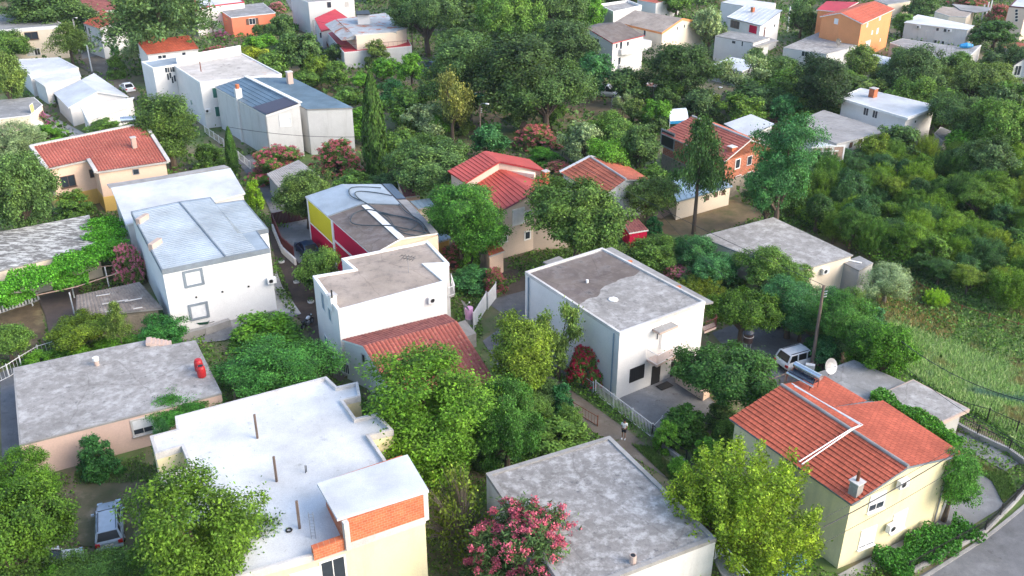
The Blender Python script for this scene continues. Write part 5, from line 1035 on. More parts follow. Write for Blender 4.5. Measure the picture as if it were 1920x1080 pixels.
fill([(1230, 190), (1350, 170), (1480, 150), (1480, 220), (1240, 240), (1200, 330), (1060, 290), (1120, 250)], 18, ['far', 'shrub'], 4, 7, [MD, DK, BG, OD], 'one of the garden trees around the white canopy tent', 'garden trees around the canopy tent', 4)
fill([(1440, 140), (1700, 130), (1930, 110), (1930, 240), (1760, 240), (1660, 200), (1450, 200)], 26, ['far', 'round'], 5, 9, [DK, VD, MD, OD], 'one of the dark trees along the upper right gardens', 'dark trees in the upper right gardens', 5)
fill([(-60, -40), (1980, -40), (1980, 4), (1340, 8), (1100, -2), (430, -2), (-60, 5)], 60, ['far'], 6, 11, [DK, VD, MD, OD], 'one of the distant trees along the top edge', 'distant trees along the top edge', 7)
fill([(1180, 430), (1330, 470), (1540, 560), (1640, 600), (1560, 680), (1480, 590), (1330, 520)], 22, ['shrub', 'feather'], 2.6, 4.5, [MD, BG, DK], 'one of the shrubs filling the hedge between the houses and the meadow', 'shrubs in the meadow hedge', 2.2)
fill([(880, 740), (1010, 720), (1090, 810), (960, 830), (760, 880), (740, 820)], 16, ['shrub', 'feather'], 2.4, 4, [MD, BG, DK], 'one of the undergrowth shrubs below the feathery trees', 'undergrowth shrubs below the feathery trees', 2)
fill([(1232, 800), (1360, 760), (1365, 830), (1480, 930), (1470, 1060), (1380, 1060)], 14, ['shrub'], 2, 3.2, [MD, BR, DK], 'one of the shrubs in the garden strip beside the pale yellow house', 'shrubs beside the pale yellow house', 2)
fill([(150, 10), (560, 10), (600, 60), (560, 110), (420, 60), (240, 60)], 14, ['far', 'shrub'], 4, 7, [DK, MD], 'one of the dark garden trees near the coral house', 'garden trees near the coral house', 5)
fill([(0, 1040), (110, 1060), (300, 1075), (520, 1075), (520, 1110), (0, 1110)], 7, ['shrub', 'feather'], 3, 4.5, [MD, BR], 'one of the leafy shrubs along the bottom left edge', 'shrubs along the bottom left edge', 2.5)
# the tangle between the bushes of the thicket, which nobody could count
def tangle(name, poly, n, col, seed, hmax=2.6):
    rng = np.random.default_rng(seed); W2 = [(P(x, y, 1.2).x, P(x, y, 1.2).y) for x, y in poly]; bx0, bx1 = min(p[0] for p in W2), max(p[0] for p in W2); by0, by1 = min(p[1] for p in W2), max(p[1] for p in W2)
    X = rng.random(n)*(bx1-bx0)+bx0; Y = rng.random(n)*(by1-by0)+by0; r = np.zeros(n, bool); j = len(W2)-1
    for poly2, inv in [(W2, 0)]+[(f, 1) for f in FOOT]:
        q = np.zeros(n, bool); j = len(poly2)-1
        for i in range(len(poly2)):
            xi, yi = poly2[i]; xj, yj = poly2[j]
            if yi != yj: q ^= ((yi > Y) != (yj > Y)) & (X < (xj-xi)*(Y-yi)/(yj-yi)+xi)
            j = i
        r = q if not inv else r & ~q
    X, Y = X[r], Y[r]; n = len(X); h = .35+hmax*(.5+.25*np.sin(X*.8+1.7*np.sin(Y*.5))+.25*np.sin(Y*.9+X*.35+2*np.sin(X*.3)))*(.7+.3*np.sin(X*2.3+Y*1.7))
    Z = h*(1-.45*rng.random(n)**2)+.25*rng.normal(size=n)*(rng.random(n) < .15); s = .16*(.5+rng.random(n))
    ob = lk(bpy.data.objects.new(name, quads(name, np.stack([X, Y, np.abs(Z)], 1), dirs(n, rng)+[0, 0, .8], dirs(n, rng), s*.7, s*1.5, LEAFY))); ob.color = rgba(col); return tag(ob, kind='stuff')
tangle('thicket_undergrowth', [(1440, 350), (1500, 320), (1600, 300), (1740, 280), (1960, 290), (1960, 580), (1830, 545), (1720, 500), (1640, 480), (1500, 405)], 200000, (.10, .19, .035), 11)
# clipped hedges and vines made of leaves
def leafstrip(name, label, cat, pts, w, z0, z1, n, col, s=.14):
    pts = [V(p) for p in pts]; rng = np.random.default_rng(n); L = [(b-a).length for a, b in zip(pts, pts[1:])]; c = []
    for a, b, l in zip(pts, pts[1:], L):
        k = int(n*l/sum(L)); t = rng.random((k, 1)); A = np.array(a); B = np.array(b); d = (B-A)/np.linalg.norm(B-A); nn = np.array([-d[1], d[0], 0])
        q = A+(B-A)*t+nn*((rng.random((k, 1))-.5)*w*(1+.4*np.sin(t*l*2.1))); q[:, 2] = z0+(z1-z0)*rng.random(k)**.6*(1+.18*np.sin(t[:, 0]*l*1.7+1)); c.append(q)
    c = np.concatenate(c); n = len(c); o = c.mean(0); o[2] = 0
    me = quads(name, c-o, dirs(n, rng)+[0, 0, .8], dirs(n, rng), s*(.6+.8*rng.random(n)), s*1.2*(.6+.8*rng.random(n)), LEAF)
    ob = lk(bpy.data.objects.new(name, me)); ob.location = o; ob.color = rgba(col); return tag(ob, label, cat)
leafstrip('clipped_hedge', 'long green hedge between the pale yellow house and the street fence', 'hedge', [(1655, 1075, 0), (1745, 1030, 0), (1815, 1000, 0)], 2.0, .0, .9, 9000, (.05, .16, .03))
leafstrip('vine_canopy', 'bright green vine canopy spread over a wire pergola at the left', 'vine', [(-30, 552, 3.3), (60, 520, 3.3), (140, 492, 3.3), (200, 470, 3.3), (192, 412, 3.3)], 3.3, 2.7, 3.7, 21000, (.09, .26, .03), .17)
leafstrip('vine_canopy', 'lower tongue of vine leaves above the terrace balusters', 'vine', [(0, 568, 2.4), (60, 548, 2.4)], 1.6, 2.0, 2.6, 3500, (.09, .24, .03), .17)
leafstrip('vine_canopy', 'vine leaves over the pergola beside the tumbledown shed', 'vine', [(100, 530, 2.4), (165, 520, 2.4)], 2.4, 2.0, 2.6, 5000, (.09, .24, .03), .17)
leafstrip('vine_canopy', 'narrow vine along the green washing lines of the pale yellow house', 'vine', [(1640, 735, 2.8), (1730, 785, 2.8), (1800, 830, 2.8)], 1.2, 2.3, 3.0, 6000, (.07, .19, .03), .15)
leafstrip('ivy_hedge', 'low clipped hedge on the top edge under the coral house', 'hedge', [(445, 62, 0), (560, 60, 0)], 2.5, 0, 1.8, 5000, (.05, .12, .03), .3)
# ================================================================== GROUND
LEV = [0]
def sheet(name, px, m, kind='structure', label=None, z=None):
    LEV[0] += 1; z = z if z is not None else .004+.004*LEV[0]; q = ccw([P(x, y, 0) for x, y in px]); mb = MB(); mb.face([(p.x, p.y, z) for p in q])
    o = mb.build(name, m); return tag(o, label, None, None, kind)
GR = surf('mixed_earth_ground', (.17, .155, .085), (.25, .20, .13), .25, (.10, .16, .045), (.46, .58), .09, bump=.4, c4=(.22, .18, .12), thr4=(.58, .7), scale4=.5)
MEAD = surf('meadow_ground', (.10, .19, .045), (.17, .22, .07), .3, (.24, .19, .08), (.58, .66), .07, bump=.4)
DRY = surf('dry_lawn', (.24, .175, .095), (.17, .125, .07), .8, (.10, .105, .04), (.5, .7), .25, bump=.4)
DIRT = surf('bare_dirt', (.13, .10, .08), (.085, .065, .052), .9, (.19, .155, .125), (.55, .68), .6, bump=.5)
SOIL = surf('dark_soil', (.085, .062, .05), (.055, .042, .036), 1.2, (.13, .10, .085), (.6, .7), 1.4, bump=.6)
ASPH = surf('old_asphalt', (.17, .17, .18), (.135, .138, .145), .8, (.22, .222, .23), (.5, .7), .5, bump=.25, c4=(.09, .09, .095), thr4=(.58, .7), scale4=1.1)
PAVE = surf('worn_concrete_paving', (.25, .25, .25), (.19, .19, .195), .7, (.33, .33, .33), (.52, .7), .4, bump=.25, c4=(.12, .11, .10), thr4=(.6, .7), scale4=1.2)
LPAV = surf('light_paving', (.46, .45, .43), (.38, .37, .36), .8, bump=.15)
PATH = surf('trodden_path', (.20, .165, .13), (.15, .125, .10), 1.0, (.27, .23, .19), (.5, .7), .5, bump=.4, c4=(.07, .09, .035), thr4=(.6, .68), scale4=.6)
GRASS = surf('short_grass', (.055, .11, .025), (.075, .12, .03), 1.2, (.13, .12, .05), (.55, .7), .3, bump=.5)
mb = MB(); mb.face([(-900, -60, 0), (900, -60, 0), (900, 1800, 0), (-900, 1800, 0)]); tag(mb.build('ground', GR), kind='structure')
sheet('meadow_ground', [(1600, 560), (1700, 505), (1790, 520), (1960, 590), (1960, 900), (1850, 800), (1700, 710)], MEAD)
sheet('dirt_bank', [(1700, 520), (1760, 520), (1960, 590), (1960, 640), (1830, 590), (1700, 545)], surf('straw_bank', (.25, .20, .14), (.17, .14, .09), .6, (.07, .11, .04), (.5, .6), .3, bump=.5))
sheet('dry_lawn', [(1212, 415), (1270, 400), (1375, 375), (1425, 398), (1450, 406), (1312, 442), (1250, 440)], DRY)
sheet('clearing_ground', [(840, 190), (1060, 165), (1210, 185), (1260, 240), (1120, 230), (960, 225), (880, 250)], DRY)
sheet('clearing_ground', [(1090, 165), (1210, 170), (1250, 215), (1160, 222), (1090, 195)], DRY)
sheet('orchard_ground', [(560, 170), (680, 130), (760, 135), (720, 175), (610, 200)], surf('orchard_soil', (.20, .15, .09), (.11, .12, .05), .5, bump=.3))
sheet('garden_soil', [(500, 430), (575, 440), (588, 520), (610, 640), (560, 600), (520, 555), (515, 480)], SOIL)
sheet('asphalt_yard', [(1335, 625), (1420, 590), (1470, 595), (1600, 690), (1500, 725), (1445, 745), (1400, 700)], ASPH)
sheet('front_yard', [(1157, 750), (1250, 700), (1320, 735), (1370, 790), (1225, 812)], PAVE)
sheet('driveway', [(900, 560), (985, 525), (1010, 600), (985, 660), (935, 690), (905, 640), (960, 600)], ASPH)
sheet('red_soil_patch', [(900, 520), (985, 500), (985, 545), (930, 560)], DIRT)
sheet('footpath', [(925, 660), (960, 640), (1010, 690), (1110, 760), (1180, 810), (1290, 900), (1262, 905), (1150, 835), (1050, 770), (970, 715)], PATH)
sheet('grass_verge', [(1185, 835), (1215, 838), (1300, 905), (1270, 915)], GRASS)
sheet('street', [(1700, 1095), (1835, 1015), (1890, 975), (1960, 930), (2050, 1095)], ASPH)
sheet('pavement', [(1570, 1080), (1740, 988), (1770, 1000), (1600, 1095)], LPAV, z=.10)
sheet('side_yard', [(1752, 985), (1800, 880), (1880, 900), (1882, 950), (1800, 1000)], PAVE)
sheet('garden_walk', [(1795, 812), (1840, 825), (1910, 870), (1885, 885), (1800, 838)], PAVE)
sheet('grass_patch', [(1800, 860), (1890, 890), (1905, 920), (1880, 945), (1860, 905)], GRASS)
sheet('street_hedge_bed', [(1590, 1090), (1760, 1005), (1840, 985), (1830, 1010), (1700, 1085)], GRASS)
sheet('car_yard', [(100, 905), (250, 865), (310, 880), (320, 1000), (240, 1040), (130, 1020)], surf('worn_yard', (.15, .125, .08), (.07, .085, .035), .5, (.22, .185, .13), (.5, .62), .35, bump=.4))
sheet('left_alley', [(0, 700), (28, 690), (40, 830), (45, 900), (5, 905)], ASPH)
sheet('left_garden', [(0, 585), (75, 570), (90, 640), (60, 672), (0, 680)], surf('garden_dirt', (.17, .12, .07), (.10, .075, .045), .8, (.24, .19, .10), (.52, .65), .5, bump=.4))
sheet('terrace_floor', [(70, 560), (150, 535), (150, 590), (95, 640), (85, 590)], surf('dark_slabs', (.13, .10, .09), (.10, .08, .075), 1, bump=.2))
sheet('house_paving', [(345, 622), (517, 583), (545, 560), (565, 590), (420, 640), (330, 650)], PAVE)
sheet('house_paving', [(517, 585), (515, 500), (530, 540), (565, 590)], LPAV)
sheet('car_port_paving', [(512, 425), (578, 400), (612, 500), (560, 495)], PAVE)
sheet('lane', [(440, 300), (470, 290), (540, 390), (560, 420), (520, 425), (490, 360)], ASPH)
sheet('lane', [(575, 60), (600, 50), (600, 100), (590, 110), (575, 90)], ASPH)
sheet('lane', [(535, 0), (560, -5), (610, 70), (640, 108), (610, 110), (570, 60)], ASPH)
sheet('lane', [(60, 205), (90, 215), (160, 252), (140, 262), (80, 240)], LPAV)
sheet('lane', [(140, 105), (175, 95), (195, 108), (255, 165), (275, 200), (235, 178), (150, 125)], PATH)
sheet('lane', [(150, 92), (200, 82), (200, 100), (155, 112)], PAVE)
sheet('parking_lane', [(760, 105), (850, 110), (850, 135), (770, 140)], ASPH)
sheet('alley', [(600, 610), (650, 700), (640, 720), (610, 700), (575, 620)], DIRT)
sheet('garden_path', [(1185, 395), (1215, 385), (1260, 400), (1240, 412)], surf('terracotta_path', (.42, .30, .22), (.33, .22, .16), 1, bump=.2))
# grass and ground cover that nobody could count
PAVED = [[(P(x, y).x, P(x, y).y) for x, y in q] for q in ([(1335, 625), (1420, 590), (1470, 595), (1600, 690), (1500, 725), (1400, 700)], [(1157, 750), (1250, 700), (1320, 735), (1370, 790), (1225, 812)],
    [(900, 560), (985, 525), (1010, 600), (985, 660), (935, 690), (905, 640)], [(925, 660), (960, 640), (1010, 690), (1110, 760), (1180, 810), (1290, 900), (1262, 905), (1150, 835), (1050, 770), (970, 715)],
    [(1690, 1100), (1835, 1010), (1960, 925), (2050, 1100)], [(1740, 990), (1800, 870), (1890, 890), (1885, 960), (1800, 1005)], [(500, 430), (588, 430), (610, 640), (560, 600)], [(1212, 415), (1375, 375), (1450, 406), (1312, 442)], [(330, 610), (517, 580), (565, 600), (420, 645)],
    [(440, 300), (470, 290), (560, 420), (490, 400)], [(0, 690), (28, 690), (45, 905), (0, 905)], [(70, 560), (150, 535), (150, 590), (95, 640)], [(140, 105), (195, 95), (275, 200), (235, 178)], [(535, 0), (560, -5), (640, 108), (570, 90)], [(140, 900), (250, 880), (260, 1030), (150, 1030)], [(0, 585), (75, 570), (90, 640), (0, 680)])]
def scatter(name, poly, n, s, h, col, seed, blades=False, excl=True, clump=.5):
    rng = np.random.default_rng(seed); xs = [p[0] for p in poly]; ys = [p[1] for p in poly]; W2 = [(P(x, y).x, P(x, y).y) for x, y in poly]
    bx0, bx1 = min(p[0] for p in W2), max(p[0] for p in W2); by0, by1 = min(p[1] for p in W2), max(p[1] for p in W2)
    X = rng.random(n*3)*(bx1-bx0)+bx0; Y = rng.random(n*3)*(by1-by0)+by0; k = np.zeros(len(X), bool); bad = FOOT+PAVED if excl else FOOT
    def inp(poly):
        r = np.zeros(len(X), bool); m = len(poly); j = m-1
        for i in range(m):
            xi, yi = poly[i]; xj, yj = poly[j]
            if yi != yj: c = ((yi > Y) != (yj > Y)) & (X < (xj-xi)*(Y-yi)/(yj-yi)+xi); r ^= c
            j = i
        return r
    k = inp(W2)
    for b in bad: k &= ~inp(b)
    f = np.sin(X*.31+1.3*np.sin(Y*.17))+np.sin(Y*.27+X*.13)+.7*np.sin(X*.9+Y*.7)
    k &= (f+rng.random(len(X))*2 > (clump if clump > 0 else -9)); X = X[k][:n]; Y = Y[k][:n]; m = len(X); ff = f[k][:n]
    c = np.stack([X, Y, np.zeros(m)], 1)
    if blades:
        hh = h*(.5+.8*rng.random(m))*(.9+.3*rng.random(m)); c[:, 2] = hh*.45; nr = dirs(m, rng)*[1, 1, .2]; tan = np.tile([0, 0, 1.], (m, 1))+dirs(m, rng)*.45; w, l = s*(.6+.8*rng.random(m)), hh
    else: c[:, 2] = h*rng.random(m)*(1+.3*ff); nr = dirs(m, rng)+[0, 0, 1]; tan = dirs(m, rng); w = s*(.5+rng.random(m)); l = w*1.3
    ob = lk(bpy.data.objects.new(name, quads(name, c, nr, tan, w, l, LEAF if not blades else GBL))); ob.color = rgba(col); return tag(ob, kind='stuff')
def grassmat():
    m, t, out = nt('grass_blades'); oi = N(t, 'ShaderNodeObjectInfo'); ge = N(t, 'ShaderNodeNewGeometry'); tc = N(t, 'ShaderNodeTexCoord')
    col = mixc(t, 1, oi.outputs['Color'], ramp(t, ge.outputs['Random Per Island'], 0, 1, (.6, .6, .6, 1), (1.5, 1.45, 1.4, 1)), 'MULTIPLY')
    col = mixc(t, ramp(t, noise(t, tc.outputs['Object'], .22, 6, .65), .54, .62), col, (.34, .31, .12))
    col = mixc(t, ramp(t, noise(t, tc.outputs['Object'], .15, 5, .6, 1), .58, .68), col, (.16, .30, .20))
    b = N(t, 'ShaderNodeBsdfPrincipled'); b.inputs['Roughness'].default_value = .8; t.links.new(col, b.inputs['Base Color'])
    tr = N(t, 'ShaderNodeBsdfTranslucent'); t.links.new(col, tr.inputs[0]); mx = N(t, 'ShaderNodeMixShader'); mx.inputs[0].default_value = .3
    t.links.new(b.outputs[0], mx.inputs[1]); t.links.new(tr.outputs[0], mx.inputs[2]); t.links.new(mx.outputs[0], out.inputs[0]); return m
GBL = grassmat()
scatter('meadow_grass', [(1590, 565), (1700, 505), (1790, 520), (1990, 600), (1990, 900), (1850, 790), (1700, 700)], 120000, .07, .34, (.32, .50, .16), 3, True, False, -1)
for i_, pg in enumerate(([(1185, 835), (1215, 838), (1300, 905), (1270, 915)], [(1800, 860), (1890, 890), (1905, 920), (1880, 945), (1860, 905)], [(1590, 1090), (1760, 1005), (1840, 985), (1830, 1010), (1700, 1085)], [(140, 880), (250, 865), (310, 880), (310, 905), (140, 910)])): scatter('verge_grass', pg, 3500, .07, .25, (.12, .22, .05), 21+i_, True, False, -1)
scatter('pale_grass', [(1590, 565), (1700, 505), (1790, 520), (1990, 600), (1990, 900), (1850, 790), (1700, 700)], 9000, .05, .6, (.42, .52, .24), 13, True, False, -.4)
scatter('dry_weeds', [(1640, 560), (1670, 525), (1720, 530), (1775, 565), (1800, 610), (1770, 650), (1730, 660), (1690, 640), (1650, 600)], 7000, .07, .55, (.45, .33, .13), 4, True, False, .9)
scatter('ground_cover', [(-80, 700), (1990, 700), (2100, 1120), (-120, 1120)], 60000, .13, .35, (.09, .17, .035), 5, clump=.6)
scatter('ground_cover', [(-60, 380), (1990, 380), (1990, 700), (-60, 700)], 70000, .20, .5, (.085, .155, .04), 6, clump=.6)
scatter('ground_cover', [(-60, -60), (1990, -60), (1990, 380), (-60, 380)], 90000, .45, 1.0, (.075, .135, .04), 7, clump=.4)
# ================================================================== VEHICLES
def car(name, label, p, heading, body, L=4.5, Wd=1.78, Hh=1.45, wagon=True, loadcol=None):
    t = thing(name, label, 'car', (p.x, p.y, .012), heading)
    def loft(secs):                              # secs: (x, half width, z low, z high, top half width)
        mb = MB(); n = len(secs)
        for x, hw, zl, zh, tw in secs:
            zm = zl+(zh-zl)*.55
            mb.v += [(x, -hw*.92, zl), (x, -hw, zm), (x, -tw, zh), (x, tw, zh), (x, hw, zm), (x, hw*.92, zl)]
        for i in range(n-1):
            for k in range(6): a, b = i*6+k, i*6+(k+1) % 6; mb.f.append((a, b, b+6, a+6))
        mb.f.append(tuple(range(6))[::-1]); mb.f.append(tuple((n-1)*6+k for k in range(6))); return mb
    w = Wd/2; hl = L/2; paint = plain('paint_'+name, body, .28)
    def put(mb, nm, m, par=None, bev=0, sm=False):
        me = bpy.data.meshes.new(nm); me.from_pydata([tuple(v) for v in mb.v], [], mb.f); me.materials.append(m); me.update()
        import bmesh; bm = bmesh.new(); bm.from_mesh(me); bmesh.ops.recalc_face_normals(bm, faces=bm.faces); bm.to_mesh(me); bm.free()
        if sm: [setattr(f, 'use_smooth', True) for f in me.polygons]
        o = lk(bpy.data.objects.new(nm, me)); o.parent = par or t
        if bev: b = o.modifiers.new('bevel', 'BEVEL'); b.width = bev; b.segments = 3; b.limit_method = 'ANGLE'; b.angle_limit = .4
        return o
    z0, z1 = (1.02 if Hh > 1.6 else .93), Hh-.06
    put(loft([(-hl, w*.86, .36, .80, w*.78), (-hl+.12, w*.96, .26, z0, w*.84), (-hl+.9, w, .2, z0+.02, w*.88), (.25, w, .2, z0+.01, w*.88), (hl-1.15, w, .2, .90, w*.85), (hl-.25, w*.93, .24, .74, w*.74), (hl, w*.78, .34, .60, w*.62)]), 'body', paint, bev=.05, sm=True)
    rb = -hl+(.12 if wagon else .35); rt = rb+(.30 if wagon else .62); z0, z1 = (1.02 if Hh > 1.6 else .93), Hh-.06
    g = MB(); base = [(rb, -w*.85), (rb, w*.85), (hl-1.2, w*.84), (hl-1.2, -w*.84)]; q7 = .76 if Hh > 1.6 else .70; top = [(rt, -w*q7), (rt, w*q7), (hl-2.05, w*q7), (hl-2.05, -w*q7)]
    g.v = [(x, y, z0) for x, y in base]+[(x, y, z1) for x, y in top]; g.f = [(0, 1, 5, 4), (1, 2, 6, 5), (2, 3, 7, 6), (3, 0, 4, 7)]
    put(g, 'glazing', BLUEGL)
    r = MB(); r.prism([Vector((x, y, 0)) for x, y in ((rt-.04, -w*q7-.02), (hl-2.0, -w*q7-.02), (hl-1.95, 0), (hl-2.0, w*q7+.02), (rt-.04, w*q7+.02))], z1, Hh); put(r, 'roof', paint, bev=.03)
    for b, tp in zip(base, top): put(MB().bar((b[0], b[1], z0), (tp[0], tp[1], z1+.02), .12), 'pillar', paint)
    for x in (-.15, -1.15 if wagon else -.9):
        for s in (-1, 1): put(MB().bar((x, s*w*.85, z0), (x+.02, s*w*(q7+.01), z1+.02), .10), 'pillar', paint)
    for x in (-hl+.85, hl-.9):
        for s in (-1, 1):
            wt = MB(); wt.tube([(x, s*(w-.2), .32), (x, s*(w+.01), .32)], .32, 18); wo = put(wt, 'wheel', RUBBER)
            rm = MB(); rm.tube([(x, s*(w+.0), .32), (x, s*(w+.025), .32)], .2, 14); put(rm, 'rim', STEEL, wo)
    for s in (-1, 1):
        put(MB().box((-hl+.03, s*w*.78, .74), (.14, .28, .22)), 'taillight', REDP); put(MB().box((hl-.10, s*w*.66, .60), (.2, .34, .14)), 'headlight', STEEL)
        put(MB().box((.72, s*(w+.08), .98), (.12, .2, .13)), 'mirror', paint)
        rr = MB(); rr.bar((rt+.1, s*w*.62, Hh+.04), (hl-2.15, s*w*.62, Hh+.04), .04); put(rr, 'roof_rail', BLACK) if wagon else None
    put(MB().box((-hl-.005, 0, .62), (.03, .5, .12)), 'number_plate', TRIMW); put(MB().box((-hl+.04, 0, .38), (.16, Wd*.92, .2)), 'rear_bumper', BLACK if loadcol else paint, bev=.03)
    put(MB().box((hl-.06, 0, .4), (.16, Wd*.8, .2)), 'front_bumper', paint, bev=.03); return t
def hd(a, b): d = P(*b)-P(*a); return math.atan2(d.y, d.x)
car('estate_car', 'silver blue estate car parked on the worn yard at the bottom left', P(206, 985, .4), hd((207, 1010), (206, 940)), (.34, .42, .52), 4.6)
car('off_road_car', 'white off-road car with dark windows beside the leaning wooden pole', P(1503, 668, .8), hd((1465, 682), (1542, 660)), (.80, .80, .81), 4.6, 1.86, 1.66, True, 1)
car('hatchback', 'small white hatchback parked in the lane at the upper left', P(238, 165, .5), hd((248, 172), (226, 158)), (.80, .81, .83), 4.0, 1.75, 1.45, False)
car('parked_car', 'dark blue car parked behind the brown fence below the acid yellow wall', P(575, 466, .6), hd((600, 490), (560, 450)), (.012, .035, .09), 4.2, 1.75, 1.5, False)
car('parked_car', 'dark blue car on the lane behind the orchard trees', P(815, 124, .5), hd((800, 128), (835, 118)), (.012, .06, .14), 4.2, 1.75, 1.45, False)
car('parked_car', 'bright blue car half hidden under the laburnum at the bottom edge', P(1462, 1068, .5), hd((1440, 1080), (1475, 1050)), (.01, .12, .42), 4.2, 1.75, 1.45, False)
car('parked_car', 'pale car half hidden under trees in the bottom left corner', P(90, 1062, .5), hd((60, 1070), (130, 1050)), (.6, .62, .65), 4.2, 1.75, 1.45, False)
car('van', 'white van in the deep shade of oaks beyond the dry clearing', P(1137, 172, .8), hd((1120, 172), (1155, 174)), (.7, .72, .75), 4.8, 1.9, 1.95, True)
# motorcycle
t = thing('motorcycle', 'white motorcycle parked beside the white house with tan roof', 'motorcycle', P(577, 612), R(68)); 
def loc(parent, mb, nm, m, bev=0):
    me = bpy.data.meshes.new(nm); me.from_pydata([tuple(v) for v in mb.v], [], mb.f); me.materials.append(m); me.update(); o = lk(bpy.data.objects.new(nm, me)); o.parent = parent
    if bev: b = o.modifiers.new('bevel', 'BEVEL'); b.width = bev; b.segments = 2
    return o
for x in (-.7, .7):
    mb = MB(); mb.tube([(x, -.07, .32), (x, .07, .32)], .32, 18); w_ = loc(t, mb, 'wheel', RUBBER); mb = MB(); mb.tube([(x, -.08, .32), (x, .08, .32)], .18, 12); loc(w_, mb, 'rim', STEEL)
mb = MB(); mb.bar((-.7, 0, .35), (.1, 0, .5), .12); mb.bar((.7, 0, .35), (.45, 0, 1.0), .08); mb.bar((-.2, 0, .45), (.45, 0, .9), .1); loc(t, mb, 'frame', BLACK)
mb = MB(); mb.box((.05, 0, .4), (.45, .3, .35)); loc(t, mb, 'engine', GREYM, .04); mb = MB(); mb.tube([(-.1, 0, .8), (.2, 0, .86), (.45, 0, .82)], [.1, .17, .1], 10); loc(t, mb, 'fuel_tank', WHITEM)
mb = MB(); mb.box((-.45, 0, .8), (.75, .26, .12)); loc(t, mb, 'seat', BLACK, .04); mb = MB(); mb.bar((.45, -.38, 1.05), (.45, .38, 1.05), .04); loc(t, mb, 'handlebar', BLACK); mb = MB(); mb.tube([(.6, 0, .9), (.72, 0, .9)], .11, 10); loc(t, mb, 'headlight', STEEL)
# ================================================================== PERSON on the path
def person():
    p = P(1169, 823); d = hd((1169, 823), (1155, 860)); t = thing('person', 'person in a white shirt and dark shorts standing on the footpath by the white gate', 'person', (p.x, p.y, .03), d-math.pi/2)
    def skin(nm, joints, edges, rad, m, lv=1):
        me = bpy.data.meshes.new(nm); me.from_pydata(joints, edges, []); me.materials.append(m); o = lk(bpy.data.objects.new(nm, me)); o.parent = t
        mod = o.modifiers.new('skin', 'SKIN'); mod.use_smooth_shade = True
        for v, r in zip(me.skin_vertices[0].data, rad): v.radius = (r, r) if not isinstance(r, tuple) else r
        me.skin_vertices[0].data[0].use_root = True; s = o.modifiers.new('sub', 'SUBSURF'); s.levels = lv; s.render_levels = lv; return o
    # faces +y; pelvis first
    J = [(0, 0, .95), (0, 0, 1.15), (0, 0, 1.40), (0, .01, 1.50), (0, .03, 1.60), (0, .04, 1.70), (.09, 0, .90), (.10, .02, .50), (.11, -.01, .09), (.12, .13, .03), (-.09, 0, .90), (-.10, .03, .50), (-.11, 0, .09), (-.12, .15, .03),
         (.18, 0, 1.42), (.23, -.02, 1.14), (.12, .20, 1.06), (.06, .27, 1.10), (-.18, 0, 1.42), (-.23, -.02, 1.14), (-.12, .20, 1.06), (-.06, .27, 1.10)]
    E = [(0, 1), (1, 2), (2, 3), (3, 4), (4, 5), (0, 6), (6, 7), (7, 8), (8, 9), (0, 10), (10, 11), (11, 12), (12, 13), (2, 14), (14, 15), (15, 16), (16, 17), (2, 18), (18, 19), (19, 20), (20, 21)]
    Rr = [.13, .12, .13, .055, .085, .075, .085, .055, .04, .035, .085, .055, .04, .035, .06, .042, .032, .03, .06, .042, .032, .03]
    SK = plain('skin_tone', (.32, .17, .11), .6); skin('body', J, E, Rr, SK, 2)
    for s in (-1, 1):                            # fingers curled round the phone
        for k in range(4): skin('finger', [(s*.05, .28, 1.09+.018*k), (s*.03, .31, 1.09+.018*k), (s*.005, .315-.004*k, 1.09+.018*k)], [(0, 1), (1, 2)], [.009, .008, .007], SK)
        skin('thumb', [(s*.06, .26, 1.14), (s*.035, .28, 1.165), (s*.01, .30, 1.16)], [(0, 1), (1, 2)], [.011, .009, .008], SK)
    skin('shirt', [(0, 0, .93), (0, 0, 1.15), (0, 0, 1.40), (0, 0, 1.47), (.18, 0, 1.42), (.225, -.01, 1.22), (-.18, 0, 1.42), (-.225, -.01, 1.22)], [(0, 1), (1, 2), (2, 3), (2, 4), (4, 5), (2, 6), (6, 7)], [.155, .15, .15, .07, .085, .07, .085, .07], plain('white_shirt', (.8, .8, .8), .9), 2)
    skin('shorts', [(0, 0, .95), (.09, 0, .86), (.10, .02, .58), (-.09, 0, .86), (-.10, .02, .58)], [(0, 1), (1, 2), (0, 3), (3, 4)], [.15, .11, .095, .11, .095], plain('dark_shorts', (.02, .022, .03), .9), 2)
    skin('hair', [(0, .01, 1.72), (0, .05, 1.76), (0, -.03, 1.68)], [(0, 1), (0, 2)], [.09, .06, .07], BLACK, 2)
    for s in (-1, 1): 
        mb = MB(); mb.tube([(s*.03, .112, 1.665), (s*.03, .118, 1.665)], .011, 8); loc(t, mb, 'eye', BLACK); mb = MB(); mb.tube([(s*.08, .03, 1.63), (s*.093, .03, 1.68)], .02, 6); loc(t, mb, 'ear', SK); mb = MB(); mb.box((s*.12, .08, .04), (.1, .27, .08)); loc(t, mb, 'shoe', WHITEM, .02)
    mb = MB(); mb.tube([(0, .105, 1.66), (0, .138, 1.63), (0, .115, 1.622)], [.008, .014, .008], 6); loc(t, mb, 'nose', SK); mb = MB(); mb.box((0, .112, 1.592), (.045, .012, .012)); loc(t, mb, 'mouth', plain('lips', (.3, .1, .08), .6))
    ph = thing('phone', 'small dark phone held in both hands by the person on the footpath', 'phone', (0, 0, 0)); dd = Matrix.Rotation(d-math.pi/2, 4, 'Z') @ Vector((0, .30, 0)); ph.location = (p.x+dd.x, p.y+dd.y, 1.18)
    mb = MB(); mb.box((0, 0, 0), (.14, .012, .075), d-math.pi/2); loc(ph, mb, 'casing', BLACK); 
person()
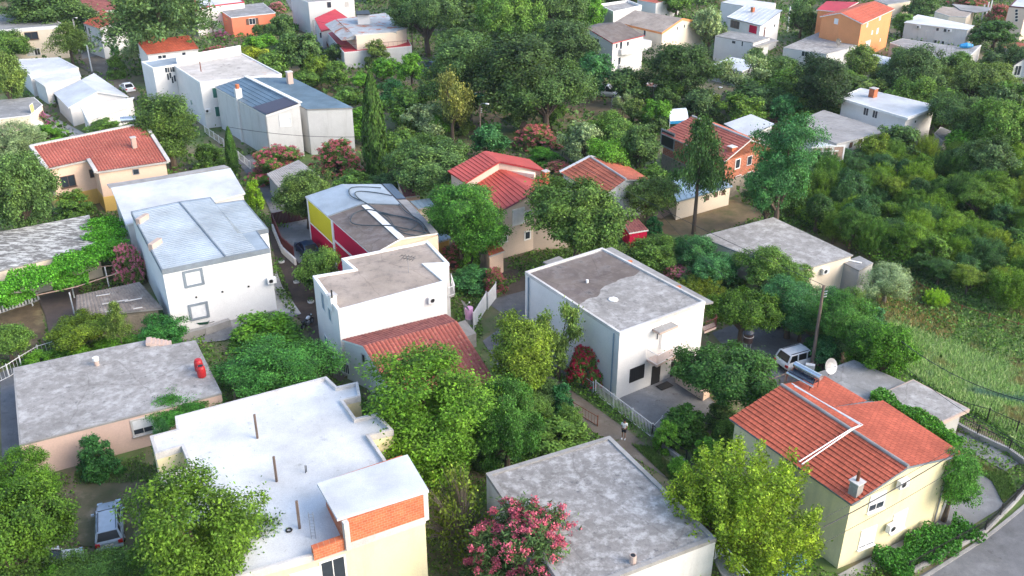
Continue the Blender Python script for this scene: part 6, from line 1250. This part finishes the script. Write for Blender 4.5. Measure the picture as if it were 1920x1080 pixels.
# ================================================================== POLES, WIRES, FENCES
def pole(label, px, py, ptop, m=WOOD, r=.14, lamp=False, name='utility_pole', lean=(0, 0)):
    p = P(px, py); d = RAY(*ptop); 
    # height from the sight line closest to the vertical
    best = min(((P(ptop[0], ptop[1], z*.05)-Vector((p.x+lean[0], p.y+lean[1], z*.05))).length, z*.05) for z in range(20, 260)); h = best[1]
    t = thing(name, label, 'pole', (p.x, p.y, 0)); top = Vector((p.x+lean[0], p.y+lean[1], h)); mb = MB(); mb.tube([(p.x, p.y, -.1), top], [r, r*.7], 10); mb.build('pole', m, t)
    mb = MB()
    for z in (.55, .8, 1.05): 
        c = top-Vector((0, 0, z)); mb.tube([c+Vector((.12, -.08, 0)), c+Vector((.3, -.2, .12))], .04, 6)
    mb.build('insulator', TRIMW, t)
    if lamp:
        mb = MB(); mb.tube([top, top+Vector((.4, -.3, .35)), top+Vector((.9, -.6, .4))], .035, 6); mb.build('lamp_arm', GREYM, t); mb = MB(); mb.box(top+Vector((1.05, -.7, .38)), (.5, .25, .12), -.6); mb.build('lamp_head', TRIMW, t)
    return top
T1 = pole('tall leaning wooden pole beside the white off-road car', 1520, 700, (1549, 536), WOOD, .16, lean=(.3, 1.2))
T2 = pole('wooden lamp post in front of the dark oaks left of the centre', 901, 283, (903, 197), WOOD, .13, True)
T3 = pole('concrete lamp post between the tent and the white roof house', 1331, 224, (1334, 166), CONC, .16, True)
T4 = pole('short pale lamp post above the pale leaved tree', 1146, 216, (1148, 184), CONC, .12, True)
T5 = pole('pale post in the orchard right of the cypress', 716, 138, (713, 106), CONC, .14)
T6 = pole('white pole rising through the white gable hall', 173, 135, (162, 84), TRIMW, .15)
T7 = pole('pole beside the corner of the cream block house', 150, 102, (143, 35), TRIM, .15, True)
T8 = pole('pole at the lane bend left of the patched metal roof house', 592, 93, (588, 38), CONC, .14)
T9 = pole('dark wooden pole left of the coral house', 400, 62, (393, -8), WOOD, .14)
T10 = pole('white pole at the corner of the white sheet roof house', 1476, 60, (1481, 12), TRIMW, .2)
T11 = pole('thin post in front of the coral wall', 444, 66, (441, 42), CONC, .1); T12 = pole('post at the left side of the shaded lane by the patched roof house', 774, 96, (771, 45), WOOD, .13)
TA = P(440, 735); pole('short pale post behind the corner of the white coated roof', 441, 752, (439, 708), CONC, .09)
def wire(label, a, b, sag=.8, r=.025, m=BLACK):
    a, b = Vector(a), Vector(b); pts = [a.lerp(b, i/16)-Vector((0, 0, sag*4*(i/16)*(1-i/16))) for i in range(17)]; mb = MB(); o = a.lerp(b, .5); mb.tube([p-o for p in pts], r, 5)
    me = bpy.data.meshes.new('overhead_cable'); me.from_pydata([tuple(v) for v in mb.v], [], mb.f); me.materials.append(m); ob = lk(bpy.data.objects.new('overhead_cable', me)); ob.location = o; tag(ob, label, 'cable')
wire('heavy cable crossing in front of the pale yellow house', P(1480, 1020, 5.2), P(1790, 850, 8.2), .25, .035); wire('thin upper cable in front of the pale yellow house', P(1480, 1000, 5.4), P(1790, 838, 8.3), .3, .015); wire('thin lower cable in front of the pale yellow house', P(1490, 1045, 4.8), P(1790, 880, 7.8), .2, .015)
wire('cable crossing the meadow from the leaning wooden pole', P(1690, 640, 6), P(1960, 760, 7), .8, .03); wire('cable crossing the tall pale house with solar strips', P(428, 238, 7), P(690, 256, 7), .5, .03); wire('cable running to the dry lawn from the round tree', P(1232, 392, 5), P(1360, 520, 5), .3, .02)
wire('lower cable across the meadow edge by the carport', P(1700, 690, 4), P(1960, 850, 5), .6, .02)
for lb_, a_, b_ in (('long thin cable from the wooden lamp post to the leaning wooden pole', T2, T1), ('cable between the two concrete lamp posts beyond the brick house', T3, T4), ('cable from the wooden lamp post towards the orchard post', T2, T5), ('cable from the dark wooden pole to the thin post by the coral wall', T9, T11), ('cable from the lane bend pole to the post by the patched roof house', T8, T12), ('cable from the corner pole to the pole in the white gable hall', T7, T6)): wire(lb_, a_, b_, 1.0, .022)
def fence(name, label, px, ht, m, sp=.16, postsp=2.2, w=.02, base=None, z=0.0, cat='fence', mesh=None):
    pts = [P(x, y, z) for x, y in px]; t = thing(name, label, cat, pts[0]); pk = MB(); rl = MB()
    for a, b in zip(pts, pts[1:]):
        L = (b-a).length; k = max(1, int(L/sp))
        if not mesh:
            for i in range(k+1): p = a.lerp(b, i/k); pk.bar(p+Vector((0, 0, .08)), p+Vector((0, 0, ht)), w)
        for zz in (.12, ht-.06): MB().bar(a+Vector((0, 0, zz)), b+Vector((0, 0, zz)), .04).build('rail', m, t)
        k = max(1, round(L/postsp))
        for i in range(k+1):
            if i == 0 and a is not pts[0]: continue
            p = a.lerp(b, i/k); q = MB(); q.bar(p, p+Vector((0, 0, ht+.08)), .08); q.build('post', m, t)
        if mesh: q = MB(); q.bar(a+Vector((0, 0, ht/2)), b+Vector((0, 0, ht/2)), .02, ht*.94); q.build('panel', mesh, t)
        if base: q = MB(); q.bar(a+Vector((0, 0, base/2-.02)), b+Vector((0, 0, base/2-.02)), .25, base); q.build('plinth_wall', CONC, t)
    if not mesh: pk.build('pickets', m, t)
    return t
fence('sliding_gate', 'long white barred gate in front of the paved yard', [(1116, 740), (1222, 822)], 1.35, WHITEM, .17, 2.4, .03, cat='gate'); fence('railing_fence', 'white railing fence climbing the path left of the white house', [(1000, 655), (1050, 695), (1112, 738)], 1.1, WHITEM, .2, base=.3)
fence('railing_fence', 'short white railing turning in at the yard corner', [(1222, 822), (1240, 805)], 1.2, WHITEM, .17); fence('garden_fence', 'black mesh fence on a low wall along the footpath', [(1222, 822), (1285, 872), (1300, 905)], 1.3, BLACK, .14, base=.4)
fence('railing_fence', 'rusty tan railing behind the white off-road car', [(1410, 745), (1470, 722), (1590, 672)], 1.2, TAN, .18); fence('street_fence', 'black fence curving along the street by the hedge', [(1700, 1080), (1790, 1030), (1845, 1000), (1900, 945), (1935, 905)], 1.2, BLACK, .15, base=.35)
fence('garden_fence', 'black railing and gate beside the garden walk', [(1790, 800), (1830, 822), (1890, 850), (1960, 900)], 1.2, BLACK, .16, base=.5); fence('garden_fence', 'dark picket fence between the carport and the meadow', [(1780, 770), (1850, 790), (1960, 840)], 1.2, BLACK, .22)
fence('garden_fence', 'rusty wire fence left of the footpath', [(1070, 770), (1120, 800)], 1.0, RUST, .3); fence('boundary_fence', 'old wire fence posts along the straw covered bank', [(1715, 545), (1800, 590), (1960, 640)], 1.0, RUST, .8)
fence('wire_fence', 'white framed wire fence behind the left garden', [(-10, 722), (18, 708), (42, 692), (75, 672), (120, 658)], 1.3, WHITEM, .3); fence('screen_fence', 'dark green screen fence beside the white gable hall', [(60, 165), (100, 190), (130, 212)], 1.7, BLACK, .3, mesh=plain('green_screen', (.01, .06, .05), .7))
fence('board_fence', 'dark brown board fence enclosing the parked dark blue car', [(575, 412), (512, 425), (530, 470), (552, 490)], 1.7, DARKRED, .16, w=.12, base=None)
q = MB(); pts = [P(x, y) for x, y in ((512, 432), (530, 475), (555, 498))]; 
t = thing('garden_wall', 'low white wall beside the brown board fence', 'wall', pts[0]); 
for a, b in zip(pts, pts[1:]): q.bar(a+Vector((0, 0, .4)), b+Vector((0, 0, .4)), .2, .8)
q.build('wall_body', W['white'], t)
fence('white_gate', 'open white panelled metal gate between the driveway and the red tiled wing', [(888, 620), (912, 580)], 1.9, WHITEM, .35, 3, .06, mesh=WHITEM, cat='gate'); fence('white_gate', 'second white metal gate leaf beside the pink oleander', [(915, 580), (930, 560)], 1.8, WHITEM, .35, 3, .06, mesh=WHITEM, cat='gate')
fence('garden_fence', 'white mesh fence below the ivy clad cypress', [(385, 250), (420, 275), (470, 318)], 1.2, WHITEM, .35); fence('street_fence', 'low brown fence beside the patched roof house lane', [(603, 70), (618, 98)], 1.2, RUST, .3)
fence('garden_fence', 'white fence right of the concrete balcony at the bottom', [(1400, 1070), (1385, 1045)], .9, WHITEM, .3)
fence('garden_fence', 'reddish fence beside the orange red tiled house', [(168, 88), (200, 108)], 1.2, RUST, .3)
# balustrade of the terrace at the left
t = thing('balustrade', 'row of white balusters under the vine pergola', 'balustrade', P(0, 592))
a, b = P(-20, 596), P(76, 562); mb = MB(); mb.bar(a+Vector((0, 0, .95)), b+Vector((0, 0, .95)), .18, .1); mb.build('handrail', TAN, t); mb = MB(); mb.bar(a+Vector((0, 0, .05)), b+Vector((0, 0, .05)), .2, .1); mb.build('base', TRIM, t)
for i in range(16): p = a.lerp(b, (i+.5)/16); mb = MB(); mb.tube([p+Vector((0, 0, z)) for z in (.1, .3, .5, .75, .9)], [.07, .1, .06, .08, .05], 8); mb.build('baluster', TRIMW, t)
t = thing('pergola', 'wire and bar pergola carrying the bright vine canopy', 'pergola', P(140, 540)); 
for x, y in ((-10, 590), (62, 575), (140, 560), (140, 590), (205, 540), (75, 520)): p = P(x, y); mb = MB(); mb.bar(p, p+Vector((0, 0, 2.4)), .09); mb.build('post', WHITEM, t)
mb = MB()
for (x, y), (x2, y2) in (((-20, 572), (142, 538)), ((142, 538), (220, 512)), ((205, 485), (220, 512)), ((-20, 540), (205, 485)), ((150, 505), (215, 497))): mb.bar(P(x, y, 2.2), P(x2, y2, 2.2), .08)
mb.build('beam', TAN, t)
# ================================================================== SMALL THINGS
for (px, py), lb in (((374, 694), 'red barrel on the bungalow roof, the one behind'), ((379, 706), 'red barrel on the bungalow roof, the nearer one with its lid off')):
    p = P(px, py, 3.0); t = thing('barrel', lb, 'barrel', p, group='red barrels on the bungalow roof'); mb = MB(); mb.tube([p+Vector((0, 0, z)) for z in (0, .06, .45, .8, .95, 1.0)], [.3, .33, .35, .33, .26, .25], 18, True); mb.build('drum', REDP, t, smooth=False); mb = MB(); mb.tube([p+Vector((0, 0, 1.0)), p+Vector((0, 0, 1.02))], .2, 14); mb.build('lid' if py < 700 else 'opening', REDP if py < 700 else BLACK, t)
def dish(label, p, az, r=.55, m=GREYM):
    t = thing('satellite_dish', label, 'satellite dish', p, az, group='satellite dishes'); n = 16; mb = MB(); rings = [(0, .0), (.5, .05), (1, .18)]; c = Vector((0, 0, .9)); fw = Vector((1, 0, .45)).normalized(); ux = Vector((0, 1, 0)); uy = fw.cross(ux)
    mb.v.append(tuple(c))
    for k, (q, dz) in enumerate(rings[1:]):
        for i in range(n): a = 2*math.pi*i/n; mb.v.append(tuple(c+(ux*math.cos(a)+uy*math.sin(a))*r*q+fw*dz*r))
    for i in range(n): mb.f.append((0, 1+i, 1+(i+1) % n)); mb.f.append((1+i, 1+n+i, 1+n+(i+1) % n, 1+(i+1) % n))
    loc(t, mb, 'reflector', m); mb = MB(); mb.bar((0, 0, 0), (0, 0, .9), .06); mb.bar(c-uy*r*.2, c+fw*r*.95, .03); loc(t, mb, 'mast', GREYM); mb = MB(); mb.box(tuple(c+fw*r*.95), (.1, .1, .1)); loc(t, mb, 'receiver', TRIMW)
dish('grey satellite dish on the corner of the red stepped tile roof', P(1553, 706, 6.1), R(-60), .6); dish('white satellite dish standing in the garden at the far left', P(72, 250), R(-60), 1.1, TRIMW); dish('dark satellite dish beside the red tiled wing and white gate', P(871, 590, 2.2), R(30), .6); dish('black satellite dish on the patched flat roof', P(1570, 88, 3.4), R(-60), .7, BLACK)
# solar water heater on the yellow house
p = P(1512, 712, 6.7); t = thing('solar_water_heater', 'steel solar water heater tank on the red stepped tile roof', 'water heater', p, R(-54)); 
mb = MB(); mb.tube([(-1.15, 0, .75), (1.15, 0, .75)], .22, 16); loc(t, mb, 'tank', STEEL); mb = MB(); mb.box((0, -.42, .45), (2.1, .7, .05)); loc(t, mb, 'collector_tubes', plain('dark_tubes', (.02, .03, .05), .2)); mb = MB(); mb.tube([(-1.15, -.8, .3), (1.15, -.8, .3)], .1, 10); loc(t, mb, 'manifold', STEEL)
mb = MB(); 
for x in (-1, 1): mb.bar((x, 0, .9), (x, 0, -.1), .05); mb.bar((x, 0, .9), (x, -.95, .1), .05); mb.bar((x, -.95, .3), (x, -.95, -.3), .05)
loc(t, mb, 'stand', RUST)
p = P(243, 232, 7.0); t = thing('solar_water_heater', 'solar water heater tank above the barrel tile roof', 'water heater', p, R(15)); mb = MB(); mb.tube([(-1, 0, .6), (1, 0, .6)], .4, 14); loc(t, mb, 'tank', STEEL); mb = MB()
for x in (-.8, .8): mb.bar((x, 0, .5), (x, 0, -.3), .08)
loc(t, mb, 'stand', GREYM)
# water tank on a stand
p = P(1398, 672); t = thing('water_tank', 'dark cylindrical water tank on a thin stand beside the glossy round tree', 'tank', p); mb = MB(); mb.tube([p+Vector((0, 0, z)) for z in (1.7, 2.6)], .42, 16); mb.build('drum', plain('dark_drum', (.05, .03, .03), .5), t); mb = MB(); mb.tube([p+Vector((0, 0, z)) for z in (2.6, 2.7, 2.95)], [.5, .5, .3], 16); mb.build('lid', plain('blue_black_lid', (.03, .04, .06), .5), t)
for k in range(3): a = k*2.1; q = p+Vector((.3*math.cos(a), .3*math.sin(a), 0)); mb = MB(); mb.bar(q, q+Vector((0, 0, 1.7)), .06); mb.build('leg', GREYM, t)
mb = MB(); ring = [p+Vector((.45*math.cos(i*.524), .45*math.sin(i*.524), 2.3)) for i in range(13)]; mb.tube(ring, .025, 5, False); mb.build('hoop', TRIM, t)
# meter box on the leaning pole
p = P(1518, 690, 1.9); t = thing('meter_box', 'grey meter box fixed to the leaning wooden pole', 'box', p); mb = MB(); mb.box((p.x-.1, p.y-.3, 1.9), (.75, .4, 1.1), R(-20)); mb.build('casing', plain('box_grey', (.5, .52, .54), .5), t, .03); mb = MB(); mb.box((p.x-.17, p.y-.5, 2.0), (.08, .03, .15), R(-20)); mb.build('latch', BLACK, t)
# canopy tent
t = thing('canopy_tent', 'white arched canopy tent with a bright blue valance above the brick house', 'tent', P(1268, 228)); C_ = [P(1249, 214, 2.4), P(1256, 228, 2.4), P(1291, 226, 2.4), P(1280, 210, 2.4)]
mb = MB(); n = 9
for i in range(n):
    u = i/(n-1); z = 1.5*math.sin(math.pi*u)
    for s in (0, 1): a = C_[1].lerp(C_[0], u) if s == 0 else C_[2].lerp(C_[3], u); mb.v.append((a.x, a.y, 2.4+z*.8))
for i in range(n-1): mb.f.append((2*i, 2*i+2, 2*i+3, 2*i+1))
cv = mb.build('canopy', plain('white_canvas', (.72, .78, .84), .7), t); so = cv.modifiers.new('thick', 'SOLIDIFY'); so.thickness = .05
mb = MB(); n0 = 0
for a, b in zip(C_, C_[1:]+C_[:1]): mb.bar(a-Vector((0, 0, .15)), b-Vector((0, 0, .15)), .05, .45)
mb.build('valance', plain('blue_canvas', (.01, .25, .50), .7), t)
for c in C_: mb = MB(); mb.bar((c.x, c.y, 0), c, .08); mb.build('leg', WHITEM, t)
# rusty container
a = P(1205, 190); t = thing('shipping_container', 'rusty white container under the large rounded oak', 'container', a, R(-15)); mb = MB(); mb.box((3, 2, 1.2), (7.5, 2.4, 2.4)); loc(t, mb, 'shell', surf('rust_container', (.6, .55, .5), (.3, .1, .05), .9, thr=(.45, .55), stretch=(1, 1, .3)), .03); mb = MB()
for i in range(22): mb.box((-.6+i*.34, .78, 1.2), (.1, .05, 2.2))
loc(t, mb, 'ribbing', RUST)
for (px, py), lb in (((898, 195), 'green plastic water tank behind the tan leaved tree'),): p = P(px, py); t = thing('water_tank', lb, 'tank', p); mb = MB(); mb.tube([p+Vector((0, 0, z)) for z in (0, .1, 1.6, 1.8)], [.95, 1, 1, .5], 16); mb.build('drum', plain('green_plastic', (.01, .13, .07), .5), t); mb = MB(); mb.tube([p+Vector((0, 0, 1.8)), p+Vector((0, 0, 1.9))], .3, 12); mb.build('lid', BLACK, t)
p = P(694, 118); t = thing('garden_shed', 'little pale blue garden shed below the red terrace', 'shed', p, R(20)); mb = MB(); mb.box((0, 0, 1), (3.6, 2.2, 2)); loc(t, mb, 'wall', RF['lightmetal']); mb = MB(); mb.box((0, 0, 2.08), (4.0, 2.6, .14)); loc(t, mb, 'roof', RF['whitemetal'])
p = P(880, 614); t = thing('plastic_bin', 'pink plastic bin beside the dark satellite dish', 'bin', p); mb = MB(); mb.tube([p+Vector((0, 0, z)) for z in (1.0, 2.1)], [.34, .4], 14); mb.build('body', plain('pink_plastic', (.68, .36, .58), .5), t); mb = MB(); mb.tube([p+Vector((0, 0, 0)), p+Vector((0, 0, 1))], .4, 12); mb.build('base', CONC, t)
a = ccw([P(x, y, 1.4) for x, y in ((857, 605), (872, 600), (893, 625), (872, 632))]); t = thing('entrance_landing', 'grey concrete landing right of the red tiled wing', 'landing', a[0]); MB().prism(a, 0, 1.4).build('slab', CONC, t)
for i, (px, py) in enumerate(((528, 492), (556, 530), (583, 567))):
    p = P(px, py); t = thing('ringed_sapling', 'small plant in a white ring in the dark soil bed, %s' % ('farthest', 'middle one', 'nearest the motorcycle')[i], 'plant', p, group='ringed plants in the dark soil bed'); mb = MB(); mb.tube([p+Vector((0, 0, .02)), p+Vector((0, 0, .18))], .32, 16); mb.build('ring', TRIMW, t)
    me = quads('leaves', dirs(90, RNG)*.25+[0, 0, .35], dirs(90, RNG), dirs(90, RNG), .1, .16, LEAF); o = lk(bpy.data.objects.new('leaves', me)); o.parent = t; o.color = (.04, .10, .03, 1)
p = P(383, 612); t = thing('wheelbarrow', 'green wheelbarrow left beside the low concrete wall of the bright white house', 'wheelbarrow', p, R(15)); mb = MB(); mb.v = [(-.4, -.25, .35), (.4, -.25, .35), (.4, .25, .35), (-.4, .25, .35), (-.6, -.38, .65), (.55, -.38, .65), (.55, .38, .65), (-.6, .38, .65)]; mb.f = [(3, 2, 1, 0), (0, 1, 5, 4), (1, 2, 6, 5), (2, 3, 7, 6), (3, 0, 4, 7)]; loc(t, mb, 'tray', plain('green_tray', (.02, .12, .07), .5)); mb = MB(); mb.tube([(-.75, -.05, .2), (-.75, .05, .2)], .2, 12); loc(t, mb, 'wheel', RUBBER); mb = MB(); mb.bar((-.75, -.1, .2), (1.0, -.3, .55), .04); mb.bar((-.75, .1, .2), (1.0, .3, .55), .04); loc(t, mb, 'handle', BLACK)
a = [P(x, y) for x, y in ((340, 640), (385, 628), (432, 612))]; t = thing('low_wall', 'low concrete wall in front of the bright white house', 'wall', a[0]); mb = MB()
for u, v in zip(a, a[1:]): mb.bar(u+Vector((0, 0, .4)), v+Vector((0, 0, .4)), .5, .8)
mb.build('wall_body', CONC, t)
p = P(1265, 724, .0); q_ = P(1246, 725); t = thing('doormat', 'black doormat on the paved yard before the black doors', 'mat', q_, R(35)); mb = MB(); mb.box((0, 0, .09), (1.3, .8, .03)); loc(t, mb, 'mat', BLACK)
a, b, c, d = P(1188, 735), P(1288, 690), P(1310, 745), P(1262, 780); 
p = P(562, 995, 6.5); c_ = P(542, 995, 6.42); t = thing('rubber_tyre', 'small tyre lying on the white coated roof', 'tyre', c_); mb = MB(); mb.tube([c_+Vector((.16*math.cos(i*.524), .16*math.sin(i*.524), .05)) for i in range(13)], .05, 6, False); mb.build('ring', RUBBER, t)
p = P(1811, 90, 3.1); t = thing('blue_tarpaulin', 'bright blue covered bundle on the grey roof at the top right', 'tarpaulin', p); mb = MB(); mb.tube([p+Vector((-1.2, 0, .4)), p+Vector((0, 0, .5)), p+Vector((1.2, 0, .4))], [.3, .55, .3], 10); mb.build('bundle', plain('blue_sheet', (.02, .28, .6), .5), t)
p = P(1300, 700, 0)
# kerb of the street
mb = MB(); pts = [P(x, y) for x, y in ((1720, 1092), (1845, 1012), (1900, 968), (1950, 925))]
for a, b in zip(pts, pts[1:]): mb.bar(a+Vector((0, 0, .06)), b+Vector((0, 0, .06)), .22, .12)
tag(mb.build('kerb', CONC), kind='structure')
# ================================================================== LIGHT
SAZ, SEL = R(-20), R(32)                        # direction to the sun, from +x
sdir = Vector((math.cos(SAZ)*math.cos(SEL), math.sin(SAZ)*math.cos(SEL), math.sin(SEL)))
sl = bpy.data.lights.new('sun', 'SUN'); sl.energy = 1.0; sl.angle = R(45); sl.color = (1, .90, .76); so = lk(bpy.data.objects.new('sun', sl)); so.rotation_euler = (-sdir).to_track_quat('-Z', 'Y').to_euler(); so.location = (0, 0, 60)
wd = bpy.data.worlds.new('World'); scene.world = wd; wd.use_nodes = True; t = wd.node_tree; t.nodes.clear()
sky = t.nodes.new('ShaderNodeTexSky'); sky.sky_type = 'NISHITA'; sky.sun_disc = False; sky.sun_elevation = SEL; sky.sun_rotation = math.pi/2-SAZ; sky.air_density = 1.0; sky.dust_density = 2.0; sky.ozone_density = 1.0
bg = t.nodes.new('ShaderNodeBackground'); bg.inputs[1].default_value = .15; wo = t.nodes.new('ShaderNodeOutputWorld'); t.links.new(sky.outputs[0], bg.inputs[0]); t.links.new(bg.outputs[0], wo.inputs[0])
scene.view_settings.view_transform = 'Standard'; scene.view_settings.look = 'None'; scene.view_settings.exposure = 1.52; scene.view_settings.gamma = 1
scene.render.engine = 'CYCLES'; scene.cycles.max_bounces = 6; scene.cycles.diffuse_bounces = 5; scene.cycles.transparent_max_bounces = 4; scene.cycles.use_denoising = True

# ------------------------------------------------------------------ air: far things pale slightly
hm, ht, ho = nt('haze_air'); hv = N(ht, 'ShaderNodeVolumePrincipled'); hv.inputs['Color'].default_value = (.80, .88, 1, 1); hv.inputs['Density'].default_value = .00010; hv.inputs['Anisotropy'].default_value = .2; ht.links.new(hv.outputs[0], ho.inputs[1])
hz = MB().box((0, 870, 23), (1860, 1900, 48)).build('haze', hm); tag(hz, kind='stuff')
